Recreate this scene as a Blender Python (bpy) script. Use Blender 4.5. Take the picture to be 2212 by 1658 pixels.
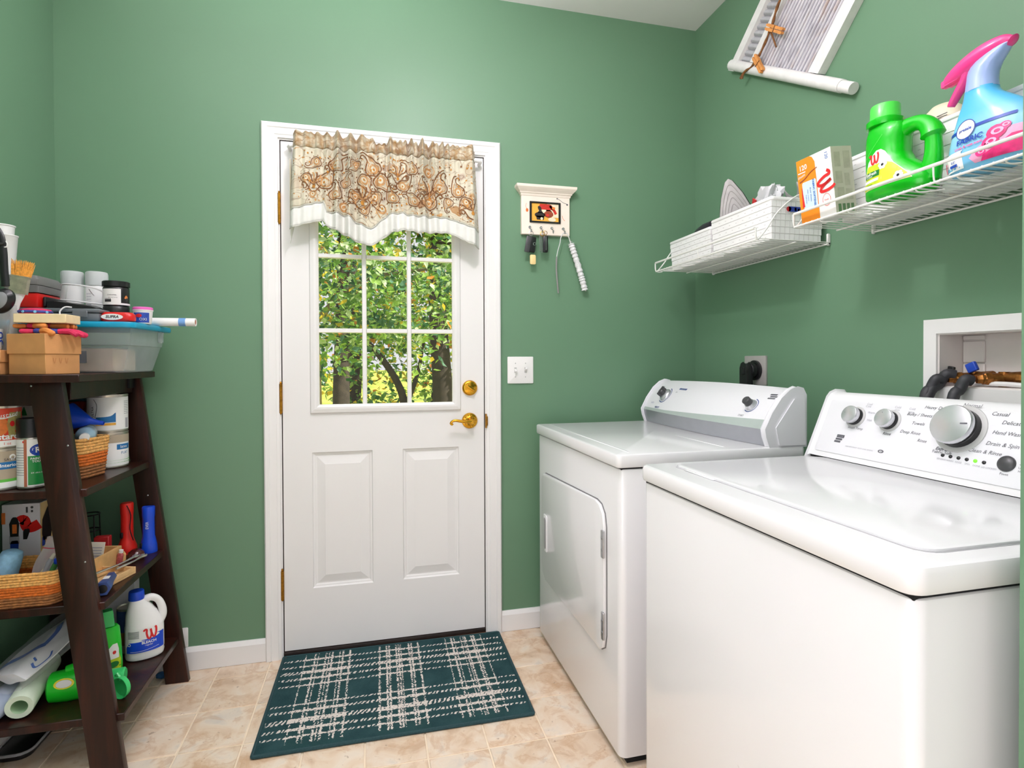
import bpy, bmesh, math, random
from mathutils import Vector, Matrix, Euler
random.seed(7)
SC = bpy.context.scene
for o in list(bpy.data.objects):
    bpy.data.objects.remove(o)
COL = SC.collection
PI = math.pi

# ------------------------------------------------------------------ camera
cam_d = bpy.data.cameras.new('camera')
cam = bpy.data.objects.new('camera', cam_d)
COL.objects.link(cam)
SC.camera = cam
cam_d.sensor_fit = 'HORIZONTAL'
cam_d.sensor_width = 36.0
cam_d.lens = 1198.498 * 36.0 / 2212.0
cam_d.shift_y = -34.178 / 2212.0
cam_d.clip_start = 0.02
_yaw, _pit, _rol = 0.2444, -0.0118, -0.0038
_f = Vector((math.sin(_yaw)*math.cos(_pit), math.cos(_yaw)*math.cos(_pit), math.sin(_pit)))
_r = Vector((math.cos(_yaw), -math.sin(_yaw), 0))
_u = _r.cross(_f)
_r2 = _r*math.cos(_rol) + _u*math.sin(_rol)
_u2 = -_r*math.sin(_rol) + _u*math.cos(_rol)
cam.matrix_world = Matrix(((_r2.x, _u2.x, -_f.x, -0.0688), (_r2.y, _u2.y, -_f.y, -2.3609),
                           (_r2.z, _u2.z, -_f.z, 1.1803), (0, 0, 0, 1)))

# ------------------------------------------------------------------ light
world = bpy.data.worlds.new('overcast_sky')
SC.world = world
world.use_nodes = True
_wn = world.node_tree.nodes
_bg = _wn['Background']
_bg.inputs['Color'].default_value = (0.96, 0.96, 1.0, 1)
_bg.inputs['Strength'].default_value = 0.95

def add_light(name, kind, loc, energy, color=(1, 1, 1), rot=None, **kw):
    d = bpy.data.lights.new(name, kind)
    d.energy = energy
    d.color = color
    for k, v in kw.items():
        setattr(d, k, v)
    o = bpy.data.objects.new(name, d)
    o.location = loc
    if rot:
        o.rotation_euler = rot
    COL.objects.link(o)
    return o

add_light('ceiling_lamp', 'POINT', (0.16, -1.14, 2.50), 29, (1, 0.93, 0.99), shadow_soft_size=0.06)
# the photographer's flash, bounced off the ceiling and the upper left wall
add_light('bounce_flash', 'SPOT', (-0.15, -2.0, 1.35), 670, (1, 0.915, 1.02), rot=(math.radians(180-15), math.radians(-4), 0),
          spot_size=math.radians(96), spot_blend=0.8, shadow_soft_size=0.08)
# added soft fill behind the camera to the left, brightens the appliance fronts
add_light('fill_light', 'AREA', (-2.5, -3.4, 1.3), 44, (1, 0.925, 1.02),
          rot=(math.radians(92), 0, math.radians(-42)), shape='RECTANGLE', size=2.4, size_y=2.2)
add_light('sun', 'SUN', (4, -3, 8), 9.0, (1, 0.95, 0.85), rot=(math.radians(16), math.radians(42), 0), angle=0.02)

SC.view_settings.view_transform = 'Standard'
SC.view_settings.look = 'None'
SC.view_settings.gamma = 1.0
SC.view_settings.use_curve_mapping = False
SC.view_settings.exposure = -0.12

# ------------------------------------------------------------------ materials
def lin(c):
    return c/12.92 if c <= 0.04045 else ((c+0.055)/1.055)**2.4

def srgb(r, g, b):
    return (lin(r/255), lin(g/255), lin(b/255), 1)

MATS = {}

class NT:
    """small helper around a node tree"""
    def __init__(self, m):
        self.t = m.node_tree
        self.n = self.t.nodes
        self.l = self.t.links
        self.bsdf = self.n['Principled BSDF']
        self._c = None
    def add(self, kind, **kw):
        nd = self.n.new(kind)
        for k, v in kw.items():
            if k.startswith('i_'):
                k = k[2:]
                if k.isdigit():
                    nd.inputs[int(k)].default_value = v
                else:
                    nd.inputs[k].default_value = v
            else:
                setattr(nd, k, v)
        return nd
    def link(self, a, b):
        self.l.new(a, b)
    def coord(self, which='Object'):
        if self._c is None:
            self._c = self.add('ShaderNodeTexCoord')
        return self._c.outputs[which]
    def mapping(self, scale=(1, 1, 1), rot=(0, 0, 0), which='Object', loc=(0, 0, 0)):
        mp = self.add('ShaderNodeMapping')
        mp.inputs['Scale'].default_value = scale
        mp.inputs['Rotation'].default_value = rot
        mp.inputs['Location'].default_value = loc
        self.link(self.coord(which), mp.inputs['Vector'])
        return mp.outputs[0]
    def noise(self, scale, detail=3, rough=0.5, vec=None, which='Object', dist=0.0):
        nd = self.add('ShaderNodeTexNoise')
        nd.inputs['Scale'].default_value = scale
        nd.inputs['Detail'].default_value = detail
        nd.inputs['Roughness'].default_value = rough
        nd.inputs['Distortion'].default_value = dist
        self.link(vec if vec is not None else self.coord(which), nd.inputs['Vector'])
        return nd.outputs['Fac']
    def ramp(self, fac, stops, interp='LINEAR'):
        nd = self.add('ShaderNodeValToRGB')
        cr = nd.color_ramp
        cr.interpolation = interp
        while len(cr.elements) < len(stops):
            cr.elements.new(0.5)
        for e, (p, c) in zip(cr.elements, sorted(stops, key=lambda s: s[0])):
            e.position = p
            e.color = c if not isinstance(c, (int, float)) else (c, c, c, 1)
        self.link(fac, nd.inputs['Fac'])
        return nd.outputs['Color']
    def mix(self, fac, a, b, mode='MIX'):
        nd = self.add('ShaderNodeMix', data_type='RGBA', blend_type=mode)
        for sock, v in ((nd.inputs[0], fac), (nd.inputs[6], a), (nd.inputs[7], b)):
            if hasattr(v, 'is_output'):
                self.link(v, sock)
            else:
                sock.default_value = v
        return nd.outputs[2]
    def math(self, op, a, b=0.0, c=None, clamp=False):
        nd = self.add('ShaderNodeMath', operation=op, use_clamp=clamp)
        for i, v in enumerate((a, b) if c is None else (a, b, c)):
            if hasattr(v, 'is_output'):
                self.link(v, nd.inputs[i])
            else:
                nd.inputs[i].default_value = v
        return nd.outputs[0]
    def bump(self, height, strength=0.2, dist=0.002):
        nd = self.add('ShaderNodeBump')
        nd.inputs['Strength'].default_value = strength
        nd.inputs['Distance'].default_value = dist
        self.link(height, nd.inputs['Height'])
        self.link(nd.outputs[0], self.bsdf.inputs['Normal'])
    def base(self, sock):
        self.link(sock, self.bsdf.inputs['Base Color'])

def mat(name, rgb=(200, 200, 200), rough=0.5, metal=0.0, vary=0.05, vscale=18.0, bump=0.0, bscale=150.0,
        coat=0.0, trans=0.0, alpha=1.0, spec=None, ior=None, sss=0.0):
    """principled material with a little procedural colour variation and relief"""
    if name in MATS:
        return MATS[name]
    m = bpy.data.materials.new(name)
    m.use_nodes = True
    t = NT(m)
    b = t.bsdf
    b.inputs['Roughness'].default_value = rough
    b.inputs['Metallic'].default_value = metal
    b.inputs['Coat Weight'].default_value = coat
    b.inputs['Transmission Weight'].default_value = trans
    b.inputs['Alpha'].default_value = alpha
    if spec is not None:
        b.inputs['Specular IOR Level'].default_value = spec
    if ior:
        b.inputs['IOR'].default_value = ior
    c = srgb(*rgb)
    b.inputs['Base Color'].default_value = c
    if vary > 0:
        f = t.noise(vscale, 3)
        lo = tuple(x*(1-vary) for x in c[:3]) + (1,)
        hi = tuple(min(1, x*(1+vary)) for x in c[:3]) + (1,)
        t.base(t.ramp(f, [(0.3, lo), (0.7, hi)]))
    if bump > 0:
        t.bump(t.noise(bscale, 2), bump, 0.001)
    MATS[name] = m
    return m

# ------------------------------------------------------------------ objects
WORLD = set()

def setp(o, label=None, cat=None, group=None, kind=None):
    if label: o['label'] = label
    if cat: o['category'] = cat
    if group: o['group'] = group
    if kind: o['kind'] = kind
    return o

def thing(name, label, cat, loc=(0, 0, 0), rotz=0.0, group=None, world=True, kind=None, rot=None):
    """an Empty at the base of a thing; world=True: its parts are given in room coordinates"""
    o = bpy.data.objects.new(name, None)
    o.empty_display_size = 0.05
    COL.objects.link(o)
    o.location = loc
    o.rotation_euler = rot if rot else (0, 0, rotz)
    setp(o, label, cat, group, kind)
    if world:
        WORLD.add(o.name)
    return o

class MB:
    """mesh builder: collects shapes and links them as ONE mesh object"""
    def __init__(self, *mats):
        self.v = []; self.f = []; self.mi = []; self.sm = []
        self.uv = {}
        self.mats = list(mats)
        self.cur = 0
        self.T = None
        self.smooth = False
    def use(self, i):
        self.cur = i
        return self
    def _add(self, verts, faces, smooth=None):
        n = len(self.v)
        T = self.T
        for p in verts:
            p = Vector(p)
            self.v.append(T @ p if T is not None else p)
        s = self.smooth if smooth is None else smooth
        for f in faces:
            self.f.append([n+i for i in f])
            self.mi.append(self.cur)
            self.sm.append(s)
        return n
    def box(self, x0, x1, y0, y1, z0, z1):
        v = [(x0, y0, z0), (x1, y0, z0), (x1, y1, z0), (x0, y1, z0), (x0, y0, z1), (x1, y0, z1), (x1, y1, z1), (x0, y1, z1)]
        self._add(v, [(0, 3, 2, 1), (4, 5, 6, 7), (0, 1, 5, 4), (1, 2, 6, 5), (2, 3, 7, 6), (3, 0, 4, 7)], False)
        return self
    def bm(self, bm, smooth=True):
        bm.verts.index_update()
        self._add([v.co.copy() for v in bm.verts], [[v.index for v in f.verts] for f in bm.faces], smooth)
        bm.free()
        return self
    def rbox(self, x0, x1, y0, y1, z0, z1, r=0.005, seg=2):
        b = bmesh.new()
        bmesh.ops.create_cube(b, size=1)
        for v in b.verts:
            v.co = Vector((x0+(v.co.x+.5)*(x1-x0), y0+(v.co.y+.5)*(y1-y0), z0+(v.co.z+.5)*(z1-z0)))
        bmesh.ops.bevel(b, geom=list(b.edges), offset=min(r, .49*min(abs(x1-x0), abs(y1-y0), abs(z1-z0))), segments=seg, profile=.5, affect='EDGES')
        return self.bm(b)
    def vbox(self, x0, x1, y0, y1, z0, z1, r=0.02, r2=0.003, seg=4):
        """box whose vertical edges have radius r and whose rims have radius r2"""
        pts = rrect(x0, x1, y0, y1, r, seg)
        return self.prism(pts, z0, z1, r2)
    def prism(self, poly, h0, h1, bev=0.0, M=None):
        """extrude a counter-clockwise (x, y) polygon from z=h0 to z=h1, rims chamfered by bev"""
        n = len(poly)
        c = Vector((sum(p[0] for p in poly)/n, sum(p[1] for p in poly)/n))
        rings = []
        if bev > 0:
            ins = inset(poly, bev)
            rings = [(ins, h0), (inset(poly, bev*.3), h0+bev*.3), (poly, h0+bev), (poly, h1-bev), (inset(poly, bev*.3), h1-bev*.3), (ins, h1)]
        else:
            rings = [(poly, h0), (poly, h1)]
        verts = []
        for pl, h in rings:
            for p in pl:
                q = Vector((p[0], p[1], h))
                verts.append(M @ q if M is not None else q)
        faces = []
        for k in range(len(rings)-1):
            for i in range(n):
                j = (i+1) % n
                faces.append((k*n+i, k*n+j, (k+1)*n+j, (k+1)*n+i))
        faces.append(tuple(reversed(range(n))))
        faces.append(tuple(range((len(rings)-1)*n, len(rings)*n)))
        self._add(verts, faces, bev > 0)
        return self
    def loft(self, rings, caps=True, closed=True, smooth=True):
        n = len(rings[0])
        verts = [p for r in rings for p in r]
        faces = []
        for k in range(len(rings)-1):
            for i in range(n if closed else n-1):
                j = (i+1) % n
                faces.append((k*n+i, k*n+j, (k+1)*n+j, (k+1)*n+i))
        if caps:
            faces.append(tuple(reversed(range(n))))
            faces.append(tuple(range((len(rings)-1)*n, len(rings)*n)))
        self._add(verts, faces, smooth)
        return self
    def lathe(self, prof, n=24, c=(0, 0, 0), M=None, caps=True, sx=1.0, sy=1.0):
        rings = []
        for r, z in prof:
            ring = []
            for i in range(n):
                a = 2*PI*i/n
                p = Vector((r*sx*math.cos(a), r*sy*math.sin(a), z))
                if M is not None:
                    p = M @ p
                ring.append(p + Vector(c))
            rings.append(ring)
        return self.loft(rings, caps)
    def tube(self, pts, r, n=8, closed=False, flat=None, caps=True):
        pts = [Vector(p) for p in pts]
        m = len(pts)
        rr = r if isinstance(r, (list, tuple)) else [r]*m
        rings = []
        up = None
        for i in range(m):
            if closed:
                d = pts[(i+1) % m]-pts[i-1]
            else:
                d = pts[min(i+1, m-1)]-pts[max(i-1, 0)]
            d.normalize()
            if up is None:
                up = Vector((0, 0, 1)) if abs(d.z) < .9 else Vector((0, 1, 0))
            s = d.cross(up)
            if s.length < 1e-6:
                s = d.cross(Vector((1, 0, 0)))
            s.normalize()
            up = s.cross(d).normalized()
            ring = []
            for k in range(n):
                a = 2*PI*k/n
                ring.append(pts[i]+s*(rr[i]*math.cos(a))+up*(rr[i]*(flat or 1.0)*math.sin(a)))
            rings.append(ring)
        if closed:
            rings.append(rings[0])
        return self.loft(rings, caps and not closed)
    def grid(self, fn, nu, nv, uv=False, smooth=True, wrap=False):
        verts = []; 
        base = len(self.v)
        for j in range(nv+1):
            for i in range(nu+1):
                verts.append(fn(i/nu, j/nv))
                if uv:
                    self.uv[base+len(verts)-1] = (i/nu, j/nv)
        faces = [(j*(nu+1)+i, j*(nu+1)+i+1, (j+1)*(nu+1)+i+1, (j+1)*(nu+1)+i) for j in range(nv) for i in range(nu)]
        self._add(verts, faces, smooth)
        return self
    # flat print laid on a surface: fn maps (u, v) to a point just proud of the surface
    def dec_rect(self, fn, u0, u1, v0, v1, nu=6, nv=6):
        return self.grid(lambda a, b: fn(u0+(u1-u0)*a, v0+(v1-v0)*b), nu, nv)
    def dec_poly(self, fn, rows, nu=8):
        """rows: list of (v, ul, ur)"""
        verts = []
        for v, l, r in rows:
            for i in range(nu+1):
                verts.append(fn(l+(r-l)*i/nu, v))
        faces = [(j*(nu+1)+i, j*(nu+1)+i+1, (j+1)*(nu+1)+i+1, (j+1)*(nu+1)+i) for j in range(len(rows)-1) for i in range(nu)]
        self._add(verts, faces, True)
        return self
    def dec_disc(self, fn, cu, cv, ru, rv=None, n=20, r0=0.0, a0=0.0, a1=2*PI):
        rv = rv or ru
        verts = []; faces = []
        for j in range(n+1):
            a = a0+(a1-a0)*j/n
            for q in (r0, (1+r0)/2, 1.0):
                verts.append(fn(cu+ru*q*math.cos(a), cv+rv*q*math.sin(a)))
        for j in range(n):
            for q in range(2):
                faces.append((j*3+q, j*3+q+1, j*3+q+4, j*3+q+3))
        self._add(verts, faces, True)
        return self
    def dec_stroke(self, fn, pts, w):
        """a brush stroke along 2D points, w width (number or list)"""
        pts = smooth2(pts)
        m = len(pts)
        verts = []
        for i in range(m):
            a = pts[max(i-1, 0)]; b = pts[min(i+1, m-1)]
            dx, dy = b[0]-a[0], b[1]-a[1]
            L = math.hypot(dx, dy) or 1
            ww = w if not isinstance(w, (list, tuple)) else w[0]+(w[1]-w[0])*i/(m-1)
            verts.append(fn(pts[i][0]-dy/L*ww/2, pts[i][1]+dx/L*ww/2))
            verts.append(fn(pts[i][0]+dy/L*ww/2, pts[i][1]-dx/L*ww/2))
        self._add(verts, [(2*i, 2*i+1, 2*i+3, 2*i+2) for i in range(m-1)], True)
        return self
    def dec_text(self, fn, s, size, cu=0.0, cv=0.0, sx=1.0, shear=0.0, rot=0.0, align='CENTER', bold=0.0):
        vs, fs = text_mesh(s, align, shear, bold)
        c, sn = math.cos(rot), math.sin(rot)
        pts = []
        for x, y in vs:
            x *= size*sx; y *= size
            pts.append(fn(cu+x*c-y*sn, cv+x*sn+y*c))
        self._add(pts, fs, True)
        return self
    def build(self, name, parent=None, label=None, kind=None, cat=None, group=None, solid=None, sub=0, origin=None):
        me = bpy.data.meshes.new(name)
        off = Vector(origin) if origin is not None else Vector((0, 0, 0))
        me.from_pydata([tuple(p-off) for p in self.v], [], self.f)
        for mt in self.mats:
            me.materials.append(mt)
        me.polygons.foreach_set('material_index', self.mi)
        me.polygons.foreach_set('use_smooth', self.sm)
        if self.uv:
            ul = me.uv_layers.new(name='UVMap')
            for lp in me.loops:
                ul.data[lp.index].uv = self.uv.get(lp.vertex_index, (0, 0))
        me.update()
        if any(self.sm):
            try:
                me.set_sharp_from_angle(angle=math.radians(40))
            except Exception:
                pass
        o = bpy.data.objects.new(name, me)
        COL.objects.link(o)
        if origin is not None:
            o.location = off
        setp(o, label, cat, group, kind)
        if parent is not None:
            o.parent = parent
            if parent.name in WORLD:
                o.matrix_parent_inverse = parent.matrix_basis.inverted()
        if solid:
            md = o.modifiers.new('thickness', 'SOLIDIFY')
            md.thickness = solid
            md.offset = 0
        if sub:
            md = o.modifiers.new('smooth', 'SUBSURF')
            md.levels = md.render_levels = sub
        return o

_TX = {}
def text_mesh(s, align='CENTER', shear=0.0, bold=0.0):
    key = (s, align, shear, bold)
    if key in _TX:
        return _TX[key]
    cu = bpy.data.curves.new('lettering', 'FONT')
    cu.body = s
    cu.align_x = align
    cu.align_y = 'CENTER'
    cu.size = 1.0
    cu.shear = shear
    cu.offset = bold
    cu.resolution_u = 2
    cu.fill_mode = 'FRONT'
    ob = bpy.data.objects.new('lettering', cu)
    me = bpy.data.meshes.new_from_object(ob)
    vs = [(v.co.x, v.co.y) for v in me.vertices]
    fs = [list(p.vertices) for p in me.polygons]
    bpy.data.objects.remove(ob)
    bpy.data.meshes.remove(me)
    _TX[key] = (vs, fs)
    return vs, fs

def smooth2(pts, n=6):
    """Catmull-Rom through 2D or 3D points"""
    P = [Vector(p) for p in pts]
    if len(P) < 3:
        return P
    out = []
    for i in range(len(P)-1):
        p0 = P[max(i-1, 0)]; p1 = P[i]; p2 = P[i+1]; p3 = P[min(i+2, len(P)-1)]
        for k in range(n):
            t = k/n
            out.append(0.5*((2*p1)+(p2-p0)*t+(2*p0-5*p1+4*p2-p3)*t*t+(3*p1-p0-3*p2+p3)*t**3))
    out.append(P[-1])
    return out

def rrect(x0, x1, y0, y1, r, seg=4):
    r = min(r, abs(x1-x0)/2-1e-5, abs(y1-y0)/2-1e-5)
    pts = []
    for cx, cy, a0 in ((x1-r, y0+r, -PI/2), (x1-r, y1-r, 0), (x0+r, y1-r, PI/2), (x0+r, y0+r, PI)):
        for k in range(seg+1):
            a = a0+PI/2*k/seg
            pts.append((cx+r*math.cos(a), cy+r*math.sin(a)))
    return pts

def inset(poly, d):
    n = len(poly)
    out = []
    for i in range(n):
        a = Vector(poly[i-1][:2]); b = Vector(poly[i][:2]); c = Vector(poly[(i+1) % n][:2])
        e1 = (b-a); e2 = (c-b)
        if e1.length < 1e-9 or e2.length < 1e-9:
            out.append(tuple(b)); continue
        e1.normalize(); e2.normalize()
        n1 = Vector((-e1.y, e1.x)); n2 = Vector((-e2.y, e2.x))
        nn = n1+n2
        if nn.length < 1e-6:
            out.append(tuple(b)); continue
        nn.normalize()
        k = d/max(0.35, nn.dot(n1))
        out.append((b.x+nn.x*k, b.y+nn.y*k))
    return out

def plane(o, u, v, off=0.0004):
    """fn(u, v) on a flat face with origin o and unit-less axes u, v"""
    o = Vector(o); u = Vector(u).normalized(); v = Vector(v).normalized()
    nrm = u.cross(v).normalized()*off
    return lambda a, b: o+u*a+v*b+nrm

def cylf(r, zc=0.0, off=0.0005, a0=-PI/2, c=(0, 0)):
    """fn(u, v) wrapped on a vertical cylinder (or cone: r may be a function of z); u is arc length"""
    def fn(u, v):
        rr = (r(v) if callable(r) else r)
        a = a0+u/rr
        return Vector((c[0]+(rr+off)*math.cos(a), c[1]+(rr+off)*math.sin(a), zc+v))
    return fn

class Bottle:
    """flattened bottle: sections (z, half width, half depth, x centre) blended as superellipses"""
    def __init__(self, secs, e=2.6):
        self.s = secs; self.e = e
    def at(self, z):
        s = self.s
        if z <= s[0][0]: return s[0][1:]
        for a, b in zip(s, s[1:]):
            if z <= b[0]:
                t = (z-a[0])/max(1e-9, b[0]-a[0])
                return tuple(a[i]+(b[i]-a[i])*t for i in (1, 2, 3))
        return s[-1][1:]
    def rings(self, n=36):
        R = []
        for z, w, d, cx in self.s:
            ring = []
            for k in range(n):
                a = 2*PI*k/n
                c, s = math.cos(a), math.sin(a)
                q = 2.0/self.e
                ring.append(Vector((cx+w*math.copysign(abs(c)**q, c), d*math.copysign(abs(s)**q, s), z)))
            R.append(ring)
        return R
    def front(self, off=0.0006, side=-1):
        def fn(u, v):
            w, d, cx = self.at(v)
            t = min(0.999, abs((u-cx)/w))
            y = d*(1-t**self.e)**(1/self.e)
            return Vector((u+ (off if u > cx else -off)*t**3, side*(y+off), v))
        return fn

def axis_to(p, q):
    """matrix taking +z at the origin to the segment p->q"""
    p = Vector(p); d = Vector(q)-p
    return Matrix.Translation(p) @ d.to_track_quat('Z', 'Y').to_matrix().to_4x4()

W_STROKES = [[(-.5, .34), (-.36, .46), (-.24, .40), (-.28, .05), (-.22, -.36), (-.08, -.44), (.06, -.2), (.10, .18), (.07, .40), (.10, .02), (.18, -.34), (.32, -.40), (.46, -.05), (.50, .36), (.44, .52)]]
def script_w(mb, fn, cu, cv, size, rot=0.0, w=0.10):
    c, s = math.cos(rot), math.sin(rot)
    for st in W_STROKES:
        mb.dec_stroke(fn, [(cu+(x*c-y*s)*size, cv+(x*s+y*c)*size) for x, y in st], w*size)
# ------------------------------------------------------------------ setting
XR, XL, H = 1.4243, -1.1861, 2.745

def m_wall():
    m = mat('green_wall_paint', (103, 139, 110), 0.42, vary=0.0, spec=0.4)
    t = NT(m)
    f = t.noise(1.3, 3)
    c = srgb(103, 139, 110)
    t.base(t.ramp(f, [(0.3, tuple(x*.97 for x in c[:3])+(1,)), (0.7, tuple(x*1.03 for x in c[:3])+(1,))]))
    t.bump(t.noise(260, 2), 0.06, 0.001)
    return m
M_WALL = m_wall()
M_WHITE = mat('white_semigloss_paint', (236, 235, 233), 0.35, vary=0.012, vscale=3, spec=0.4)
M_DOOR = mat('white_door_paint', (232, 231, 229), 0.38, vary=0.012, vscale=2.5, spec=0.4)
M_CEIL = mat('white_ceiling_paint', (233, 232, 231), 0.8, vary=0.01, vscale=3, bump=0.05, bscale=200)
M_BRASS = mat('polished_brass', (214, 160, 52), 0.2, metal=1.0, vary=0.12, vscale=60)
M_DBRASS = mat('dull_brass', (170, 120, 44), 0.36, metal=1.0, vary=0.25, vscale=120)
M_BLACK = mat('black_plastic', (22, 22, 24), 0.35, vary=0.1)
M_DARKW = mat('dark_threshold', (38, 28, 24), 0.5, vary=0.2, vscale=40)
M_STEEL = mat('steel', (190, 190, 192), 0.28, metal=1.0, vary=0.08, vscale=60)

def m_glass(name='window_glass', tint=(1, 1, 1, 1), refl=0.9):
    m = bpy.data.materials.new(name)
    m.use_nodes = True
    nt = m.node_tree
    nt.nodes.clear()
    out = nt.nodes.new('ShaderNodeOutputMaterial')
    tr = nt.nodes.new('ShaderNodeBsdfTransparent')
    gl = nt.nodes.new('ShaderNodeBsdfGlossy')
    gl.inputs['Roughness'].default_value = 0.02
    tr.inputs['Color'].default_value = tint
    fr = nt.nodes.new('ShaderNodeFresnel')
    fr.inputs['IOR'].default_value = 1.45
    ml = nt.nodes.new('ShaderNodeMath'); ml.operation = 'MULTIPLY'; ml.inputs[1].default_value = refl
    mx = nt.nodes.new('ShaderNodeMixShader')
    nt.links.new(fr.outputs[0], ml.inputs[0])
    nt.links.new(ml.outputs[0], mx.inputs[0])
    nt.links.new(tr.outputs[0], mx.inputs[1])
    nt.links.new(gl.outputs[0], mx.inputs[2])
    nt.links.new(mx.outputs[0], out.inputs['Surface'])
    return m
M_GLASS = m_glass()

def m_clear(name, rgb, opacity, rough=0.15):
    """clear or milky plastic: part see-through, part cloudy"""
    m = mat(name, rgb, rough, vary=0.05)
    m = bpy.data.materials[m.name]
    nt = m.node_tree
    b = nt.nodes['Principled BSDF']
    out = [n for n in nt.nodes if n.type == 'OUTPUT_MATERIAL'][0]
    tr = nt.nodes.new('ShaderNodeBsdfTransparent')
    lw = nt.nodes.new('ShaderNodeLayerWeight'); lw.inputs[0].default_value = 0.35
    mp = nt.nodes.new('ShaderNodeMapRange')
    mp.inputs[1].default_value = 0; mp.inputs[2].default_value = 1
    mp.inputs[3].default_value = opacity; mp.inputs[4].default_value = min(1, opacity+.4)
    mx = nt.nodes.new('ShaderNodeMixShader')
    nt.links.new(lw.outputs['Facing'], mp.inputs[0])
    nt.links.new(mp.outputs[0], mx.inputs[0])
    nt.links.new(tr.outputs[0], mx.inputs[1])
    nt.links.new(b.outputs[0], mx.inputs[2])
    nt.links.new(mx.outputs[0], out.inputs['Surface'])
    return m

def m_tile():
    m = bpy.data.materials.new('beige_stone_tile')
    m.use_nodes = True
    t = NT(m)
    oi = t.add('ShaderNodeObjectInfo')
    sh = t.add('ShaderNodeVectorMath', operation='ADD')
    cm = t.add('ShaderNodeCombineXYZ')
    k = t.math('MULTIPLY', oi.outputs['Random'], 37.0)
    t.link(k, cm.inputs[0]); t.link(k, cm.inputs[2])
    t.link(t.coord('Object'), sh.inputs[0]); t.link(cm.outputs[0], sh.inputs[1])
    v = sh.outputs[0]
    big = t.noise(9, 4, .55, vec=v, dist=.8)
    base = t.ramp(big, [(.30, srgb(206, 176, 146)), (.45, srgb(226, 203, 177)), (.6, srgb(232, 216, 196)), (.75, srgb(213, 203, 190))])
    vein = t.noise(11, 6, .65, vec=v, dist=.9)
    vm = t.ramp(vein, [(.52, 0), (.60, .45), (.66, .1), (.75, .5)])
    col = t.mix(vm, base, srgb(196, 152, 108))
    spk = t.ramp(t.noise(55, 2, .5, vec=v), [(.70, 0), (.76, .55)])
    col = t.mix(spk, col, srgb(150, 118, 92))
    hs = t.add('ShaderNodeHueSaturation')
    t.link(col, hs.inputs['Color'])
    t.link(t.math('ADD', t.math('MULTIPLY', oi.outputs['Random'], .08), .96), hs.inputs['Value'])
    t.base(hs.outputs[0])
    t.bsdf.inputs['Roughness'].default_value = .38
    t.bump(t.noise(40, 3, vec=v), .08, .001)
    return m
M_TILE = m_tile()
M_GROUT = mat('cream_grout', (240, 222, 196), 0.7, vary=0.06, vscale=30)

# floor and its tiles
fl = MB(M_GROUT)
fl.box(XL-.02, XR+.02, -1.95, .16, -.06, -.0025); fl.box(-3.2, XR+.02, -3.6, -1.95, -.06, -.0025)
floor = fl.build('floor', kind='structure')
xs = [.45+.184*k for k in range(-9, 7)]
ys = [-.093-.2055*k for k in range(-1, 10)]
_tile_cache = {}
for i in range(len(xs)-1):
    for j in range(len(ys)-1):
        x0, x1 = max(xs[i]+.0028, XL+.004), min(xs[i+1]-.0028, XR-.004)
        y1, y0 = min(ys[j]-.0028, -.004), max(ys[j+1]+.0028, -1.95)
        if x1-x0 < .01 or y1-y0 < .01:
            continue
        key = (round(x1-x0, 4), round(y1-y0, 4))
        if key not in _tile_cache:
            b = MB(M_TILE)
            b.rbox(-key[0]/2, key[0]/2, -key[1]/2, key[1]/2, -.008, 0, .0015, 1)
            o = b.build('tile', floor)
            _tile_cache[key] = o
        else:
            o = _tile_cache[key].copy()
            COL.objects.link(o)
            o.parent = floor
        o.location = ((x0+x1)/2, (y0+y1)/2, 0)

# walls (each a slab with its openings left out)
DX0, DX1, DZ = -.440, .413, 2.078       # rough opening of the door
w = MB(M_WALL)
w.box(XL-.14, DX0, 0, .14, -.06, H); w.box(DX1, XR+.14, 0, .14, -.06, H); w.box(DX0, DX1, 0, .14, DZ, H)
w.build('wall_back', kind='structure')
w = MB(M_WALL)
w.box(XL-.14, XL, -1.95, 0, -.06, H)
w.build('wall_left', kind='structure')
BY0, BY1, BZ0, BZ1 = -1.46, -1.175, 1.107, 1.252     # washer valve box recess
w = MB(M_WALL)
w.box(XR, XR+.14, -3.4, BY0, -.06, H); w.box(XR, XR+.14, BY1, 0, -.06, H)
w.box(XR, XR+.14, BY0, BY1, -.06, BZ0); w.box(XR, XR+.14, BY0, BY1, BZ1, H)
w.build('wall_right', kind='structure')
w = MB(M_WALL)
w.box(.735, XR, -1.95, -1.83, -.0025, H)
w.box(XL, .735, -1.95, -1.83, 2.45, H)
w.build('wall_front', kind='structure')
w = MB(M_CEIL)
w.box(XL-.14, XR+.14, -1.95, .14, H, H+.1); w.box(-3.2, XR+.14, -3.6, -1.95, H, H+.1)
w.build('ceiling', kind='structure')

def baseboard(name, x0, x1, y0, y1, axis):
    b = MB(M_WHITE)
    prof = [(0, .001), (.0125, .001), (.0125, .072), (.009, .080), (.005, .089), (0, .089)]
    if axis == 'x':
        b.loft([[Vector((x, -d, z)) for d, z in prof] for x in (x0, x1)], smooth=False)
    else:
        s = 1 if axis == 'l' else -1
        b.loft([[Vector((x0+s*d, y, z)) for d, z in prof] for y in (y0, y1)], smooth=False)
    return b.build(name, kind='structure')
baseboard('baseboard_back', XL+.0126, -.4895, 0, 0, 'x')
baseboard('baseboard_right', .4675, XR-.001, 0, 0, 'x')
baseboard('baseboard_left', XL, 0, -1.83, -.001, 'l')

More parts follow.
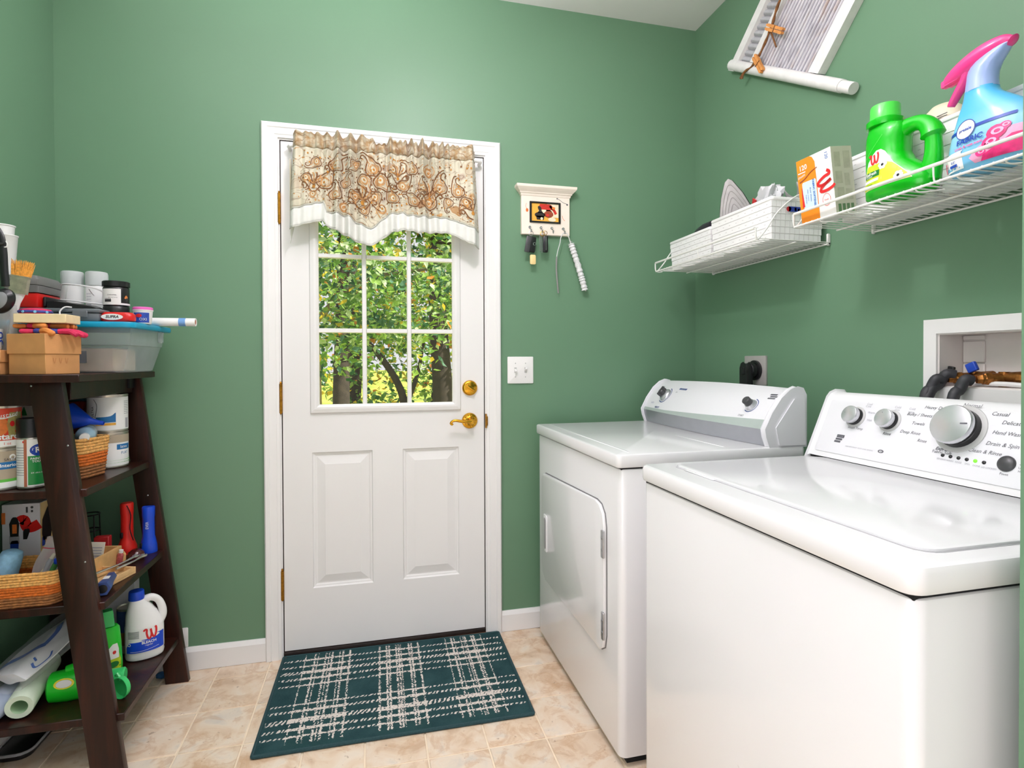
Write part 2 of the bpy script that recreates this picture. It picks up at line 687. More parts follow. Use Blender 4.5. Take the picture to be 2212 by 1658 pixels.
# door casing: three mitred lengths with a stepped profile
def casing():
    xi0, xi1, xo0, xo1, zi, zo = -.430, .403, -.4894, .4672, 2.066, 2.124
    prof = [(0, .004), (0, .011), (.18, .013), (.22, .015), (.62, .016), (.68, .019), (.92, .019), (1, .014), (1, .001)]
    def pt(t, y, cx, cz):
        return None
    def leg(pa, pb):
        """pa, pb: functions t->(x,z) at both ends"""
        b = MB(M_WHITE)
        b.loft([[Vector((*pa(t)[:1], -y, pa(t)[1])) for t, y in prof], [Vector((*pb(t)[:1], -y, pb(t)[1])) for t, y in prof]], smooth=False)
        return b
    L = lambda t: xi0+(xo0-xi0)*t
    R = lambda t: xi1+(xo1-xi1)*t
    Z = lambda t: zi+(zo-zi)*t
    leg(lambda t: (L(t), 0.0), lambda t: (L(t), Z(t))).build('trim_1', kind='structure')
    leg(lambda t: (L(t), Z(t)), lambda t: (R(t), Z(t))).build('trim_2', kind='structure')
    leg(lambda t: (R(t), Z(t)), lambda t: (R(t), 0.0)).build('trim_3', kind='structure')
casing()

# ------------------------------------------------------------------ the door
door = thing('door_1', 'white half-lite exterior door with nine panes and two raised panels', 'door', (-.42, 0, .026), kind='structure')
z0, z1, xl, xr = .0257, 2.056, -.4206, .3939
b = MB(M_DOOR)
GX0, GX1, GZ0, GZ1 = -.300, .276, .990, 1.930
for bx in ((xl, -.312, z0, z1), (.284, xr, z0, z1), (-.312, .284, z0, .268), (-.312, .284, .817, GZ0), (-.312, .284, GZ1, z1),
           (-.075, .047, .268, .817), (-.312, GX0, GZ0, GZ1), (GX1, .284, GZ0, GZ1)):
    b.box(bx[0], bx[1], 0, .044, bx[2], bx[3])
b.build('door_slab', door)
def raised_panel(x0, x1, za, zb):
    b = MB(M_DOOR)
    steps = [(0, .0002), (.004, .006), (.010, .007), (.014, .0095), (.018, .0095), (.047, .0015), (.050, .0005)]
    rings = [[Vector((x0+d, y, za+d)), Vector((x1-d, y, za+d)), Vector((x1-d, y, zb-d)), Vector((x0+d, y, zb-d))] for d, y in steps]
    b.loft(rings, caps=False, smooth=False)
    b._add(rings[-1], [(0, 1, 2, 3)], False)
    b.build('raised_panel', door)
raised_panel(-.312, -.075, .268, .817)
raised_panel(.047, .284, .268, .817)
# lite frame
b = MB(M_DOOR)
steps = [(0, .000), (.004, -.009), (.018, -.0125), (.026, -.0125), (.032, -.008), (.036, -.004), (.036, .012)]
rings = [[Vector((-.3175+d, y, .9735+d)), Vector((.2935-d, y, .9735+d)), Vector((.2935-d, y, 1.9465-d)), Vector((-.3175+d, y, 1.9465-d))] for d, y in steps]
b.loft(rings, caps=False, smooth=False)
LF = b.build('lite_frame', door)
gx = [-.2815, -.1045, .077, .2575]
gz = [1.0095, 1.309, 1.6115, 1.9105]
def muntin_v(x):
    b = MB(M_DOOR)
    b.loft([[Vector((x-.0095, .010, z)), Vector((x-.007, -.004, z)), Vector((x+.007, -.004, z)), Vector((x+.0095, .010, z))] for z in (gz[0], gz[3])], smooth=False)
    b.build('muntin', LF)
def muntin_h(z):
    b = MB(M_DOOR)
    for i in range(3):
        a0 = gx[i]+(.0085 if i else 0); a1 = gx[i+1]-(.0085 if i < 2 else 0)
        b.loft([[Vector((x, .010, z-.0095)), Vector((x, -.004, z-.007)), Vector((x, -.004, z+.007)), Vector((x, .010, z+.0095))] for x in (a0, a1)], smooth=False)
    b.build('muntin', LF)
for x in gx[1:3]: muntin_v(x)
for z in gz[1:3]: muntin_h(z)
for i in range(3):
    for j in range(3):
        b = MB(M_GLASS)
        b._add([(gx[i], .011, gz[j]), (gx[i+1], .011, gz[j]), (gx[i+1], .011, gz[j+1]), (gx[i], .011, gz[j+1])], [(0, 1, 2, 3)], False)
        b.build('glass_pane', LF)
# outer muntin grid seen through the glass, hinges, locks
for zc in (1.79, 1.038, .294):
    b = MB(M_DBRASS)
    b.lathe([(.0062, -.058), (.0062, .058)], 12, (-.4265, -.008, zc))
    b.lathe([(.0035, .058), (.005, .061), (.003, .066), (.0005, .067)], 10, (-.4265, -.008, zc))
    b.lathe([(.0005, -.064), (.004, -.061), (.004, -.058)], 10, (-.4265, -.008, zc))
    for kz in (-.035, -.012, .012, .035):
        b.lathe([(.0066, kz-.0006), (.0066, kz+.0006)], 12, (-.4265, -.008, zc))
    b.box(-.4262, -.4206, -.0035, .0, zc-.056, zc+.056)
    b.build('hinge', door, 'brass butt hinge')
Mf = Matrix.Rotation(PI/2, 4, 'X')     # local +z -> -y
b = MB(M_BRASS)
b.lathe([(.033, 0), (.033, .004), (.030, .010), (.024, .013), (.0, .013)], 32, (.332, 0, 1.068), Mf)
DBL = b.build('deadbolt', door, 'round brass deadbolt with thumb turn')
b = MB(M_BRASS)
b.T = Matrix.Translation((.332, -.013, 1.068)) @ Matrix.Rotation(math.radians(35), 4, 'Y')
b.rbox(-.022, .022, -.014, .001, -.006, .006, .004, 2)
b.build('thumb_turn', DBL)
b = MB(M_BRASS)
b.lathe([(.034, 0), (.034, .003), (.031, .007), (.018, .010), (.014, .014), (.012, .032), (.013, .044), (.008, .050), (0, .050)], 32, (.331, 0, .927), Mf)
for k in range(10):
    a = 2*PI*k/10
    b.lathe([(.004, 0), (.003, .003), (0, .0035)], 8, (.331+.024*math.cos(a), -.0065, .927+.024*math.sin(a)), Mf)
lever = smooth2([(.331, -.044, .927), (.305, -.047, .9275), (.282, -.047, .931), (.263, -.046, .934), (.250, -.044, .930), (.244, -.042, .922), (.249, -.042, .917), (.253, -.042, .921)], 5)
b.tube(lever, [.0075-.0035*i/(len(lever)-1) for i in range(len(lever))], 10)
b.build('lever_handle', door, 'brass lever handle with scrolled end')
# jamb with dark reveal, strike plate and threshold
b = MB(M_WHITE, M_DARKW)
b.box(DX0, -.4248, -.004, .14, 0, DZ); b.box(.3982, DX1, -.004, .14, 0, DZ); b.box(-.4248, .3982, -.004, .14, 2.0605, DZ)
b.use(1)
b.box(-.4248, -.4208, .004, .03, .02, 2.0605); b.box(.3941, .3982, .004, .03, .02, 2.0605); b.box(-.4248, .3982, .004, .03, 2.0562, 2.0605)
b.build('door_jamb', door)
b = MB(M_DBRASS)
b.box(.3975, .4030, -.0185, -.004, .895, .955)
b.rbox(.4032, .4075, -.0195, -.0175, .905, .945, .001, 1)
b.build('strike_plate', door, 'small brass strike plate')
M_OAK = mat('oak_sill', (150, 92, 52), 0.5, vary=0.2, vscale=30)
b = MB(M_DARKW, M_OAK)
b.rbox(-.4248, .3982, -.004, .12, .0, .0225, .003, 2)
b.use(1)
b.rbox(-.4248, .3982, -.018, -.0045, .0, .007, .002, 1)
b.build('threshold', door)

# ------------------------------------------------------------------ garden beyond the glass
M_BARK = mat('dark_bark', (62, 54, 44), 0.9, vary=0.35, vscale=14, bump=0.6, bscale=30)
M_BARK2 = mat('grey_bark', (150, 132, 108), 0.9, vary=0.3, vscale=20, bump=0.6, bscale=40)
def m_leaf(name, rgb):
    m = mat(name, rgb, 0.34, vary=0.25, vscale=6)
    m.node_tree.nodes['Principled BSDF'].inputs['Subsurface Weight'].default_value = 0
    nt = m.node_tree
    b = nt.nodes['Principled BSDF']
    out = [n for n in nt.nodes if n.type == 'OUTPUT_MATERIAL'][0]
    tl = nt.nodes.new('ShaderNodeBsdfTranslucent')
    tl.inputs['Color'].default_value = tuple(min(1, x*1.25) for x in srgb(*rgb)[:3])+(1,)
    mx = nt.nodes.new('ShaderNodeMixShader'); mx.inputs[0].default_value = .4
    nt.links.new(b.outputs[0], mx.inputs[1]); nt.links.new(tl.outputs[0], mx.inputs[2])
    nt.links.new(mx.outputs[0], out.inputs['Surface'])
    return m
LEAF = [m_leaf('leaf_mid_green', (108, 152, 62)), m_leaf('leaf_light_green', (160, 196, 96)), m_leaf('leaf_dark_green', (52, 98, 58)),
        m_leaf('leaf_blue_green', (96, 140, 112)), m_leaf('leaf_yellow', (226, 196, 60)), m_leaf('leaf_orange', (214, 140, 60)), m_leaf('leaf_pale', (206, 224, 180))]
def foliage(parent, blobs, n, size, weights, seed, droop=.5):
    rnd = random.Random(seed)
    b = MB(*LEAF)
    tot = sum(q[3]*q[4]*q[5] for q in blobs)
    for cx, cy, cz, rx, ry, rz in blobs:
        k = int(n*(rx*ry*rz)/tot)
        for _ in range(k):
            while True:
                p = Vector((rnd.uniform(-1, 1), rnd.uniform(-1, 1), rnd.uniform(-1, 1)))
                if p.length < 1 and (p.length > .35 or rnd.random() < .4): break
            c = Vector((cx+p.x*rx, cy+p.y*ry, cz+p.z*rz))
            L = size*rnd.uniform(.6, 1.35); wd = L*rnd.uniform(.28, .45)
            d = Vector((rnd.uniform(-1, 1), rnd.uniform(-1, 1), rnd.uniform(-1, .5)-droop*.4)).normalized()
            s = d.cross(Vector((rnd.uniform(-1, 1), rnd.uniform(-1, 1), 1.4))).normalized()
            nn = s.cross(d)
            b.cur = rnd.choices(range(7), weights)[0]
            b._add([c, c+d*L*.35+s*wd, c+d*L, c+d*L*.35-s*wd, c+d*L*.5-nn*wd*.25], [(0, 1, 4), (1, 2, 4), (2, 3, 4), (3, 0, 4)], False)
    return b.build('foliage', parent, kind='stuff')
def m_lawn():
    m = mat('sunlit_lawn', (150, 170, 60), .9, vary=0)
    t = NT(m)
    t.base(t.ramp(t.noise(.9, 5, .6), [(.3, srgb(92, 128, 44)), (.5, srgb(168, 182, 62)), (.62, srgb(222, 206, 84)), (.75, srgb(120, 150, 60))]))
    return m
b = MB(m_lawn())
b.grid(lambda u, v: Vector((-14+30*u, .16+34*v, -.35+ .12*math.sin(u*23)*math.sin(v*17)+v*.9)), 40, 40)
b.build('ground', kind='structure')
def tree(name, label, base, pts, r, bark, branches, blobs, n, size, weights, seed):
    t = thing(name, label, 'tree', base)
    b = MB(bark)
    p = smooth2(pts, 5)
    b.tube(p, [r*(1-.45*i/len(p)) for i in range(len(p))], 12)
    for q, br in branches:
        q = smooth2(q, 4)
        b.tube(q, [br*(1-.7*i/len(q)) for i in range(len(q))], 8)
    b.build('trunk', t)
    foliage(t, blobs, n, size, weights, seed)
    return t
tree('tree', 'nearest leafy tree filling the upper door panes, grey trunk at left', (-.60, 3.0, -.4),
     [(-.60, 3.0, -.4), (-.60, 3.0, .6), (-.62, 3.05, 1.6), (-.7, 3.1, 3.2)], .085, M_BARK2,
     [([(-.62, 3.0, 1.5), (-.2, 2.8, 1.9), (.4, 2.6, 2.0)], .03), ([(-.62, 3.0, 1.9), (-.9, 2.7, 2.4), (-1.3, 2.6, 2.7)], .03)],
     [(-.35, 2.6, 1.85, .75, .5, .55), (.35, 2.5, 1.72, .75, .5, .42), (.9, 2.7, 2.1, .6, .5, .7), (-1.2, 2.7, 2.0, .6, .5, .7),
      (-.3, 2.5, 1.28, .35, .3, .25), (.1, 2.8, 2.85, 1.0, .6, .3)], 6800, .070, [5, 6, 2.5, 3, 1.3, .6, 5], 11)
tree('tree', 'dark straight trunked tree behind the lower left pane', (-.46, 5.0, -.3),
     [(-.46, 5.0, -.3), (-.47, 5.0, .8), (-.44, 5.05, 2.0), (-.4, 5.1, 4.0)], .12, M_BARK, [],
     [(-.5, 5.2, 3.0, 1.4, 1.0, 1.0), (-.75, 5.0, 1.55, .7, .5, .4)], 2600, .11, [5, 4, 5, 3, 2, .5, 1], 12)
tree('tree', 'tree with slanting dark branch behind the middle pane', (.34, 5.2, -.3),
     [(.36, 5.2, -.3), (.33, 5.2, .55), (.24, 5.2, .9), (.02, 5.2, 1.25), (-.2, 5.2, 1.5)], .06, M_BARK,
     [([(.33, 5.2, .55), (.5, 5.2, 1.0), (.6, 5.2, 1.5)], .04)],
     [(.1, 5.6, .55, .5, .4, .25), (.2, 5.5, 1.6, .8, .5, .3)], 900, .10, [5, 4, 5, 3, 2, .5, 1], 13)
tree('tree', 'thick dark trunked tree behind the right panes', (.78, 5.0, -.3),
     [(.84, 5.0, -.3), (.82, 5.0, .8), (.76, 5.0, 1.8), (.74, 5.0, 3.0), (.70, 5.0, 4.2)], .15, M_BARK,
     [([(.76, 5.0, 1.9), (1.1, 4.9, 1.95), (1.5, 4.8, 1.8)], .05), ([(.75, 5.0, 2.3), (.95, 5.0, 2.9), (1.2, 5.0, 3.6)], .07)],
     [(1.2, 5.0, 3.2, .9, .7, .8), (1.3, 4.9, 1.6, .5, .4, .5), (.55, 4.6, 1.2, .2, .2, .25)], 1900, .11, [5, 5, 4, 3, 2, .5, 1], 14)
for i, (x, y, s) in enumerate([(-2.6, 10, 1.3), (-.6, 12, 1.4), (1.4, 11.5, 1.2), (3.4, 10, 1.5)]):
    tree('tree', ['far yellow-green tree at the left edge of the garden', 'far yellow-green tree behind the dark straight trunk',
                  'far yellow-green tree behind the right-hand trunk', 'far yellow-green tree at the right edge of the garden'][i], (x, y, -.2),
         [(x, y, -.2), (x+.1, y, 1.2), (x, y, 3.0*s)], .13*s, M_BARK, [],
         [(x, y, 2.2*s, 1.5*s, 1.0, 1.0*s), (x+.3, y-.4, .9, 1.3*s, .7, .75)], 2300, .15, [5, 5, 3, 1, 4, .8, 1], 20+i)
# ------------------------------------------------------------------ dryer
M_ENAMEL = mat('white_enamel', (232, 232, 233), 0.22, vary=0.006, vscale=2, coat=0.3)
M_ENAMEL2 = mat('white_console_plastic', (232, 232, 235), 0.3, vary=0.006, vscale=2)
M_GREYPL = mat('light_grey_plastic', (196, 196, 194), 0.4, vary=0.02)
M_SILV = mat('silver_grey_trim', (176, 178, 184), 0.32, metal=0.55, vary=0.03)
M_SAGE = mat('pale_sage_trim', (172, 184, 178), 0.35, vary=0.02)
M_PRINTG = mat('grey_print', (92, 92, 98), 0.6, vary=0)
M_PRINTL = mat('pale_grey_print', (170, 170, 176), 0.6, vary=0)
M_NAVY = mat('navy_print', (52, 76, 132), 0.5, vary=0)
M_GAP = mat('dark_gap', (20, 20, 20), 0.9, vary=0)
M_DGREY = mat('dark_grey_plastic', (66, 66, 68), 0.35, vary=0.05)
M_CHROME = mat('satin_chrome', (214, 214, 218), 0.25, metal=0.7, vary=0.03)

def cab(name, y0, y1, x0, x1, lid_z0, lid_z1, parent):
    b = MB(M_ENAMEL)
    b.vbox(x0, x1, y0, y1, .028, lid_z0-.004, .022, .004, 5)
    b.build('cabinet', parent)
    b = MB(M_GAP)
    b.box(x0+.03, x1-.02, y0+.02, y1-.02, .0, .0285)
    b.build('plinth', parent)
    b = MB(M_GAP)
    b.box(x0+.006, x1-.006, y0+.006, y1-.006, lid_z0-.006, lid_z0+.002)
    b.build('lid_seam', parent)

dryer = thing('dryer', 'white front-loading clothes dryer with hinged door, standing by the back wall', 'dryer', (.92, -.485, 0))
cab('dryer', -.893, -.076, .616, 1.245, .872, .912, dryer)
b = MB(M_ENAMEL)
b.vbox(.606, 1.248, -.897, -.072, .872, .912, .016, .007, 4)
b.build('top_lid', dryer)
b = MB(M_ENAMEL)
# shallow embossed step along the front of the top and a bead near the console
b.rbox(.655, .663, -.86, -.11, .9105, .9135, .0015, 1)
b.rbox(.985, .993, -.845, -.56, .9105, .9135, .0015, 1)
b.build('top_bead', dryer)
Mx = lambda x: Matrix(((0, 0, 1, x), (1, 0, 0, 0), (0, 1, 0, 0), (0, 0, 0, 1)))     # (y, z) polygon extruded along x
door_poly = [(-.800, .345), (-.790, .305), (-.765, .288), (-.735, .290), (-.205, .290+.0), (-.172, .312), (-.158, .350), (-.158, .690), (-.168, .712), (-.190, .722), (-.730, .745), (-.765, .738), (-.790, .715), (-.800, .675)]
b = MB(M_ENAMEL)
b.prism(door_poly, .6035, .6165, .004, Mx(0))
b.build('dryer_door', dryer)
b = MB(mat('gap_shade_grey', (120, 120, 120), .8, vary=0))
big = inset(door_poly, -.0025)
b.prism(big, .6135, .6168, 0, Mx(0))  # grey rim, the shade of the gap round the door put into colour
b.build('door_gap_shade', dryer)
dd = [o for o in dryer.children if o.name.startswith('dryer_door')][0]
b = MB(M_ENAMEL, mat('recess_grey', (150, 150, 150), .6, vary=0))
b.prism(rrect(-.240, -.194, .410, .560, .010), .6005, .6040, .0015, Mx(0))
b.use(1)
b.prism(rrect(-.230, -.205, .422, .548, .011), .5990, .6012, .0008, Mx(0))
o = b.build('handle_recess', dd)
for zc in (.625, .375):
    b = MB(M_STEEL)
    b.prism(rrect(-.806, -.788, zc-.042, zc+.042, .003), .6000, .6060, .001, Mx(0))
    for k in (-.018, .018):
        b.lathe([(.004, 0), (.004, .002), (0, .003)], 8, (.6, -.797, zc+k), Matrix.Rotation(-PI/2, 4, 'Y'))
    b.build('door_hinge', dryer, 'steel door hinge')
# console: front skin lofted along y, end caps
def dr_prof(t, y):
    """profile of the console front (x, z): base, lip, curved face, top; bow at mid-span"""
    bow = math.sin(PI*t)
    return [(1.122-.020*bow, .9125), (1.112-.020*bow, .944), (1.108-.022*bow, .966), (1.111-.020*bow, .972), (1.134-.016*bow, 1.016), (1.166-.010*bow, 1.058), (1.196-.004*bow, 1.083), (1.218, 1.092+.006*bow), (1.236, 1.088), (1.246, 1.070), (1.247, .9125)]
YA, YB = -.086, -.872
def dr_pt(t, k):
    y = YA+(YB-YA)*t
    x, z = dr_prof(t, y)[k]
    return Vector((x, y, z))
n = 24
b = MB(M_SILV, M_ENAMEL2, M_SAGE)
b.loft([[dr_pt(i/n, k) for i in range(n+1)] for k in (0, 1, 2)], caps=False, closed=False)
b.use(2)
# sage sliver where the white face sweeps above the silver band, widest near the right end
def sage(t):
    return .006+.020*max(0, (t-.25))/.75
b.loft([[dr_pt(i/n, 2) for i in range(n+1)], [dr_pt(i/n, 3)+(dr_pt(i/n, 4)-dr_pt(i/n, 3)).normalized()*sage(i/n) for i in range(n+1)]], caps=False, closed=False)
b.use(1)
b.loft([[dr_pt(i/n, 3)+(dr_pt(i/n, 4)-dr_pt(i/n, 3)).normalized()*sage(i/n) for i in range(n+1)]]+[[dr_pt(i/n, k) for i in range(n+1)] for k in range(4, 11)], caps=False, closed=False)
CF = b.build('console_face', dryer)
def endcap(y0, y1):
    b = MB(M_ENAMEL2)
    poly = [(x-.004, z+.0) for x, z in dr_prof(0, 0)[:9]]
    poly = [(1.1185, .9125), (1.107, .944), (1.103, .968), (1.129, 1.018), (1.162, 1.062), (1.192, 1.087), (1.218, 1.097), (1.238, 1.092), (1.249, 1.072), (1.2495, .9125)]
    M = Matrix(((1, 0, 0, 0), (0, 0, 1, 0), (0, 1, 0, 0), (0, 0, 0, 1)))
    b.prism(poly, y0, y1, .003, M)
    return b.build('console_end_cap', dryer)
endcap(-.0855, -.074)
ec = endcap(-.894, -.8715)
b = MB(M_ENAMEL2)
M = Matrix(((1, 0, 0, 0), (0, 0, 1, 0), (0, 1, 0, 0), (0, 0, 0, 1)))
b.prism([(1.150, .918), (1.138, .972), (1.205, 1.060), (1.24, 1.060), (1.243, .918)], -.8985, -.893, .002, M)
b.build('end_cap_inset', ec)
# knobs, print
def dfn(off=.0006):
    """(u = metres along the console from its left end, v = height up the curved face)"""
    def fn(u, v):
        t = u/(YA-YB)
        pr = dr_prof(t, 0)
        seg = pr[3:8]
        s = v
        for a, c in zip(seg, seg[1:]):
            L = math.hypot(c[0]-a[0], c[1]-a[1])
            if s <= L or c is seg[-1]:
                x = a[0]+(c[0]-a[0])*s/L; z = a[1]+(c[1]-a[1])*s/L
                nx, nz = -(c[1]-a[1])/L, (c[0]-a[0])/L
                return Vector((x+nx*off, YA-u, z+nz*off))
            s -= L
    return fn
fn = dfn()
def knob_axes(u, v):
    p = fn(u, v); du = (fn(u+.002, v)-p).normalized(); dv = (fn(u, v+.002)-p).normalized()
    nn = du.cross(dv).normalized()
    return p, du, dv, nn
def knob_matrix(p, du, dv, nn):
    return Matrix(((du.x, dv.x, nn.x, p.x), (du.y, dv.y, nn.y, p.y), (du.z, dv.z, nn.z, p.z), (0, 0, 0, 1)))
for (u, v, r, rr) in ((.135, .075, .030, .013), (.690, .072, .021, .014)):
    A = knob_axes(u, v)
    b = MB(M_CHROME, M_DGREY, M_NAVY)
    b.T = knob_matrix(*A)
    b.lathe([(r, 0), (r*.98, .004), (r*.80, .010), (rr*1.15, .013), (0, .013)], 28)
    b.use(1)
    b.lathe([(rr, .012), (rr, .030), (rr*.8, .033), (0, .033)], 24)
    if r > .025:
        b.rbox(-.0035, .0035, -.022, .022, .012, .036, .003, 2)
    b.build('control_knob', CF, 'silver dial with dark grey knob')
    b = MB(M_NAVY)
    b.dec_disc(fn, u, v, r*1.28, r*1.28, 26, .90, -2.2, 1.4)
    b.build('dial_print', CF)
b = MB(M_NAVY, M_PRINTG, M_PRINTL)
b.dec_rect(fn, .205, .262, .112, .122, 8, 2)
b.use(2); b.dec_text(fn, 'MORE DRY', .007, .234, .117)
b.use(1); b.dec_text(fn, 'OFF', .008, .205, .096)
b.use(0); b.dec_text(fn, 'HEAVY', .013, .120, .012, bold=.02); b.dec_text(fn, 'DUTY', .010, .060, .030)
b.use(1); b.dec_text(fn, 'TIMER', .008, .06, .118); b.dec_text(fn, 'START', .009, .668, .030)
b.use(1)
b.dec_rect(fn, .742, .775, .110, .116, 4, 2); b.dec_rect(fn, .735, .765, .119, .126, 4, 2); b.dec_rect(fn, .738, .770, .102, .107, 4, 2)
b.build('console_print', CF, kind='stuff')

# ------------------------------------------------------------------ washer
washer = thing('washing_machine', 'white top-loading washing machine with wide dial console, nearest the camera', 'washing machine', (.93, -1.41, 0))
cab('washer', -1.787, -1.033, .616, 1.262, .868, .910, washer)
b = MB(M_ENAMEL)
b.vbox(.608, 1.268, -1.792, -1.026, .868, .910, .026, .010, 5)
b.build('top_deck', washer)
b = MB(M_ENAMEL)
poly = rrect(.678, 1.132, -1.752, -1.076, .03, 4)
b.prism(poly, .908, .9155, .006)
b.build('lid', washer)
b = MB(mat('lid_gap_grey', (168, 168, 170), .7, vary=0))
b.prism(rrect(.6745, 1.1355, -1.7555, -1.0725, .033, 4), .9095, .9106)
b.build('lid_gap', washer)
ld = [o for o in washer.children if o.name.startswith('lid')][0]
b = MB(M_ENAMEL)
b.rbox(.671, .682, -1.26, -1.14, .9105, .9125, .002, 1)
b.build('lid_finger_lip', washer)
b = MB(mat('scuff_grey', (196, 194, 192), .5, vary=0))
f0 = plane((.6158, 0, 0), (0, -1, 0), (0, 0, 1), .0003)
b.dec_stroke(f0, [(1.425, .392), (1.455, .365), (1.480, .335)], .0016)
b.build('scuff', washer)
# console body
PO = Vector((1.140, -1.044, .9125)); PT = Vector((1.212, -1.044, 1.083))
FV = (PT-PO).normalized(); FU = Vector((0, -1, 0)); FN = FU.cross(FV)
poly = [(1.131, .9162), (1.136, .9265), (1.201, 1.074), (1.210, 1.084), (1.226, 1.090), (1.254, 1.088), (1.264, 1.076), (1.266, .9162)]
b = MB(M_ENAMEL)
M = Matrix(((1, 0, 0, 0), (0, 0, 1, 0), (0, 1, 0, 0), (0, 0, 0, 1)))
b.prism(poly, -1.787, -1.032, .008, M)
b.build('console', washer)
b = MB(M_GAP)
b.box(1.1335, 1.262, -1.784, -1.040, .9095, .9165)
b.build('console_gap', washer)
wf = plane(Vector((1.136, -1.032, .9265)), FU, Vector((1.201-1.136, 0, 1.074-.9265)), .0008)
b = MB(M_ENAMEL2)
# slightly raised face panel
pl = plane(Vector((1.136, -1.032, .9265)), FU, Vector((1.201-1.136, 0, 1.074-.9265)), 0)
MW = Matrix.Identity(4)
_u3 = FU; _v3 = Vector((1.201-1.136, 0, 1.074-.9265)).normalized(); _n3 = _u3.cross(_v3).normalized()
MW = Matrix(((_u3.x, _v3.x, _n3.x, 1.136), (_u3.y, _v3.y, _n3.y, -1.032), (_u3.z, _v3.z, _n3.z, .9265), (0, 0, 0, 1)))
b.prism(rrect(.018, .745, .003, .156, .008, 3), .0, .0022, .0008, MW)
CP = b.build('control_panel', washer)
wf = lambda u, v: MW @ Vector((u, v, .0027))
def wuv(y, z):
    return (-1.032-y, (z-.9265)/_v3.z)
def wknob(y, z, r, h, big=False, ang=0.0):
    u, v = wuv(y, z)
    b = MB(M_GREYPL, M_BLACK, M_CHROME, M_PRINTG)
    b.T = MW @ Matrix.Translation((u, v, .0024))
    b.lathe([(r*1.24, 0), (r*1.22, .002), (r*1.10, .003), (0, .003)], 36)
    b.use(1)
    b.lathe([(r*1.0, .003), (r*.98, h*.45), (r*.93, h*.5)], 36, caps=False)
    b.use(2 if not big else 1)
    b.lathe([(r*.95, h*.45), (r*.98, h*.70), (r*.99, h*.72)], 36, caps=False)
    b.use(2)
    b.lathe([(r*1.0, h*.70), (r*1.0, h*.88), (r*.96, h*.98), (r*.90, h), (0, h*1.02)], 36)
    b.use(3)
    b.T = b.T @ Matrix.Rotation(ang, 4, 'Z')
    b.rbox(r*.5, r*.82 if big else r*.62, -r*.035, r*.035, h*.995, h*1.03, .0004, 1)
    return b.build('control_knob', CP, 'large silver cycle dial' if big else 'silver dial')
wknob(-1.148, 1.028, .0235, .026, ang=2.9)
wknob(-1.249, 1.028, .0235, .026, ang=1.9)
wknob(-1.420, 1.028, .0445, .034, True, ang=0.1)
T = lambda s, y, z, size, **k: b.dec_text(wf, s, size, *wuv(y, z), **k)
b = MB(M_PRINTG, M_PRINTL, M_NAVY)
T('Normal', -1.428, 1.079, .0125, shear=.3)
T('Heavy Duty', -1.352, 1.068, .0115, shear=.3); T('Bulky / Sheets', -1.318, 1.049, .0110, shear=.3)
T('Towels', -1.322, 1.029, .0110, shear=.3); T('Deep Rinse', -1.310, 1.007, .0110, shear=.3); T('Rinse', -1.345, .992, .0105, shear=.3)
T('Express', -1.398, .981, .0105, shear=.3, bold=.02); T('Fabric Soft', -1.398, .974, .0100)
T('Casual', -1.488, 1.066, .0125, shear=.3); T('Delicate', -1.516, 1.050, .0120, shear=.3); T('Hand Wash', -1.512, 1.029, .0115, shear=.3)
T('Drain & Spin', -1.510, 1.006, .0120, shear=.3); T('Clean & Rinse', -1.482, .988, .0115, shear=.3)
T('START', -1.565, .976, .0095, shear=.2, bold=.01); T('Pause', -1.530, .952, .0070)
T('Unlock Lid', -1.565, .968, .0065); T('Hold 3 sec', -1.565, .9615, .0060)
b.use(0)
T('Wash Temp', -1.158, 1.000, .0095, shear=.2); T('Rinse', -1.252, .997, .0100, shear=.3, bold=.01)
b.use(1)
T('Cold', -1.175, 1.058, .0080); T('Cool', -1.177, 1.064, .0080); T('Warm', -1.190, 1.043, .0080); T('Hot', -1.192, 1.024, .0090)
T('Cold', -1.258, 1.062, .0085); T('once', -1.258, 1.056, .0070); T('Cold', -1.296, 1.061, .0080); T('twice', -1.296, 1.054, .0070)
for k in range(5):
    T(['SENSING', 'WASH', 'RINSE', 'SPIN', 'DONE'][k], -1.402-.0185*k, .960-.0004*k, .0052)
T('LID LOCKED', -1.500, .958, .0052)
T('HIGH EFFICIENCY  AUTO LOAD SENSING', -1.190, .952, .0045)
b.use(0)
u, v = wuv(-1.122, .967)
b.dec_rect(wf, u-.011, u+.013, v+.004, v+.0125, 2, 2); b.dec_rect(wf, u-.012, u+.009, v-.003, v+.0025, 2, 2); b.dec_rect(wf, u-.014, u+.006, v-.010, v-.0045, 2, 2)
b.use(1)
b.dec_rect(wf, u-.007, u+.009, v+.0065, v+.0100, 2, 2)
b.use(0)
u, v = wuv(-1.253, .954)
b.dec_disc(wf, u, v, .008, .0045, 14, .6); b.dec_text(wf, 'HE', .006, u+.001, v)
for k in range(11):
    a = 2*PI*k/11+.35
    u, v = wuv(-1.420, 1.028)
    b.dec_disc(wf, u+.0535*math.cos(a), v+.0535*math.sin(a), .0014, .0018, 8)
b.build('panel_lettering', CP, kind='stuff')
M_LED = bpy.data.materials.new('green_indicator_light'); M_LED.use_nodes = True
_b = M_LED.node_tree.nodes['Principled BSDF']; _b.inputs['Emission Color'].default_value = (.22, .9, .03, 1); _b.inputs['Emission Strength'].default_value = .9; _b.inputs['Base Color'].default_value = (.1, .6, .02, 1)
for k in range(6):
    u, v = wuv(-1.402-.0172*k, .9685-.0002*k)
    b = MB(M_LED if k == 4 else M_BLACK)
    b.T = MW @ Matrix.Translation((u, v, .0022))
    b.lathe([(.0040, 0), (.0036, .0015), (.0020, .0026), (0, .003)], 14)
    b.build('indicator_light', CP, 'lit green indicator' if k == 4 else None)
u, v = wuv(-1.529, .972)
b = MB(M_DGREY)
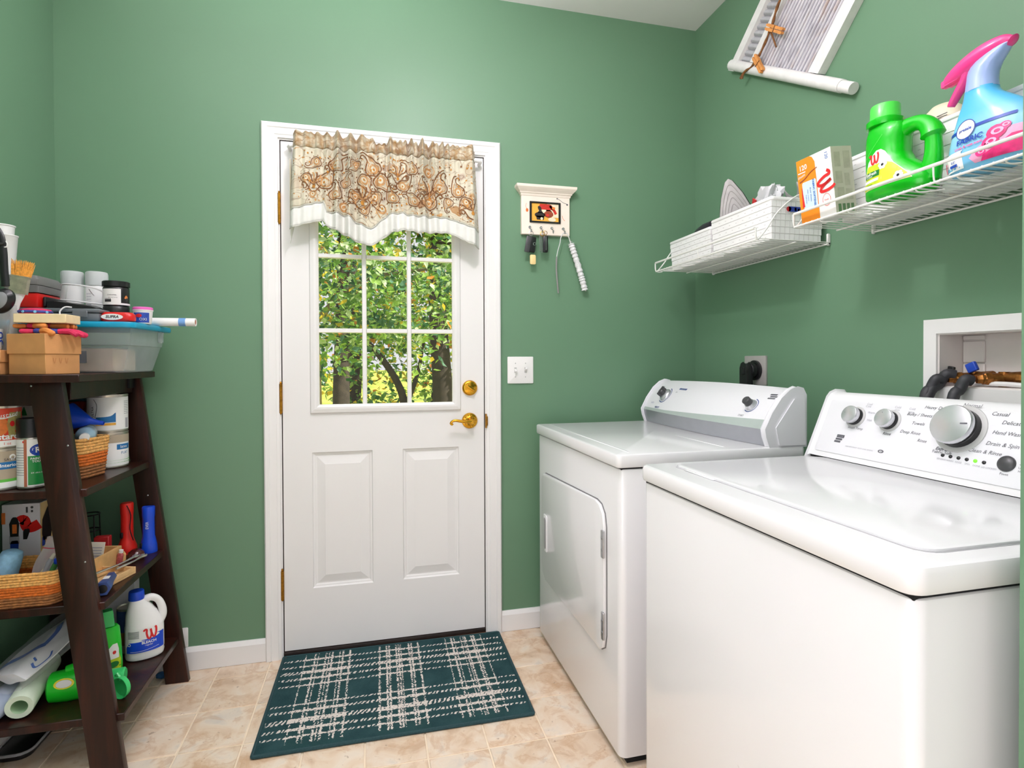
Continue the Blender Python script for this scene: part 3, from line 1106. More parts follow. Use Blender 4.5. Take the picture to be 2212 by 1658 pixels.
b.T = MW @ Matrix.Translation((u, v, .0022))
b.lathe([(.0165, 0), (.0162, .003), (.013, .006), (.007, .0078), (0, .008)], 28)
b.build('start_button', CP, 'round dark grey start button')

# ------------------------------------------------------------------ power outlet of the dryer
t = thing('power_outlet', 'grey metal wall plate with black dryer plug above the dryer', 'outlet', (XR, -.44, 1.09))
M_PLATE = mat('brushed_steel_plate', (186, 180, 178), .4, metal=.35, vary=.05)
b = MB(M_PLATE)
b.prism(rrect(-.500, -.372, 1.083, 1.200, .003), XR-.009, XR, .002, Mx(0))
b.build('wall_plate', t)
My = Matrix.Rotation(-PI/2, 4, 'Y')
b = MB(M_BLACK)
b.lathe([(.040, 0), (.040, .008), (.036, .010), (.030, .010), (.030, .003)], 32, (XR-.009, -.440, 1.142), My)
b.build('socket', t)
b = MB(M_BLACK)
b.lathe([(.030, .010), (.031, .026), (.027, .032), (.0, .032)], 28, (XR-.009, -.440, 1.142), My)
b.prism([(-.424, 1.085), (-.424, 1.150), (-.430, 1.165), (-.440, 1.170), (-.450, 1.165), (-.456, 1.150), (-.456, 1.085)][::-1], XR-.066, XR-.038, .006, Mx(0))
b.rbox(XR-.070, XR-.060, -.450, -.430, 1.125, 1.155, .004, 2)
b.tube(smooth2([(XR-.052, -.440, 1.088), (XR-.052, -.440, 1.03), (XR-.05, -.43, .95), (XR-.045, -.42, .90), (XR-.045, -.40, .6), (XR-.05, -.40, .25)]), .012, 10)
b.build('plug', t, 'black moulded plug with cord')

# ------------------------------------------------------------------ washer valve box in the wall
t = thing('valve_box', 'white recessed laundry valve box in wall behind the washer', 'valve box', (XR, -1.30, 1.107))
M_BOX = mat('white_box_plastic', (236, 234, 232), .45, vary=.01)
M_BOXI = mat('cream_box_liner', (226, 219, 214), .55, vary=.02)
b = MB(M_BOX)
b.box(XR-.008, XR, -1.56, -1.139, 1.252, 1.291); b.box(XR-.008, XR, -1.175, -1.139, 1.045, 1.252)
b.box(XR-.008, XR, -1.56, -1.46, 1.045, 1.252); b.box(XR-.008, XR, -1.46, -1.175, 1.045, 1.107)
b.build('face_frame', t)
b = MB(M_BOXI)
D = XR+.085
b.box(D, D+.004, BY0, BY1, BZ0, BZ1)
b.box(XR-.001, D, BY1-.004, BY1, BZ0, BZ1); b.box(XR-.001, D, BY0, BY0+.004, BZ0, BZ1)
b.box(XR-.001, D, BY0+.004, BY1-.004, BZ0, BZ0+.004); b.box(XR-.001, D, BY0+.004, BY1-.004, BZ1-.004, BZ1)
b.build('recess', t)
b = MB(M_BOXI)
for za, zb_ in ((1.112, 1.170), (1.173, 1.231), (1.234, 1.247)):
    b.rbox(D-.006, D, -1.236, -1.180, za, zb_, .002, 1)
b.build('blank_panel', t)
M_BRONZE = mat('old_brass_valve', (150, 98, 48), .38, metal=.9, vary=.35, vscale=90)
M_RUBBER = mat('black_rubber_hose', (52, 52, 56), .55, vary=.1)
M_BLUEH = mat('blue_handle', (28, 70, 180), .35, vary=.06)
vx = XR+.045
for i, (yv, lab) in enumerate(((-1.236, 'black'), (-1.308, 'blue'))):
    b = MB(M_BRONZE)
    b.tube([(vx, yv, 1.112), (vx, yv, 1.150)], .012, 14)
    b.tube([(vx, yv+.0, 1.134), (vx-.035, yv+.028, 1.131)], [.014, .014], 14)
    b.lathe([(.017, 0), (.017, .012), (.013, .016), (.011, .03)], 6, M=axis_to((vx-.02, yv+.018, 1.133), (vx-.06, yv+.045, 1.128)))
    b.tube([(vx, yv-.005, 1.136), (vx, yv-.045, 1.136)], [.013, .016], 12)
    b.build('valve', t, 'weathered brass hose valve')
b = MB(M_BRONZE)
b.tube([(vx+.005, -1.19, 1.130), (vx+.005, -1.385, 1.130)], .011, 12)
b.lathe([(.019, 0), (.019, .035)], 8, M=axis_to((vx, -1.345, 1.131), (vx, -1.40, 1.131)))
b.build('supply_pipe', t)
b = MB(M_BLUEH)
b.T = Matrix.Translation((XR+.03, -1.246, 1.150)) @ Matrix.Rotation(math.radians(-25), 4, 'X')
b.prism(rrect(-.006, .006, -.013, .013, .004), 0, .024, .002)
b.build('valve_lever', t, 'blue valve lever')
b = MB(M_BLACK)
b.T = Matrix.Translation((XR+.03, -1.158-.025, 1.135)) @ Matrix.Rotation(math.radians(12), 4, 'X')
b.prism(rrect(-.005, .005, -.009, .009, .004), 0, .028, .002)
b.build('valve_lever', t, 'black valve lever')
for k, (p0, dy) in enumerate((((vx-.055, -1.196, 1.127), .010), ((vx-.052, -1.268, 1.127), .009), ((vx-.035, -1.212, 1.140), .016))):
    b = MB(M_RUBBER)
    b.tube(smooth2([p0, (p0[0]-.014, p0[1]+dy*.7, p0[2]+.002), (p0[0]-.022, p0[1]+dy*1.5, p0[2]-.022), (XR-.050, p0[1]+dy*1.9, 1.06), (XR-.055, p0[1]+dy*1.9, .8)]), .0135, 12)
    b.build('hose', t, 'black rubber hose')
b = MB(M_BOX)
b.tube(smooth2([(XR+.02, -1.25, 1.118), (XR+.02, -1.33, 1.120), (XR+.02, -1.44, 1.113)]), .006, 8)
b.build('drain_lip', t)

# ------------------------------------------------------------------ light switch
t = thing('light_switch', 'white double toggle light switch plate right of the door', 'light switch', (.557, 0, 1.083))
b = MB(M_WHITE)
b.T = Matrix.Rotation(PI/2, 4, 'X')
b.prism(rrect(.4985, .6160, 1.084, 1.202, .004), 0, .006, .003)
b.build('cover_plate', t)
for i, xc in enumerate((.534, .580)):
    b = MB(M_WHITE)
    sgn = (1, -1)[i]
    b.T = Matrix.Translation((xc, -.006, 1.143)) @ Matrix.Rotation(math.radians(28*sgn), 4, 'X')
    b.rbox(-.0045, .0045, -.017, .004, -.0045, .0045, .0015, 1)
    b.build('toggle', t)
    b = MB(M_GREYPL)
    b.box(xc-.0052, xc+.0052, -.0066, -.0061, 1.131, 1.155)
    for z in (1.113, 1.173):
        b.lathe([(.0028, 0), (.0022, .001), (0, .0014)], 10, (xc, -.006, z), Mf)
    b.build('screw', t)

t = thing('wall_outlet', 'white wall outlet plate low behind the bookcase leg', 'outlet', (-.80, 0, .10))
b = MB(M_WHITE)
b.T = Matrix.Rotation(PI/2, 4, 'X')
b.prism(rrect(-.838, -.7665, .0905, .165, .004), 0, .006, .003)
b.build('cover_plate', t)
b = MB(M_GREYPL)
b.T = Matrix.Rotation(PI/2, 4, 'X')
b.prism(rrect(-.818, -.786, .100, .155, .012), .0055, .0075, .001)
b.build('receptacle', t)

# ------------------------------------------------------------------ rug
def m_rug():
    m = bpy.data.materials.new('teal_plaid_rug'); m.use_nodes = True
    t = NT(m)
    sep = t.add('ShaderNodeSeparateXYZ')
    wob = t.add('ShaderNodeVectorMath', operation='MULTIPLY_ADD')
    nz = t.add('ShaderNodeTexNoise'); nz.inputs['Scale'].default_value = 120; nz.inputs['Detail'].default_value = 1
    t.link(t.coord('Object'), nz.inputs['Vector'])
    ctr = t.add('ShaderNodeVectorMath', operation='SUBTRACT'); ctr.inputs[1].default_value = (.5, .5, .5)
    t.link(nz.outputs['Color'], ctr.inputs[0])
    t.link(ctr.outputs[0], wob.inputs[0]); wob.inputs[1].default_value = (.010, .010, 0)
    t.link(t.coord('Object'), wob.inputs[2])
    t.link(wob.outputs[0], sep.inputs[0])
    X = t.math('ADD', t.math('DIVIDE', sep.outputs[0], .872), .5)      # 0..1 across
    Y = t.math('ADD', t.math('DIVIDE', sep.outputs[1], -.575), .5)     # 0 at the door, 1 at the front
    def lines(sock, cs):
        st = [(0, 0)]
        for c, hw, v in cs:
            st += [(c-hw, v), (c+hw, 0)]
        return t.ramp(sock, st, 'CONSTANT')
    base = (.098, .133, .149, .18, .192, .205, .24, .257, .287)
    ga = [.098, .138, .152, .186, .199, .212, .246, .260, .290]
    gb = [.423, .456, .467, .499, .509, .520, .556, .569, .600]
    gc = [.730, .760, .774, .805, .816, .827, .857, .870, .902]
    mx1 = lines(X, [(c, .0032, 1) for c in ga+gb[:5]])
    mx2 = lines(X, [(c, .0032, 1) for c in gb[5:]+gc])
    mv = t.math('MAXIMUM', mx1, mx2)
    rows = [(.082, .010), (.160, .013), (.234, .020), (.310, .014), (.385, .008), (.592, .009), (.658, .014), (.748, .022), (.826, .015), (.890, .010)]
    mh = lines(Y, [(c, w*.82, 1) for c, w in rows])
    # group zones where the weave is solid
    gz = t.ramp(X, [(0, 0), (.09, 1), (.298, 0), (.415, 1), (.608, 0), (.722, 1), (.908, 0)], 'CONSTANT')
    # slanted broken weave elsewhere
    wv = t.add('ShaderNodeTexWave', wave_type='BANDS', bands_direction='X')
    wv.inputs['Scale'].default_value = 24; wv.inputs['Distortion'].default_value = 5; wv.inputs['Detail'].default_value = 2; wv.inputs['Detail Scale'].default_value = 2.2
    mp = t.add('ShaderNodeMapping'); mp.inputs['Rotation'].default_value = (0, 0, .5)
    t.link(t.coord('Object'), mp.inputs[0]); t.link(mp.outputs[0], wv.inputs['Vector'])
    dash = t.math('GREATER_THAN', wv.outputs['Fac'], .52)
    dash2 = t.math('GREATER_THAN', t.noise(170, 1), .44)
    hv = t.math('MULTIPLY', mh, t.math('MAXIMUM', t.math('MULTIPLY', gz, dash2), dash))
    vv = t.math('MULTIPLY', mv, t.math('GREATER_THAN', t.noise(150, 1), .46))
    mask = t.math('MAXIMUM', hv, vv, clamp=True)
    # plain border
    bx = t.math('LESS_THAN', t.math('ABSOLUTE', t.math('SUBTRACT', X, .5)), .488)
    by = t.math('LESS_THAN', t.math('ABSOLUTE', t.math('SUBTRACT', Y, .475)), .475)
    mask = t.math('MULTIPLY', mask, t.math('MULTIPLY', bx, by))
    tone = t.ramp(t.noise(14, 4), [(.3, srgb(32, 58, 62)), (.7, srgb(48, 78, 80))])
    band = t.mix(t.math('MULTIPLY', gz, .45), tone, srgb(40, 72, 70))
    fz = t.ramp(t.noise(420, 1), [(.2, srgb(24, 46, 50)), (.8, srgb(60, 92, 94))])
    tone2 = t.mix(.25, band, fz)
    wht = t.ramp(t.noise(300, 1), [(.2, srgb(196, 184, 174)), (.8, srgb(236, 228, 220))])
    t.base(t.mix(mask, tone2, wht))
    t.bsdf.inputs['Roughness'].default_value = .95
    t.bsdf.inputs['Specular IOR Level'].default_value = .1
    t.bump(t.noise(500, 1), .5, .002)
    return m
M_RUGB = mat('teal_rug_binding', (34, 66, 70), .9, vary=.2, vscale=200, bump=.4, bscale=500)
t = thing('door_mat', 'dark teal plaid doormat lying on the tiles before the door', 'rug', (.010, -.302, 0), rotz=0, world=False)
b = MB(m_rug())
def rugtop(u, v):
    e = min(u, 1-u, v, 1-v)
    return Vector(((u-.5)*.872, (v-.5)*.575, .0085+.0012*math.sin(u*9)*math.sin(v*7) - (.002 if e < .005 else 0)))
b.grid(rugtop, 60, 40)
o = b.build('pile', t)
b = MB(M_RUGB)
pts = [(x, y, .0058) for x, y in rrect(-.436, .436, -.2875, .2875, .006, 2)]
b.tube(pts, .0056, 8, closed=True)
b.prism(rrect(-.434, .434, -.2855, .2855, .006), .001, .0066)
b.build('binding', t)
t.rotation_euler = (0, 0, math.radians(-.6))
# ------------------------------------------------------------------ wire shelves on the right wall
M_WIRE = mat('white_coated_wire', (232, 231, 226), .35, vary=.02)
SZ = 1.576
def wire_shelf(name, label, y0, y1):
    t = thing(name, label, 'shelf', (XR, (y0+y1)/2, SZ), group='wire shelves on the right wall')
    xf = 1.135
    def part(nm, pts, r, nseg=8):
        b = MB(M_WIRE); b.tube(pts, r, nseg); return b.build(nm, t)
    part('front_rail', [(xf-.004, y0-.004, SZ+.033), (xf-.004, y1+.004, SZ+.033)], .0042)
    part('front_wire', [(xf, y0, SZ-.004), (xf, y1, SZ-.004)], .003)
    part('back_wire', [(XR-.006, y0, SZ-.004), (XR-.006, y1, SZ-.004)], .003)
    part('middle_wire', [(xf+.15, y0, SZ-.005), (xf+.15, y1, SZ-.005)], .0026)
    n = int((y1-y0)/-.0215)
    proto = None
    for k in range(n+1):
        y = y0+(y1-y0)*k/n
        if proto is None:
            b = MB(M_WIRE)
            b.tube([(XR-.004, 0, 0), (xf+.012, 0, 0), (xf+.001, 0, -.001)], .0017, 5)
            proto = b.build('deck_wire', t)
            proto.location = (0, y, SZ)
        else:
            o = proto.copy(); COL.objects.link(o); o.parent = t
            o.matrix_parent_inverse = t.matrix_basis.inverted()
            o.location = (0, y, SZ)
    m = max(2, int((y0-y1)/.30))
    for k in range(m+1):
        y = y0+(y1-y0)*k/m
        part('rail_tie', smooth2([(xf+.030, y, SZ-.004), (xf+.008, y, SZ-.006), (xf-.002, y, SZ+.002), (xf-.004, y, SZ+.033)], 3), .002, 6)
    m = int((y0-y1)/.085)
    for k in range(1, m):
        y = y0+(y1-y0)*k/m
        part('wire_loop', smooth2([(xf, y, SZ-.003), (xf+.006, y-.003, SZ-.011), (xf+.022, y-.010, SZ-.012), (xf+.060, y-.022, SZ-.0075)], 3), .0017, 6)
    for y in (y0, y1):
        part('side_wire', smooth2([(xf-.004, y, SZ+.033), (xf+.001, y, SZ-.003), (xf+.035, y, SZ+.03), (xf+.08, y, SZ+.09), (xf+.15, y, SZ+.145), (xf+.22, y, SZ+.165), (XR-.006, y, SZ+.168)], 5), .0026)
        b = MB(M_WIRE)
        b.rbox(XR-.014, XR, y-.008 if y == y0 else y, y if y == y0 else y+.008, SZ-.010, SZ+.03, .003, 1)
        b.rbox(XR-.012, XR, y-.008 if y == y0 else y, y if y == y0 else y+.008, SZ+.155, SZ+.18, .003, 1)
        b.build('wall_clip', t, kind='stuff')
    return t
wire_shelf('wire_shelf', 'white wire wall shelf in the corner, holding two perforated baskets', -.150, -.808)
wire_shelf('wire_shelf', 'white wire wall shelf holding the detergent and the blue spray bottle', -.974, -1.815)

# ------------------------------------------------------------------ perforated baskets
M_BASK = mat('white_basket_plastic', (238, 237, 236), .45, vary=.02)
M_SLOT = mat('basket_slot_shadow', (198, 196, 194), .8, vary=0)
def basket(label, x0, x1, y0, y1, z0, z1, group='white perforated baskets on the wire shelves'):
    """open box of stacked slats; y0 > y1"""
    t = thing('storage_basket', label, 'basket', ((x0+x1)/2, (y0+y1)/2, z0), group=group)
    rows = 6
    hh = (z1-z0-.012)/rows
    tp = .008
    b = MB(M_BASK)
    for k in range(rows):
        za, zb = z0+k*hh+.0001, z0+(k+1)*hh-.0002
        e = tp*(1-(k+.5)/rows)
        xa, xb, ya, yb = x0+e, x1-e, y0-e, y1+e
        b.rbox(xa, xa+.0028, yb, ya, za, zb, .0005, 1)
        b.rbox(xb-.0028, xb, yb, ya, za, zb, .0005, 1)
        b.rbox(xa+.0028, xb-.0028, ya-.0028, ya, za, zb, .0005, 1)
        b.rbox(xa+.0028, xb-.0028, yb, yb+.0028, za, zb, .0005, 1)
    b.build('wall_slats', t, kind='stuff')
    b = MB(M_BASK)
    b.box(x0+tp, x1-tp, y1+tp, y0-tp, z0, z0+.003)
    e = .0015
    for (xa, xb, ya, yb) in ((x0+e+.0030, x0+e+.0045, y1+tp, y0-tp), (x1-.0060, x1-.0045, y1+tp, y0-tp)):
        b.box(xa+tp, xb+tp, ya, yb, z0+.003, z1-.012) if xa < (x0+x1)/2 else b.box(xa-tp, xb-tp, ya, yb, z0+.003, z1-.012)
    b.box(x0+tp, x1-tp, y0-tp-.006, y0-tp-.0045, z0+.003, z1-.012); b.box(x0+tp, x1-tp, y1+tp+.0045, y1+tp+.006, z0+.003, z1-.012)
    b.build('liner', t, kind='stuff')
    b = MB(M_BASK)
    pts = [(x, y, z1-.006) for x, y in rrect(x0+.001, x1-.001, y1+.001, y0-.001, .008, 3)]
    b.tube(pts, .0048, 8, closed=True, flat=1.35)
    b.build('rim', t)
    b = MB(M_SLOT)
    for k in range(rows):
        z = z0+(k+.5)*hh
        e = tp*(1-(k+.5)/rows)
        m = int((y0-y1)/.036)
        for i in range(1, m):
            y = y0+(y1-y0)*(i+.4*(k % 2))/m
            b.box(x0+e-.0004, x0+e+.001, y-.0035, y+.0035, z-.0008, z+.0008)
        m = int((x1-x0)/.018)
        for i in range(1, m):
            x = x0+(x1-x0)*i/m
            b.box(x-.0008, x+.0008, y1+e-.0004, y1+e+.001, z-hh*.42, z+hh*.42)
    b.build('slots', t, kind='stuff')
    return t
basket('white perforated basket at the corner end of the left wire shelf', 1.197, 1.405, -.160, -.462, SZ+.004, 1.700)
bk = basket('white perforated basket with clothes iron and bag at near end of left shelf', 1.197, 1.405, -.466, -.800, SZ+.004, 1.719)
b = MB(mat('sticker_red', (196, 40, 48), .4, vary=.05), mat('sticker_blue', (44, 62, 150), .4, vary=.05), mat('sticker_orange', (222, 120, 50), .4))
fs = plane((0, -.7995-.003, 0), (1, 0, 0), (0, 0, 1), .0004)
b.dec_disc(fs, 1.262, 1.6795, .0095, .0085, 14); b.use(1); b.dec_rect(fs, 1.262, 1.318, 1.671, 1.688)
b.use(0); b.dec_rect(fs, 1.284, 1.292, 1.674, 1.685, 2, 2); b.use(2); b.dec_rect(fs, 1.296, 1.304, 1.673, 1.682, 2, 2)
b.build('label_sticker', bk, 'small red and blue sticker')
basket('white perforated basket behind the green detergent jug', 1.250, 1.408, -1.015, -1.302, SZ+.004, 1.756)
basket('white perforated basket behind the blue spray bottle', 1.250, 1.408, -1.308, -1.660, SZ+.004, 1.756)

# ------------------------------------------------------------------ things in the left baskets
M_SOLE = mat('grey_soleplate', (166, 162, 160), .45, vary=.08, vscale=40)
t = thing('clothes_iron', 'grey clothes iron standing on its heel in the left shelf basket', 'iron', (1.29, -.530, SZ+.007))
# sole facing the room, tip up, tilted
MI = Matrix.Translation((1.290, -.535, 1.612)) @ Matrix.Rotation(math.radians(-42), 4, 'Z') @ Matrix.Rotation(math.radians(-12), 4, 'Y')
sole = [(-.058, 0), (.058, 0), (.064, .06), (.058, .13), (.038, .20), (.012, .258), (0, .268), (-.014, .258), (-.040, .20), (-.060, .13), (-.064, .06)]
Mv = MI @ Matrix(((1, 0, 0, 0), (0, 0, -1, 0), (0, 1, 0, 0), (0, 0, 0, 1)))
b = MB(M_SOLE)
b.prism(sole, -.003, .004, .002, Mv)
for k in range(1, 6):
    s = 1-k*.16
    b.tube([Mv @ Vector((x*s, .11+(y-.11)*s, .0045)) for x, y in smooth2(sole+sole[:1], 2)[:-1]], .0014, 5, closed=True)
b.build('soleplate', t)
b = MB(M_BLACK)
b.prism(inset(sole, -.003), -.040, -.004, .006, Mv)
b.tube([Mv @ Vector(p) for p in smooth2([(0, .03, -.035), (0, .05, -.09), (0, .12, -.095), (0, .19, -.075), (0, .22, -.035)])], .013, 10)
b.build('body', t, 'black body and handle')
M_CLEAR = m_clear('clear_film', (232, 232, 236), .30, .2)
def crumple(mb, c, s, seed, n=10, amp=.35):
    rnd = random.Random(seed)
    ph = [rnd.uniform(0, 6.28) for _ in range(8)]
    def f(u, v):
        a = 2*PI*u; th = PI*v
        d = Vector((math.sin(th)*math.cos(a), math.sin(th)*math.sin(a), math.cos(th)))
        k = 1+amp*(.45*math.sin(3*a+ph[0]+5*th)+.35*math.sin(5*a+ph[1]-4*th)*math.sin(3*th+ph[2])+.3*math.sin(9*a+ph[3]+7*th))*math.sin(th)
        return Vector(c)+Vector((d.x*s[0]*k, d.y*s[1]*k, d.z*s[2]*k))
    mb.grid(f, n*3, n*2)
M_BAGW = m_clear('white_translucent_film', (228, 228, 230), .72, .25)
t = thing('plastic_bag', 'crumpled clear plastic bag with red mark in the left shelf basket', 'bag', (1.29, -.68, SZ+.007))
b = MB(M_BAGW)
b.T = Matrix.Translation((1.285, -.665, 1.705)) @ Matrix.Rotation(.5, 4, 'X')
crumple(b, (0, 0, 0), (.045, .040, .095), 4, 9, .5)
b.build('film', t)
b = MB(mat('red_print', (206, 44, 50), .45, vary=.05))
b.T = Matrix.Translation((1.243, -.655, 1.742)) @ Matrix.Rotation(.6, 4, 'X') @ Matrix.Rotation(-.3, 4, 'Y')
b.rbox(-.0015, .0015, -.012, .010, -.010, .012, .001, 1)
b.build('red_mark', t)
t = thing('plastic_bag', 'grey torn plastic film standing behind the clear bag', 'bag', (1.35, -.745, SZ+.007))
b = MB(m_clear('grey_film', (176, 174, 172), .85, .4))
def film(u, v):
    return Vector((1.315+.012*math.sin(9*u+3*v)+.02*v, -.70-.085*u+.01*math.sin(7*v), 1.60+.165*v+.02*math.sin(8*u+1)*v))
b.grid(film, 16, 16)
b.build('film', t, solid=.0015)
t = thing('hair_dryer', 'dark rounded object showing above the corner basket', 'appliance', (1.30, -.29, SZ+.007))
b = MB(mat('dark_purple_plastic', (44, 38, 48), .35, vary=.1))
b.lathe([(0, -.075), (.022, -.07), (.034, -.03), (.036, .02), (.028, .07), (0, .078)], 20, M=axis_to((1.285, -.290, 1.716), (1.285, -.29-.95, 1.716+.16)))
b.tube(smooth2([(1.285, -.27, 1.712), (1.29, -.255, 1.65), (1.29, -.25, 1.587)]), [.016]*13, 10)
b.build('body', t)

# ------------------------------------------------------------------ dryer sheet box
M_OR = mat('box_orange', (244, 142, 28), .5, vary=.04)
M_CW = mat('box_white', (240, 238, 234), .5, vary=.02)
M_CG = mat('box_grey_back', (196, 192, 176), .55, vary=.05)
M_RED = mat('print_red', (214, 36, 40), .5, vary=0)
M_BLU = mat('print_blue', (40, 110, 190), .5, vary=0)
M_PBL = mat('print_pale_blue', (206, 226, 240), .5, vary=0)
M_BGP = mat('print_olive_grey', (178, 175, 156), .55, vary=.1, vscale=60)
t = thing('dryer_sheet_box', 'orange and white dryer sheet box leaning on the right wire shelf', 'box', (1.188, -1.046, SZ+.003), world=False,
          rot=(math.radians(7), 0, -PI/2))
# local: x to the right along the front (world -y), -y towards the room, z up
b = MB(M_CW, M_CG)
hw, hd, hh = .062, .034, .185
b.box(-hw, hw, -hd, hd, 0, hh)
b.build('carton', t)
b = MB(M_CG)
b._add([(hw+.0004, -hd, 0), (hw+.0004, hd, 0), (hw+.0004, hd, hh), (hw+.0004, -hd, hh)], [(0, 1, 2, 3)], False)
b.build('side_panel', t, 'grey printed side panel')
b = MB(M_BGP, mat('print_dark_green', (94, 128, 88), .5, vary=0))
fsd = plane((hw+.0004, 0, 0), (0, 1, 0), (0, 0, 1), .0004)
rnd = random.Random(3)
for (u0, u1, v0, v1) in ((-.026, -.006, .130, .170), (.004, .026, .125, .172), (-.026, -.004, .085, .118), (.003, .020, .078, .112), (-.024, -.002, .045, .074), (.004, .026, .040, .070)):
    b.dec_rect(fsd, u0, u1, v0, v1, 2, 2)
b.use(1)
for k in range(4):
    b.dec_rect(fsd, -.026+.014*k, -.016+.014*k, .008, .030, 1, 1)
b.build('side_print', t, kind='stuff')
ff = plane((0, -hd, 0), (1, 0, 0), (0, 0, 1), .0004)
b = MB(M_OR)
b.dec_poly(ff, [(0.0, -hw, hw*.10), (.05, -hw, hw*.10), (.12, -hw, hw*.10), (.165, -hw, hw*.08), (.180, -hw, hw*-.05), (.185, -hw, -hw*.2)])
b.build('orange_panel', t)
b = MB(M_PBL, M_RED, M_BLU, M_CW, mat('print_brown', (150, 74, 40), .5, vary=0))
f2 = plane((0, -hd, 0), (1, 0, 0), (0, 0, 1), .0008)
f3 = plane((0, -hd, 0), (1, 0, 0), (0, 0, 1), .0012)
b.dec_poly(f2, [(.040, -.044, .001), (.044, -.047, .004), (.115, -.047, .004), (.119, -.044, .001)], 3)
b.use(4); b.dec_stroke(f3, [(-.055, .122), (-.035, .128), (-.010, .141), (.012, .147)], [.004, .002])
b.use(3); b.dec_text(f3, '120', .020, -.038, .160, rot=0, bold=.02); b.dec_rect(f3, -.058, -.030, .146, .149); b.dec_text(f3, 'sheets', .011, -.046, .138, rot=.2)
b.use(2)
b.dec_text(f3, 'FABRIC SOFTENER', .0095, -.006, .080, rot=-PI/2, bold=.03)
b.dec_text(f3, 'dryer sheets', .008, -.018, .080, rot=-PI/2); b.dec_text(f3, 'static control', .006, -.028, .080, rot=-PI/2); b.dec_text(f3, 'fresh linen', .006, -.036, .070, rot=-PI/2)
b.dec_text(f3, '120', .014, .046, .168, rot=-PI/2)
b.use(1)
b.dec_poly(f3, [(.050, -.052, -.043), (.095, -.050, -.047), (.105, -.050, -.048)], 2)
script_w(b, f3, .034, .098, .052, -1.25, .16)
b.dec_disc(f3, .035, .050, .014, .017, 20, .93); b.dec_text(f3, 'fresh', .007, .035, .050)
b.build('front_print', t, kind='stuff')

# ------------------------------------------------------------------ green detergent jug
M_GRN = mat('green_bottle_plastic', (10, 186, 22), .26, vary=.02, vscale=4, coat=.2)
M_GRNC = mat('light_green_cap', (86, 226, 84), .3, vary=.02, coat=.2)
M_LIME = mat('label_lime', (196, 218, 40), .4, vary=.15, vscale=60)
M_YEL = mat('label_yellow', (244, 226, 60), .4, vary=.1, vscale=70)
M_DKG = mat('label_dark_green', (20, 120, 50), .4, vary=0)
M_LW = mat('label_white', (242, 242, 240), .4, vary=0)
t = thing('detergent_jug', 'bright green handled detergent jug with W label on the right wire shelf', 'jug', (1.190, -1.268, SZ+.002), rotz=-PI/2, world=False)
B = Bottle([(0, .066, .030, .004), (.004, .080, .040, .002), (.012, .087, .045, 0), (.030, .088, .046, 0), (.045, .085, .045, -.002), (.066, .072, .043, -.013), (.088, .057, .041, -.029),
            (.112, .050, .040, -.036), (.148, .051, .039, -.036), (.168, .054, .037, -.033), (.182, .050, .034, -.033), (.190, .040, .030, -.042), (.196, .034, .029, -.046)], 2.5)
b = MB(M_GRN)
b.loft(B.rings(40))
b.build('body', t)
b = MB(M_GRN)
hp = smooth2([(-.015, 0, .157), (.022, 0, .168), (.054, 0, .161), (.075, 0, .135), (.080, 0, .098), (.078, 0, .062), (.068, 0, .026)], 6)
nn = len(hp)
b.tube(hp, [.024-.008*math.sin(PI*min(1, i/(nn*.55))) if i < nn*.55 else .0160+.010*((i-nn*.55)/(nn*.45))**2 for i in range(nn)], 14, flat=1.1)
b.build('handle', t)
b = MB(M_GRN)
b.lathe([(.040, .190), (.041, .194), (.041, .204), (.038, .207), (.030, .207)], 32, (-.046, 0, 0))
b.build('collar', t)
b = MB(M_GRNC)
b.lathe([(.0335, .203), (.0335, .207), (.0325, .240), (.0310, .243), (.029, .2435), (.0285, .236), (0, .236)], 36, (-.046, 0, 0))
for k in range(36):
    pass
b.build('cap', t, 'lighter green cap')
fb = B.front(.0008); fb2 = B.front(.0014); fb3 = B.front(.0020)
lab = [(.030, -.074, .060), (.045, -.074, .050), (.060, -.070, .034), (.080, -.066, .012), (.100, -.058, -.002), (.116, -.044, -.012), (.124, -.034, -.022)]
b = MB(M_LW, M_LIME, M_YEL, M_DKG, M_RED, M_GRNC, M_BLACK)
b.dec_poly(fb, lab, 14)
b.use(1); b.dec_poly(fb2, [(.031, -.073, .058), (.045, -.073, .048), (.056, -.069, .036), (.070, -.067, .022), (.082, -.063, .008), (.090, -.058, -.010)], 14)
b.use(2)
for (cu, cv, r) in ((-.004, .068, .015), (.010, .052, .017), (.026, .046, .012), (-.010, .050, .014), (.014, .064, .010)):
    b.dec_disc(fb3, cu, cv, r, r*.9, 14)
b.use(0)
for (cu, cv) in ((-.014, .083), (.030, .043)):
    for k in range(6):
        a = k*PI/3
        b.dec_disc(B.front(.0026), cu+.007*math.cos(a), cv+.007*math.sin(a), .0048, .0048, 8)
b.use(6)
for (cu, cv) in ((-.014, .083), (.030, .043)):
    b.dec_disc(B.front(.0031), cu, cv, .0035, .0035, 8)
b.use(3); b.dec_rect(fb3, -.068, -.022, .060, .074, 6, 2)
b.use(0); b.dec_text(B.front(.0026), 'Refresh', .0115, -.047, .069, bold=.02); b.dec_text(B.front(.0026), 'Green', .008, -.052, .0625); b.dec_rect(fb3, -.071, -.015, .048, .055, 6, 2)
b.use(3)
for k in range(3):
    b.dec_rect(fb3, -.070, -.03-.006*k, .034+.004*k, .0352+.004*k, 5, 1)
b.use(4); script_w(b, fb3, -.040, .104, .026, .1, .17)
b.use(5); b.dec_stroke(fb, [(-.066, .112), (-.050, .128), (-.030, .148), (-.020, .160)], .0012)
b.build('front_label', t, kind='stuff')

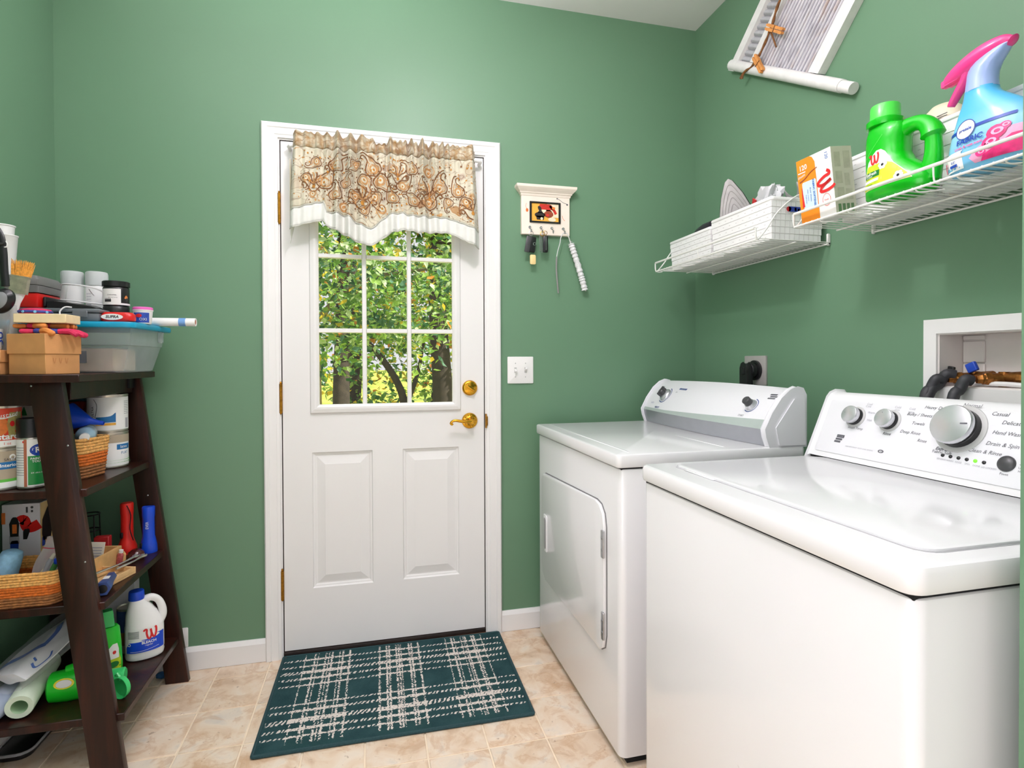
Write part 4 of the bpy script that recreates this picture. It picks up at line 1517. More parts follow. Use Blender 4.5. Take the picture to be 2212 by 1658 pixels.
# ------------------------------------------------------------------ blue fabric spray
M_SKY = bpy.data.materials.new('sky_blue_bottle'); M_SKY.use_nodes = True
_t = NT(M_SKY)
_sx = _t.add('ShaderNodeSeparateXYZ'); _t.link(_t.coord('Object'), _sx.inputs[0])
_t.base(_t.ramp(_t.math('MULTIPLY', _sx.outputs[2], 5.0), [(.15, srgb(120, 190, 226)), (.42, srgb(150, 208, 238)), (.62, srgb(96, 190, 240)), (1, srgb(80, 180, 236))]))
_t.bsdf.inputs['Roughness'].default_value = .22
M_PINK = mat('hot_pink_plastic', (240, 66, 142), .25, vary=.03, coat=.2)
M_LAV = mat('lavender_plastic', (160, 182, 232), .28, vary=.06, vscale=12, coat=.2)
M_NAV = mat('label_navy', (24, 66, 168), .4, vary=0)
M_MAG = mat('label_magenta', (222, 44, 120), .4, vary=.2, vscale=70)
M_LPK = mat('label_pink', (244, 170, 204), .4, vary=.15, vscale=50)
t = thing('spray_bottle', 'sky blue fabric spray bottle with pink trigger on the right wire shelf', 'spray bottle', (1.190, -1.478, SZ+.002), rotz=-PI/2, world=False)
SB = Bottle([(0, .070, .028, 0), (.004, .082, .036, 0), (.014, .089, .040, 0), (.035, .090, .041, 0), (.060, .088, .040, 0), (.085, .083, .038, 0), (.108, .073, .035, -.003), (.128, .060, .032, -.010),
             (.146, .045, .029, -.018), (.160, .034, .027, -.024), (.170, .030, .026, -.026), (.176, .029, .026, -.026)], 2.3)
b = MB(M_SKY)
b.loft(SB.rings(40))
b.build('bottle', t)
b = MB(M_LAV)
b.loft([[Vector((cx+w*math.cos(a), d*math.sin(a), z+tl*math.cos(a))) for a in [2*PI*k/24 for k in range(24)]] for cx, w, d, z, tl in
        ((-.026, .030, .027, .174, 0), (-.026, .0285, .026, .190, 0), (-.0245, .0285, .025, .204, .001), (-.021, .032, .024, .216, .004), (-.014, .038, .022, .228, .007), (-.008, .042, .018, .238, .009), (-.006, .038, .012, .245, .010))])
b.build('neck', t)
b = MB(M_PINK)
top = smooth2([(-.098, 0, .224), (-.078, 0, .232), (-.048, 0, .242), (-.016, 0, .250), (.012, 0, .2535), (.028, 0, .251), (.036, 0, .245)], 4)
b.tube(top, [.009+.0125*math.sin(PI*min(1, (i+2)/(len(top)*.9))) if i < len(top)-3 else .012-.003*(i-len(top)+3) for i in range(len(top))], 14, flat=1.0)
b.rbox(-.110, -.092, -.008, .008, .215, .232, .004, 2)
b.loft([[Vector((x, y, z)) for x, y, z in ((xx-.014, -.012, zz-.014), (xx+.014, -.012, zz-.002), (xx+.014, .012, zz-.002), (xx-.014, .012, zz-.014))] for xx, zz in ((-.085, .230), (-.06, .232), (-.035, .238))])
b.build('spray_head', t)
b = MB(M_PINK)
tr = smooth2([(-.054, 0, .226), (-.060, 0, .212), (-.074, 0, .194), (-.088, 0, .174), (-.091, 0, .168)], 4)
b.tube(tr, [.012-.006*i/len(tr) for i in range(len(tr))], 10, flat=1.2)
b.build('trigger', t)
g0 = SB.front(.0008); g1 = SB.front(.0014); g2 = SB.front(.0020); g3 = SB.front(.0026)
b = MB(M_NAV, M_LW, M_MAG, M_LPK, M_PINK, M_BLACK)
b.dec_poly(g1, [(.088, -.080, .060), (.0945, -.078, .060)], 20)
b.use(3); b.dec_poly(g0, [(.012, -.010, .087), (.026, -.022, .0885), (.040, -.010, .088), (.055, .020, .086), (.066, .045, .083)], 12)
b.use(2); b.dec_poly(g1, [(.012, .002, .086), (.024, .006, .088), (.034, .030, .088), (.050, .055, .086)], 12)
for cu, cv, r in ((.030, .062, .018), (.020, .045, .016), (.044, .070, .010), (.002, .030, .010)):
    b.use(2 if r > .012 else 4); b.dec_disc(g2, cu, cv, r, r*.8, 12)
    b.use(3); b.dec_disc(g3, cu+.002, cv+.001, r*.62, r*.4, 12, .5)
b.use(1); b.dec_disc(g2, -.032, .091, .0215, .0205, 28)
b.dec_poly(g1, [(.010, -.078, -.034), (.046, -.084, -.040), (.050, -.080, -.036)], 8)
b.use(0); b.dec_disc(g3, -.032, .091, .0215, .0205, 28, .93)
b.dec_text(g3, 'prezale', .0095, -.032, .091, bold=.02)
b.dec_text(g3, 'FABRIC', .0150, -.022, .066, sx=1.15, bold=.03)
b.dec_text(g3, 'air', .011, -.058, .030); b.dec_rect(g3, -.066, -.048, .018, .024, 2, 2)
b.use(4); b.dec_text(g3, 'Linen & rose scent', .0078, -.024, .054, bold=.02); b.dec_rect(g2, -.0845, -.0775, .012, .034, 2, 2)
b.use(5); b.dec_text(g3, 'Downy', .013, .026, .040, shear=.3)
b.build('front_label', t, kind='stuff')

# ------------------------------------------------------------------ beige steamer head in the right basket
t = thing('garment_steamer', 'beige rounded appliance with dark red button in the right shelf basket', 'appliance', (1.325, -1.262, SZ+.007))
M_BEI = mat('beige_plastic', (230, 216, 190), .4, vary=.03)
b = MB(M_BEI)
SBB = [(0, .045, .030), (.10, .056, .034), (.16, .060, .036), (.195, .056, .034), (.222, .044, .028), (.236, .026, .018), (.240, .004, .004)]
b.loft([[Vector((1.325+d*math.sin(a), -1.262-w*math.cos(a)-.0*z, SZ+.007+z)) for a in [2*PI*k/28 for k in range(28)]] for z, w, d in SBB])
b.build('body', t)
b = MB(mat('dark_red_button', (120, 24, 24), .3, vary=.05))
b.T = Matrix.Translation((1.299, -1.238, 1.796)) @ Matrix.Rotation(.45, 4, 'X') @ Matrix.Rotation(math.radians(-65), 4, 'Y')
b.lathe([(.010, -.003), (.010, .002), (.006, .004), (0, .004)], 16, sx=.7, sy=1.3)
b.build('button', t)
b = MB(M_PRINTG)
b.T = Matrix.Translation((1.290, -1.285, 1.775)) @ Matrix.Rotation(math.radians(-80), 4, 'Y')
for k in range(4):
    b.box(-.010+.006*k, -.0085+.006*k, -.014, .012, -.001, .0006)
b.build('rating_print', t, kind='stuff')

# ------------------------------------------------------------------ washboard hung at an angle
M_WBW = mat('worn_white_paint', (232, 230, 228), .5, vary=.06, vscale=30, bump=.1, bscale=80)
M_ZINC = bpy.data.materials.new('streaked_zinc'); M_ZINC.use_nodes = True
_t = NT(M_ZINC)
_m1 = _t.mapping(rot=(math.radians(-47), 0, 0)); _m2 = _t.add('ShaderNodeMapping'); _m2.inputs['Scale'].default_value = (1, 16, 2.6); _t.link(_m1, _m2.inputs[0]); _mpz = _m2.outputs[0]; _n1 = _t.noise(5, 4, .6, vec=_mpz); _n2 = _t.noise(3.2, 4, .6, vec=_mpz)
_c = _t.ramp(_n1, [(.3, srgb(176, 174, 184)), (.5, srgb(214, 212, 220)), (.7, srgb(226, 224, 228))])
_c = _t.mix(_t.ramp(_n2, [(.54, 0), (.68, .6)]), _c, srgb(182, 150, 128))
_t.base(_c); _t.bsdf.inputs['Roughness'].default_value = .4; _t.bsdf.inputs['Metallic'].default_value = .25
M_GREYSL = mat('grey_worn_slats', (176, 176, 180), .6, vary=.1, vscale=40)
BL, BR_ = Vector((-.291, 2.409)), Vector((-.751, 2.116))
DL, DR = Vector((-.770, .638)), Vector((-.700, .714))
def wb(a, tt, h):
    q = BL+(BR_-BL)*a
    d = DL+(DR-DL)*a
    q = q+d*tt
    return Vector((XR-h, q.x, q.y))
t = thing('washboard', 'white framed washboard with corrugated metal hung slanting on the right wall', 'washboard', (XR, -.5, 2.2))
TM = .40
def slat(nm, a0, a1, t0, t1, h0, h1, mt=M_WBW, bev=.003):
    b = MB(mt)
    b.loft([[wb(a, tt, h) for a, tt in ((a0, t0), (a1, t0), (a1, t1), (a0, t1))] for h in (h0, h1)], smooth=False)
    return b.build(nm, t)
slat('stile', 0, .075, 0, TM, .001, .030); slat('stile', .225, .283, .045, TM, .004, .028); slat('stile', .905, 1.0, .045, TM, .001, .032)
b = MB(M_WBW)
p0, p1 = wb(.02, .02, .022), wb(1.33, .02, .022)
b.tube([wb(-.005, .022, .022), wb(1.0, .022, .022), wb(1.24, .022, .024)], .021, 14)
b.build('bottom_rail', t)
b = MB(M_WBW)
b.tube([wb(1.24, .022, .024), wb(1.335, .022, .024)], .0185, 16)
b.build('rail_end', t)
nr = 18
for k in range(nr):
    b = MB(M_ZINC)
    a0, a1 = .283+(.905-.283)*k/nr, .283+(.905-.283)*(k+1)/nr
    cs = []
    for q in range(7):
        a = a0+(a1-a0)*(.17+.66*q/6)
        cs.append((a, .0085+.0115*math.sin(PI*q/6)**.6))
    cs += [(a0+(a1-a0)*.83, .0066), (a0+(a1-a0)*.17, .0066)]
    b.loft([[wb(a, tt, h) for a, h in cs] for tt in (.035, TM)], smooth=False)
    b.build('corrugation', t)
for k in range(15):
    b = MB(M_GREYSL)
    t0 = .040+.0245*k
    b.loft([[wb(a, tt, h) for tt, h in ((t0, .006), (t0+.002, .012), (t0+.010, .017), (t0+.020, .014), (t0+.0235, .006))] for a in (.075, .225)])
    b.build('slat', t)
b = MB(M_GREYSL)
b.loft([[wb(a, tt, h) for a, tt in ((.07, .03), (.25, .03), (.25, TM), (.07, TM))] for h in (.002, .0065)], smooth=False)
b.build('backing', t)
b = MB(mat('groove_shade_grey', (78, 76, 84), .6, vary=.1))  # dark colour stands in for the shade in the grooves between ridges
b.loft([[wb(a, tt, h) for a, tt in ((.26, .03), (.91, .03), (.91, TM), (.26, TM))] for h in (.002, .0065)], smooth=False)
b.build('backing', t)
M_TWIG = mat('rusty_brown_twig', (122, 78, 36), .7, vary=.35, vscale=60, bump=.4, bscale=120)
def rp(pts, h):
    return [(XR-h, y, z) for y, z in pts]
t = thing('twig', 'crooked brown twig hung across the front of the washboard', 'twig', (XR-.04, -.50, 2.36))
b = MB(M_TWIG)
tw = smooth2(rp([(-.69, 2.56), (-.618, 2.497), (-.594, 2.465), (-.579, 2.434), (-.563, 2.416), (-.544, 2.392), (-.511, 2.36), (-.495, 2.352), (-.461, 2.336), (-.421, 2.336), (-.401, 2.318)], .044), 4)
b.tube(tw, [.0052+.0012*math.sin(i*1.3)-.0015*i/len(tw) for i in range(len(tw))], 8)
b.tube(smooth2(rp([(-.567, 2.414), (-.583, 2.375), (-.598, 2.337)], .044), 3), .0032, 6)
b.tube(smooth2(rp([(-.421, 2.336), (-.405, 2.332), (-.392, 2.322)], .044), 3), .005, 6)
b.build('branch', t)
M_PEG = mat('clothespin_wood', (222, 150, 82), .6, vary=.15, vscale=50)
for (pa, pb), lab in ((((-.555, 2.435), (-.641, 2.369)), 'orange-brown wooden clothespin, upper one on the washboard twig'), (((-.486, 2.362), (-.530, 2.281)), 'orange-brown wooden clothespin, lower one on the washboard twig')):
    t = thing('clothespin', lab, 'clothespin', (XR-.05, pa[0], pa[1]), group='clothespins on the washboard')
    A = Vector((XR-.050, *pa)); Bq = Vector((XR-.050, *pb)); d = (Bq-A).normalized(); L = (Bq-A).length
    s = d.cross(Vector((1, 0, 0))).normalized()
    for sg in (-1, 1):
        b = MB(M_PEG)
        b.loft([[A+d*L*q+s*(sg*(off+wd)+0)+Vector((x, 0, 0)) if i in (0, 3) else A+d*L*q+s*(sg*(off-wd))+Vector((x, 0, 0)) for i, x in ((0, -.006), (1, -.006), (2, .006), (3, .006))] for q, off, wd in ((0, .006, .003), (.1, .0065, .005), (.45, .006, .0055), (.55, .0056, .0045), (.95, .006, .005), (1, .006, .002))])
        b.build('jaw', t)
    b = MB(M_TWIG)
    b.tube([A+d*L*.52+s*x+Vector((-.007, 0, 0)) for x in (-.013, .013)], .0018, 6)
    b.build('spring', t)

# ------------------------------------------------------------------ key rack
M_CREAM = mat('cream_paint', (240, 228, 214), .5, vary=.03)
t = thing('key_rack', 'cream wooden key rack with framed picture and four hooks beside the door', 'key rack', (.668, 0, 1.735))
b = MB(M_CREAM)
b.rbox(.5605, .7835, -.018, 0, 1.737, 1.910, .002, 1)
b.build('board', t)
b = MB(M_CREAM)
prof = [(.020, 1.906), (.022, 1.914), (.026, 1.917), (.027, 1.921), (.036, 1.930), (.043, 1.938), (.044, 1.944), (.044, 1.949)]
rings = []
for d, z in prof:
    e = d-.018
    rings.append([Vector((.5605-e, 0, z)), Vector((.5605-e, -d, z)), Vector((.7835+e, -d, z)), Vector((.7835+e, 0, z))])
b.loft(rings, smooth=False)
b.build('crown', t)
b = MB(M_BLACK)
for bx in ((.597, .606, 1.789, 1.881), (.730, .739, 1.789, 1.881), (.606, .730, 1.789, 1.796), (.606, .730, 1.874, 1.881)):
    b.rbox(bx[0], bx[1], -.024, -.018, bx[2], bx[3], .001, 1)
b.build('picture_frame', t)
P_ = [mat('art_ochre', (236, 176, 66), .5, vary=.1, vscale=80), mat('art_red', (196, 40, 28), .5, vary=.15, vscale=80), mat('art_dark', (34, 30, 26), .5, vary=.1), mat('art_cream', (238, 222, 190), .5, vary=.1, vscale=80), mat('art_brown', (142, 62, 34), .5, vary=.25, vscale=120), mat('art_orange', (226, 120, 50), .5, vary=.15, vscale=80)]
b = MB(*P_)
pf = [plane((0, -.0186, 0), (1, 0, 0), (0, 0, 1), .0004*k) for k in range(1, 6)]
b.dec_rect(pf[0], .606, .730, 1.796, 1.874, 2, 2)
b.use(3); b.dec_poly(pf[1], [(1.815, .690, .730), (1.835, .672, .730), (1.874, .676, .730)], 3); b.dec_disc(pf[1], .700, 1.806, .018, .009, 16)
b.use(3); b.dec_disc(pf[1], .668, 1.838, .032, .014, 18)
b.use(1); b.dec_poly(pf[2], [(1.848, .634, .712), (1.858, .638, .704), (1.872, .645, .690)], 4); b.dec_stroke(pf[2], [(.690, 1.866), (.708, 1.848), (.718, 1.830)], .012)
b.use(4); b.dec_disc(pf[3], .684, 1.828, .022, .015, 14); b.use(1); b.dec_disc(pf[4], .679, 1.824, .008, .006, 10); b.use(5); b.dec_disc(pf[3], .707, 1.856, .008, .006, 10)
b.use(2); b.dec_disc(pf[3], .644, 1.824, .024, .012, 18); b.dec_poly(pf[3], [(1.803, .630, .662), (1.820, .626, .664)], 2); b.dec_poly(pf[3], [(1.832, .632, .660), (1.842, .640, .652), (1.856, .634, .650), (1.862, .636, .644)], 3)
b.use(3); b.dec_disc(pf[4], .652, 1.808, .006, .006, 10)
b.build('picture', [o for o in t.children if o.name.startswith('picture_frame')][0], kind='stuff')
b = MB(P_[4], P_[5], M_PRINTG)
wf0 = plane((0, -.018, 0), (1, 0, 0), (0, 0, 1), .0005)
b.use(2); b.dec_stroke(wf0, [(.724, 1.902), (.740, 1.892), (.752, 1.884), (.766, 1.880), (.772, 1.876)], .002); b.dec_disc(wf0, .724, 1.900, .003); b.dec_disc(wf0, .771, 1.876, .004)
b.use(1); b.dec_disc(wf0, .586, 1.842, .006, .008, 10); b.dec_stroke(wf0, [(.583, 1.872), (.580, 1.858), (.586, 1.848)], .0012); b.dec_stroke(wf0, [(.748, 1.826), (.752, 1.812), (.760, 1.804)], .0018)
b.build('painted_decoration', t, kind='stuff')
hooks = [.598, .649, .699, .752]
for x in hooks:
    b = MB(M_STEEL)
    b.lathe([(.006, 0), (.006, .002), (0, .002)], 12, (x, -.018, 1.768), Mf)
    b.tube(smooth2([(x, -.019, 1.768), (x, -.030, 1.764), (x, -.036, 1.754), (x, -.036, 1.746), (x, -.041, 1.742), (x, -.046, 1.747), (x, -.046, 1.753)], 4), .0018, 6)
    b.build('hook', t)
def ring(mb, c, r, w=.001, ax='x'):
    pts = [(c[0]+(r*math.cos(a) if ax == 'y' else 0), c[1]+(0 if ax == 'y' else r*math.cos(a)), c[2]+r*math.sin(a)) for a in [2*PI*k/18 for k in range(18)]]
    mb.tube(pts, w, 5, closed=True)
t = thing('key_bunch', 'black car key fob with cream tag on the left hook of key rack', 'keys', (.598, -.037, 1.745), group='key bunches on the rack')
b = MB(M_STEEL); ring(b, (.598, -.038, 1.736), .010, .0013, 'y'); b.build('key_ring', t)
b = MB(M_BLACK)
b.T = Matrix.Translation((.604, -.034, 1.728)) @ Matrix.Rotation(math.radians(6), 4, 'Y')
b.rbox(-.020, .020, -.008, .008, -.074, -.004, .007, 2)
b.build('key_fob', t)
b = MB(M_DGREY)
b.T = Matrix.Translation((.590, -.040, 1.728)) @ Matrix.Rotation(math.radians(10), 4, 'Y')
b.rbox(-.011, .011, -.003, .003, -.075, -.004, .003, 2)
b.build('key', t)
b = MB(M_STEEL)
b.T = Matrix.Translation((.612, -.043, 1.690)) @ Mf
b.lathe([(.007, 0), (.007, .001), (.0045, .0012), (.004, 0)], 16)
b.build('fob_badge', t)
b = MB(mat('cream_tag', (236, 208, 146), .5, vary=.05))
b.prism(rrect(.594, .620, 1.603, 1.645, .006), 0, .004, .001, Matrix.Translation((0, -.032, 0)) @ Matrix.Rotation(PI/2, 4, 'X'))
b.build('key_tag', t, 'cream plastic tag')
t = thing('key_bunch', 'second key bunch with black fob and steel keys on the rack', 'keys', (.649, -.037, 1.745), group='key bunches on the rack')
b = MB(M_BRASS); ring(b, (.650, -.038, 1.737), .010, .0014, 'y'); ring(b, (.663, -.036, 1.742), .009, .0012, 'y'); b.build('key_ring', t)
b = MB(M_BLACK)
b.rbox(.652, .675, -.044, -.030, 1.656, 1.730, .006, 2)
b.build('key_fob', t)
b = MB(M_STEEL)
b.rbox(.636, .642, -.040, -.0385, 1.662, 1.730, .0005, 1); b.build('key', t)
b = MB(M_STEEL)
b.rbox(.645, .651, -.036, -.0345, 1.655, 1.730, .0005, 1); b.build('key', t)
b = MB(M_STEEL)
b.rbox(.662, .665, -.0475, -.0455, 1.665, 1.725, .0005, 1); b.build('key', t)
t = thing('leash', 'thin white strap with grey stick end hanging from right hook', 'leash', (.752, -.037, 1.745))
b = MB(mat('white_strap', (226, 226, 226), .6, vary=.05))
b.tube(smooth2([(.752, -.037, 1.744), (.742, -.038, 1.742), (.734, -.036, 1.722), (.731, -.034, 1.700), (.722, -.030, 1.665), (.718, -.028, 1.642)], 4), .0030, 8, flat=.6)
b.build('strap', t)
b = MB(M_GREYPL, mat('dull_grey', (140, 138, 136), .5))
b.use(1)
b.tube(smooth2([(.718, -.028, 1.642), (.717, -.026, 1.60), (.720, -.022, 1.56), (.726, -.018, 1.51), (.730, -.014, 1.484)], 4), .0036, 8)
b.build('stick', t, 'thin grey stick')
t = thing('bottle_brush', 'fluffy white duster brush hanging from the right hook of key rack', 'brush', (.752, -.037, 1.745))
b = MB(mat('white_cord', (228, 228, 226), .6, vary=.05))
b.tube(smooth2([(.752, -.037, 1.744), (.762, -.038, 1.745), (.772, -.035, 1.730), (.782, -.030, 1.706), (.800, -.024, 1.66), (.838, -.018, 1.55), (.858, -.016, 1.496)], 3), .0022, 6)
b.build('handle', t)
M_FLUF = mat('white_chenille', (222, 222, 222), .95, vary=.15, vscale=160, bump=.8, bscale=260)
ax = smooth2([(.786, -.028, 1.702), (.796, -.027, 1.672), (.812, -.025, 1.630), (.832, -.023, 1.570), (.842, -.021, 1.540), (.853, -.020, 1.500)], 8)
rnd = random.Random(5)
b = MB(M_FLUF)
b.tube(ax, [.0125+.002*math.sin(i*2.1)+.001*rnd.random() for i in range(len(ax))], 14)
for i in range(420):
    p = ax[rnd.randrange(len(ax))]
    d = Vector((rnd.uniform(-1, 1), rnd.uniform(-1, 1), rnd.uniform(-.6, .6))).normalized()
    q = p+d*rnd.uniform(.011, .0155)
    s = d.cross(Vector((0, 0, 1))).normalized()*.0022
    b._add([p+d*.009+s, p+d*.009-s, q], [(0, 1, 2)], False)
b.build('bristles', t, kind='stuff')

# ------------------------------------------------------------------ valance and its rod
def m_val(heavy=0.0):
    m = bpy.data.materials.new('paisley_fabric'); m.use_nodes = True
    t = NT(m)
    uv = t.add('ShaderNodeUVMap'); uv.uv_map = 'UVMap'
    mp = t.add('ShaderNodeMapping'); mp.inputs['Scale'].default_value = (1.25, .62, 1)
    t.link(uv.outputs[0], mp.inputs[0])
    nz = t.add('ShaderNodeTexNoise'); nz.inputs['Scale'].default_value = 5.5; nz.inputs['Detail'].default_value = 2
    t.link(mp.outputs[0], nz.inputs['Vector'])
    wa = t.add('ShaderNodeVectorMath', operation='MULTIPLY_ADD'); wa.inputs[1].default_value = (.16, .16, 0)
    sb = t.add('ShaderNodeVectorMath', operation='SUBTRACT'); sb.inputs[1].default_value = (.5, .5, .5)
    t.link(nz.outputs['Color'], sb.inputs[0]); t.link(sb.outputs[0], wa.inputs[0]); t.link(mp.outputs[0], wa.inputs[2])
    v = t.add('ShaderNodeTexVoronoi', feature='F1'); v.inputs['Scale'].default_value = 7.5; v.inputs['Randomness'].default_value = .8
    t.link(wa.outputs[0], v.inputs['Vector'])
    d = v.outputs['Distance']
    def rings(freq, lo, hi):
        s = t.math('SINE', t.math('MULTIPLY', d, freq))
        return t.ramp(s, [(lo, 0), (hi, 1)])
    cream = t.ramp(t.noise(3.0, 2, vec=mp.outputs[0]), [(.35, srgb(188, 183, 160)), (.6, srgb(206, 200, 178))])
    sel = t.add('ShaderNodeSeparateColor'); t.link(v.outputs['Color'], sel.inputs[0])
    tan = t.ramp(sel.outputs[0], [(0, srgb(186, 152, 108)), (.35, srgb(164, 118, 70)), (.6, srgb(184, 178, 166)), (1, srgb(172, 134, 88))])
    inside = t.ramp(d, [(.30, 1), (.36, 0)])
    c = t.mix(t.math('MULTIPLY', inside, t.ramp(sel.outputs[1], [(.30, .25), (.5, .95)])), cream, tan)
    line = t.math('MULTIPLY', rings(30, .86, .97), .45+heavy)
    c = t.mix(line, c, srgb(108, 70, 36))
    v2 = t.add('ShaderNodeTexVoronoi', feature='F1'); v2.inputs['Scale'].default_value = 30; t.link(wa.outputs[0], v2.inputs['Vector'])
    dots = t.ramp(v2.outputs['Distance'], [(.16, 1), (.22, 0)])
    s2 = t.add('ShaderNodeSeparateColor'); t.link(v2.outputs['Color'], s2.inputs[0])
    dots = t.math('MULTIPLY', dots, t.math('GREATER_THAN', s2.outputs[0], .55))
    c = t.mix(dots, c, srgb(176, 118, 36))
    v3 = t.add('ShaderNodeTexVoronoi', feature='DISTANCE_TO_EDGE'); v3.inputs['Scale'].default_value = 11
    t.link(wa.outputs[0], v3.inputs['Vector'])
    ed = t.ramp(v3.outputs['Distance'], [(.014, 1), (.040, 0)])
    c = t.mix(t.math('MULTIPLY', ed, .22), c, srgb(120, 80, 42))
    gold = t.ramp(t.noise(13, 2, vec=mp.outputs[0]), [(.66, 0), (.71, .7)])
    c = t.mix(gold, c, srgb(190, 132, 38))
    if heavy:
        c = t.mix(t.ramp(t.noise(24, 3, vec=mp.outputs[0]), [(.40, .15), (.60, .8)]), c, srgb(146, 108, 52))
    t.base(c)
    t.bsdf.inputs['Roughness'].default_value = .85
    t.bsdf.inputs['Sheen Weight'].default_value = .2
    return m
M_VAL = m_val()
M_VALH = m_val(.3)
M_HEM = mat('off_white_hem', (216, 217, 210), .8, vary=.03, vscale=40)
M_PIPE = mat('grey_piping', (186, 186, 176), .8, vary=.06)
t = thing('valance', 'gathered paisley window valance with scalloped white hem over the door', 'curtain', (-.005, -.05, 1.64))
hem = [(-.373, 1.690), (-.356, 1.699), (-.302, 1.718), (-.246, 1.733), (-.236, 1.712), (-.201, 1.696), (-.158, 1.674), (-.115, 1.649), (-.071, 1.642), (-.035, 1.667), (.009, 1.701), (.054, 1.712), (.109, 1.704), (.22, 1.707), (.238, 1.703), (.295, 1.678), (.350, 1.652)]
band = [(-.373, 1.765), (-.305, 1.79), (-.246, 1.806), (-.236, 1.765), (-.2, 1.763), (-.157, 1.755), (-.123, 1.728), (-.071, 1.708), (-.044, 1.734), (-.004, 1.771), (.05, 1.781), (.066, 1.772), (.22, 1.768), (.295, 1.748), (.357, 1.719)]
def interp(pts, x):
    if x <= pts[0][0]: return pts[0][1]
    for a, c in zip(pts, pts[1:]):
        if x <= c[0]:
            q = (x-a[0])/(c[0]-a[0])
            return a[1]+(c[1]-a[1])*q
    return pts[-1][1]
_rv = random.Random(9)
_pl = [(_rv.uniform(40, 170), _rv.uniform(0, 6.28), _rv.uniform(.3, 1)) for _ in range(7)]
_pl2 = [(_rv.uniform(170, 330), _rv.uniform(0, 6.28), _rv.uniform(.3, 1)) for _ in range(7)]
def pleat(x, k=0):
    return sum(a*math.sin(f*x+p) for f, p, a in (_pl if k == 0 else _pl2))/3.0
VX0, VX1, ZR = -.366, .350, 2.027
def vy(x, z):
    up = max(0, min(1, (z-1.75)/.27))
    return -.074-.010*(1-up)-.025*pleat(x)*(.75+.25*up)-.008*pleat(x, 1)*up**1.3
def vx(u, z):
    g = max(0, min(1, (z-1.70)/.33))
    spread = 1.0+.035*(1-g)
    return (VX0+VX1)/2+(VX0+(VX1-VX0)*u-(VX0+VX1)/2)*spread
def vfab(u, v):
    x = VX0+(VX1-VX0)*u
    zb = interp(band, x)
    z = ZR-.014+(zb-ZR+.014)*v
    return Vector((vx(u, z), vy(x, z), z))
b = MB(M_VAL)
b.grid(vfab, 220, 24, uv=True)
b.uv = {k: (u, 1-v*.86) for k, (u, v) in b.uv.items()}
b.build('fabric', t, solid=.0012)
def vhead(u, v):
    """the ruffle above and the pocket round the rod"""
    x = VX0+(VX1-VX0)*u
    top = 2.072+.0035*pleat(x, 1)+(.006*pleat(x)) - .026*math.exp(-((x+.036)/.022)**2)
    if v < .45:
        q = v/.45
        z = ZR-.014+.030*q
        y = vy(x, z)-.005*math.sin(PI*q)-.004*pleat(x, 1)
    else:
        q = (v-.45)/.55
        z = ZR+.016+(top-ZR-.016)*q
        y = vy(x, z)+.012*math.sin(PI*min(1, q*1.2))*.3-.007*pleat(x, 1)*q
    return Vector((vx(u, z), y, z))
b = MB(M_VALH)
b.grid(vhead, 240, 14, uv=True)
b.uv = {k: (u, 1+v*.16) for k, (u, v) in b.uv.items()}
b.build('ruffled_heading', t, solid=.0012)
# printed paisley motifs: curled tails, teardrops and dots following the cloth
def vprint(x, z, off=.0016):
    u = (x-VX0)/(VX1-VX0)
    zb = interp(band, x)
    v = (ZR-.014-z)/(ZR-.014-zb)
    return vfab(u, v)+Vector((0, -off, 0))
_br = mat('paisley_brown', (116, 76, 40), .85, vary=.2, vscale=90); _tn = mat('paisley_tan', (182, 138, 88), .85, vary=.15, vscale=90)
_gd = mat('paisley_gold', (178, 122, 44), .85, vary=.15, vscale=90); _cr = mat('paisley_cream', (204, 198, 174), .85, vary=.08, vscale=60)
pb = MB(_br, _tn, _gd, _cr)
_rp = random.Random(21)
def ok(x, z):
    return VX0+.004 < x < VX1-.004 and interp(band, x)+.004 < z < ZR-.02
def put_stroke(mi, pts, w, off):
    pts = [p for p in pts]
    if len(pts) > 2 and all(ok(p[0], p[1]) for p in pts):
        pb.use(mi); pb.dec_stroke(lambda a, c: vprint(a, c, off), pts, w)
def put_disc(mi, x, z, r, rz_, off, r0=0.0):
    if ok(x-r, z-rz_) and ok(x+r, z+rz_) and ok(x+r, z-rz_) and ok(x-r, z+rz_):
        pb.use(mi); pb.dec_disc(lambda a, c: vprint(a, c, off), x, z, r, rz_, 14, r0)
def paisley(cx, cz, s, ang, flip):
    ca, sa = math.cos(ang), math.sin(ang)
    def tr(x, y): return (cx+s*(x*flip*ca-y*sa), cz+s*(x*flip*sa+y*ca))
    body = [(0, -.5), (.34, -.40), (.44, -.10), (.30, .18), (.12, .42), (.16, .66), (.34, .74), (.42, .62), (.34, .54)]
    back = [(0, -.5), (-.34, -.38), (-.42, -.05), (-.28, .28), (-.10, .60), (.10, .84), (.32, .88)]
    put_stroke(0, [tr(*p) for p in body], s*.065, .0020); put_stroke(0, [tr(*p) for p in back], s*.065, .0020)
    put_stroke(1, [tr(x*.72, y*.72-.03) for x, y in body[:6]], s*.05, .0020); put_stroke(1, [tr(x*.72, y*.72-.03) for x, y in back[:5]], s*.05, .0020)
    put_disc(1, *tr(0, -.12), s*.24, s*.28, .0017); put_disc(3, *tr(0, -.14), s*.15, s*.18, .0021); put_disc(2, *tr(0, -.16), s*.06, s*.07, .0026)
    for k in range(7):
        a = PI*(.95+1.1*k/6)
        put_disc(0, *tr(.58*math.cos(a), -.05+.62*math.sin(a)), s*.045, s*.045, .002)
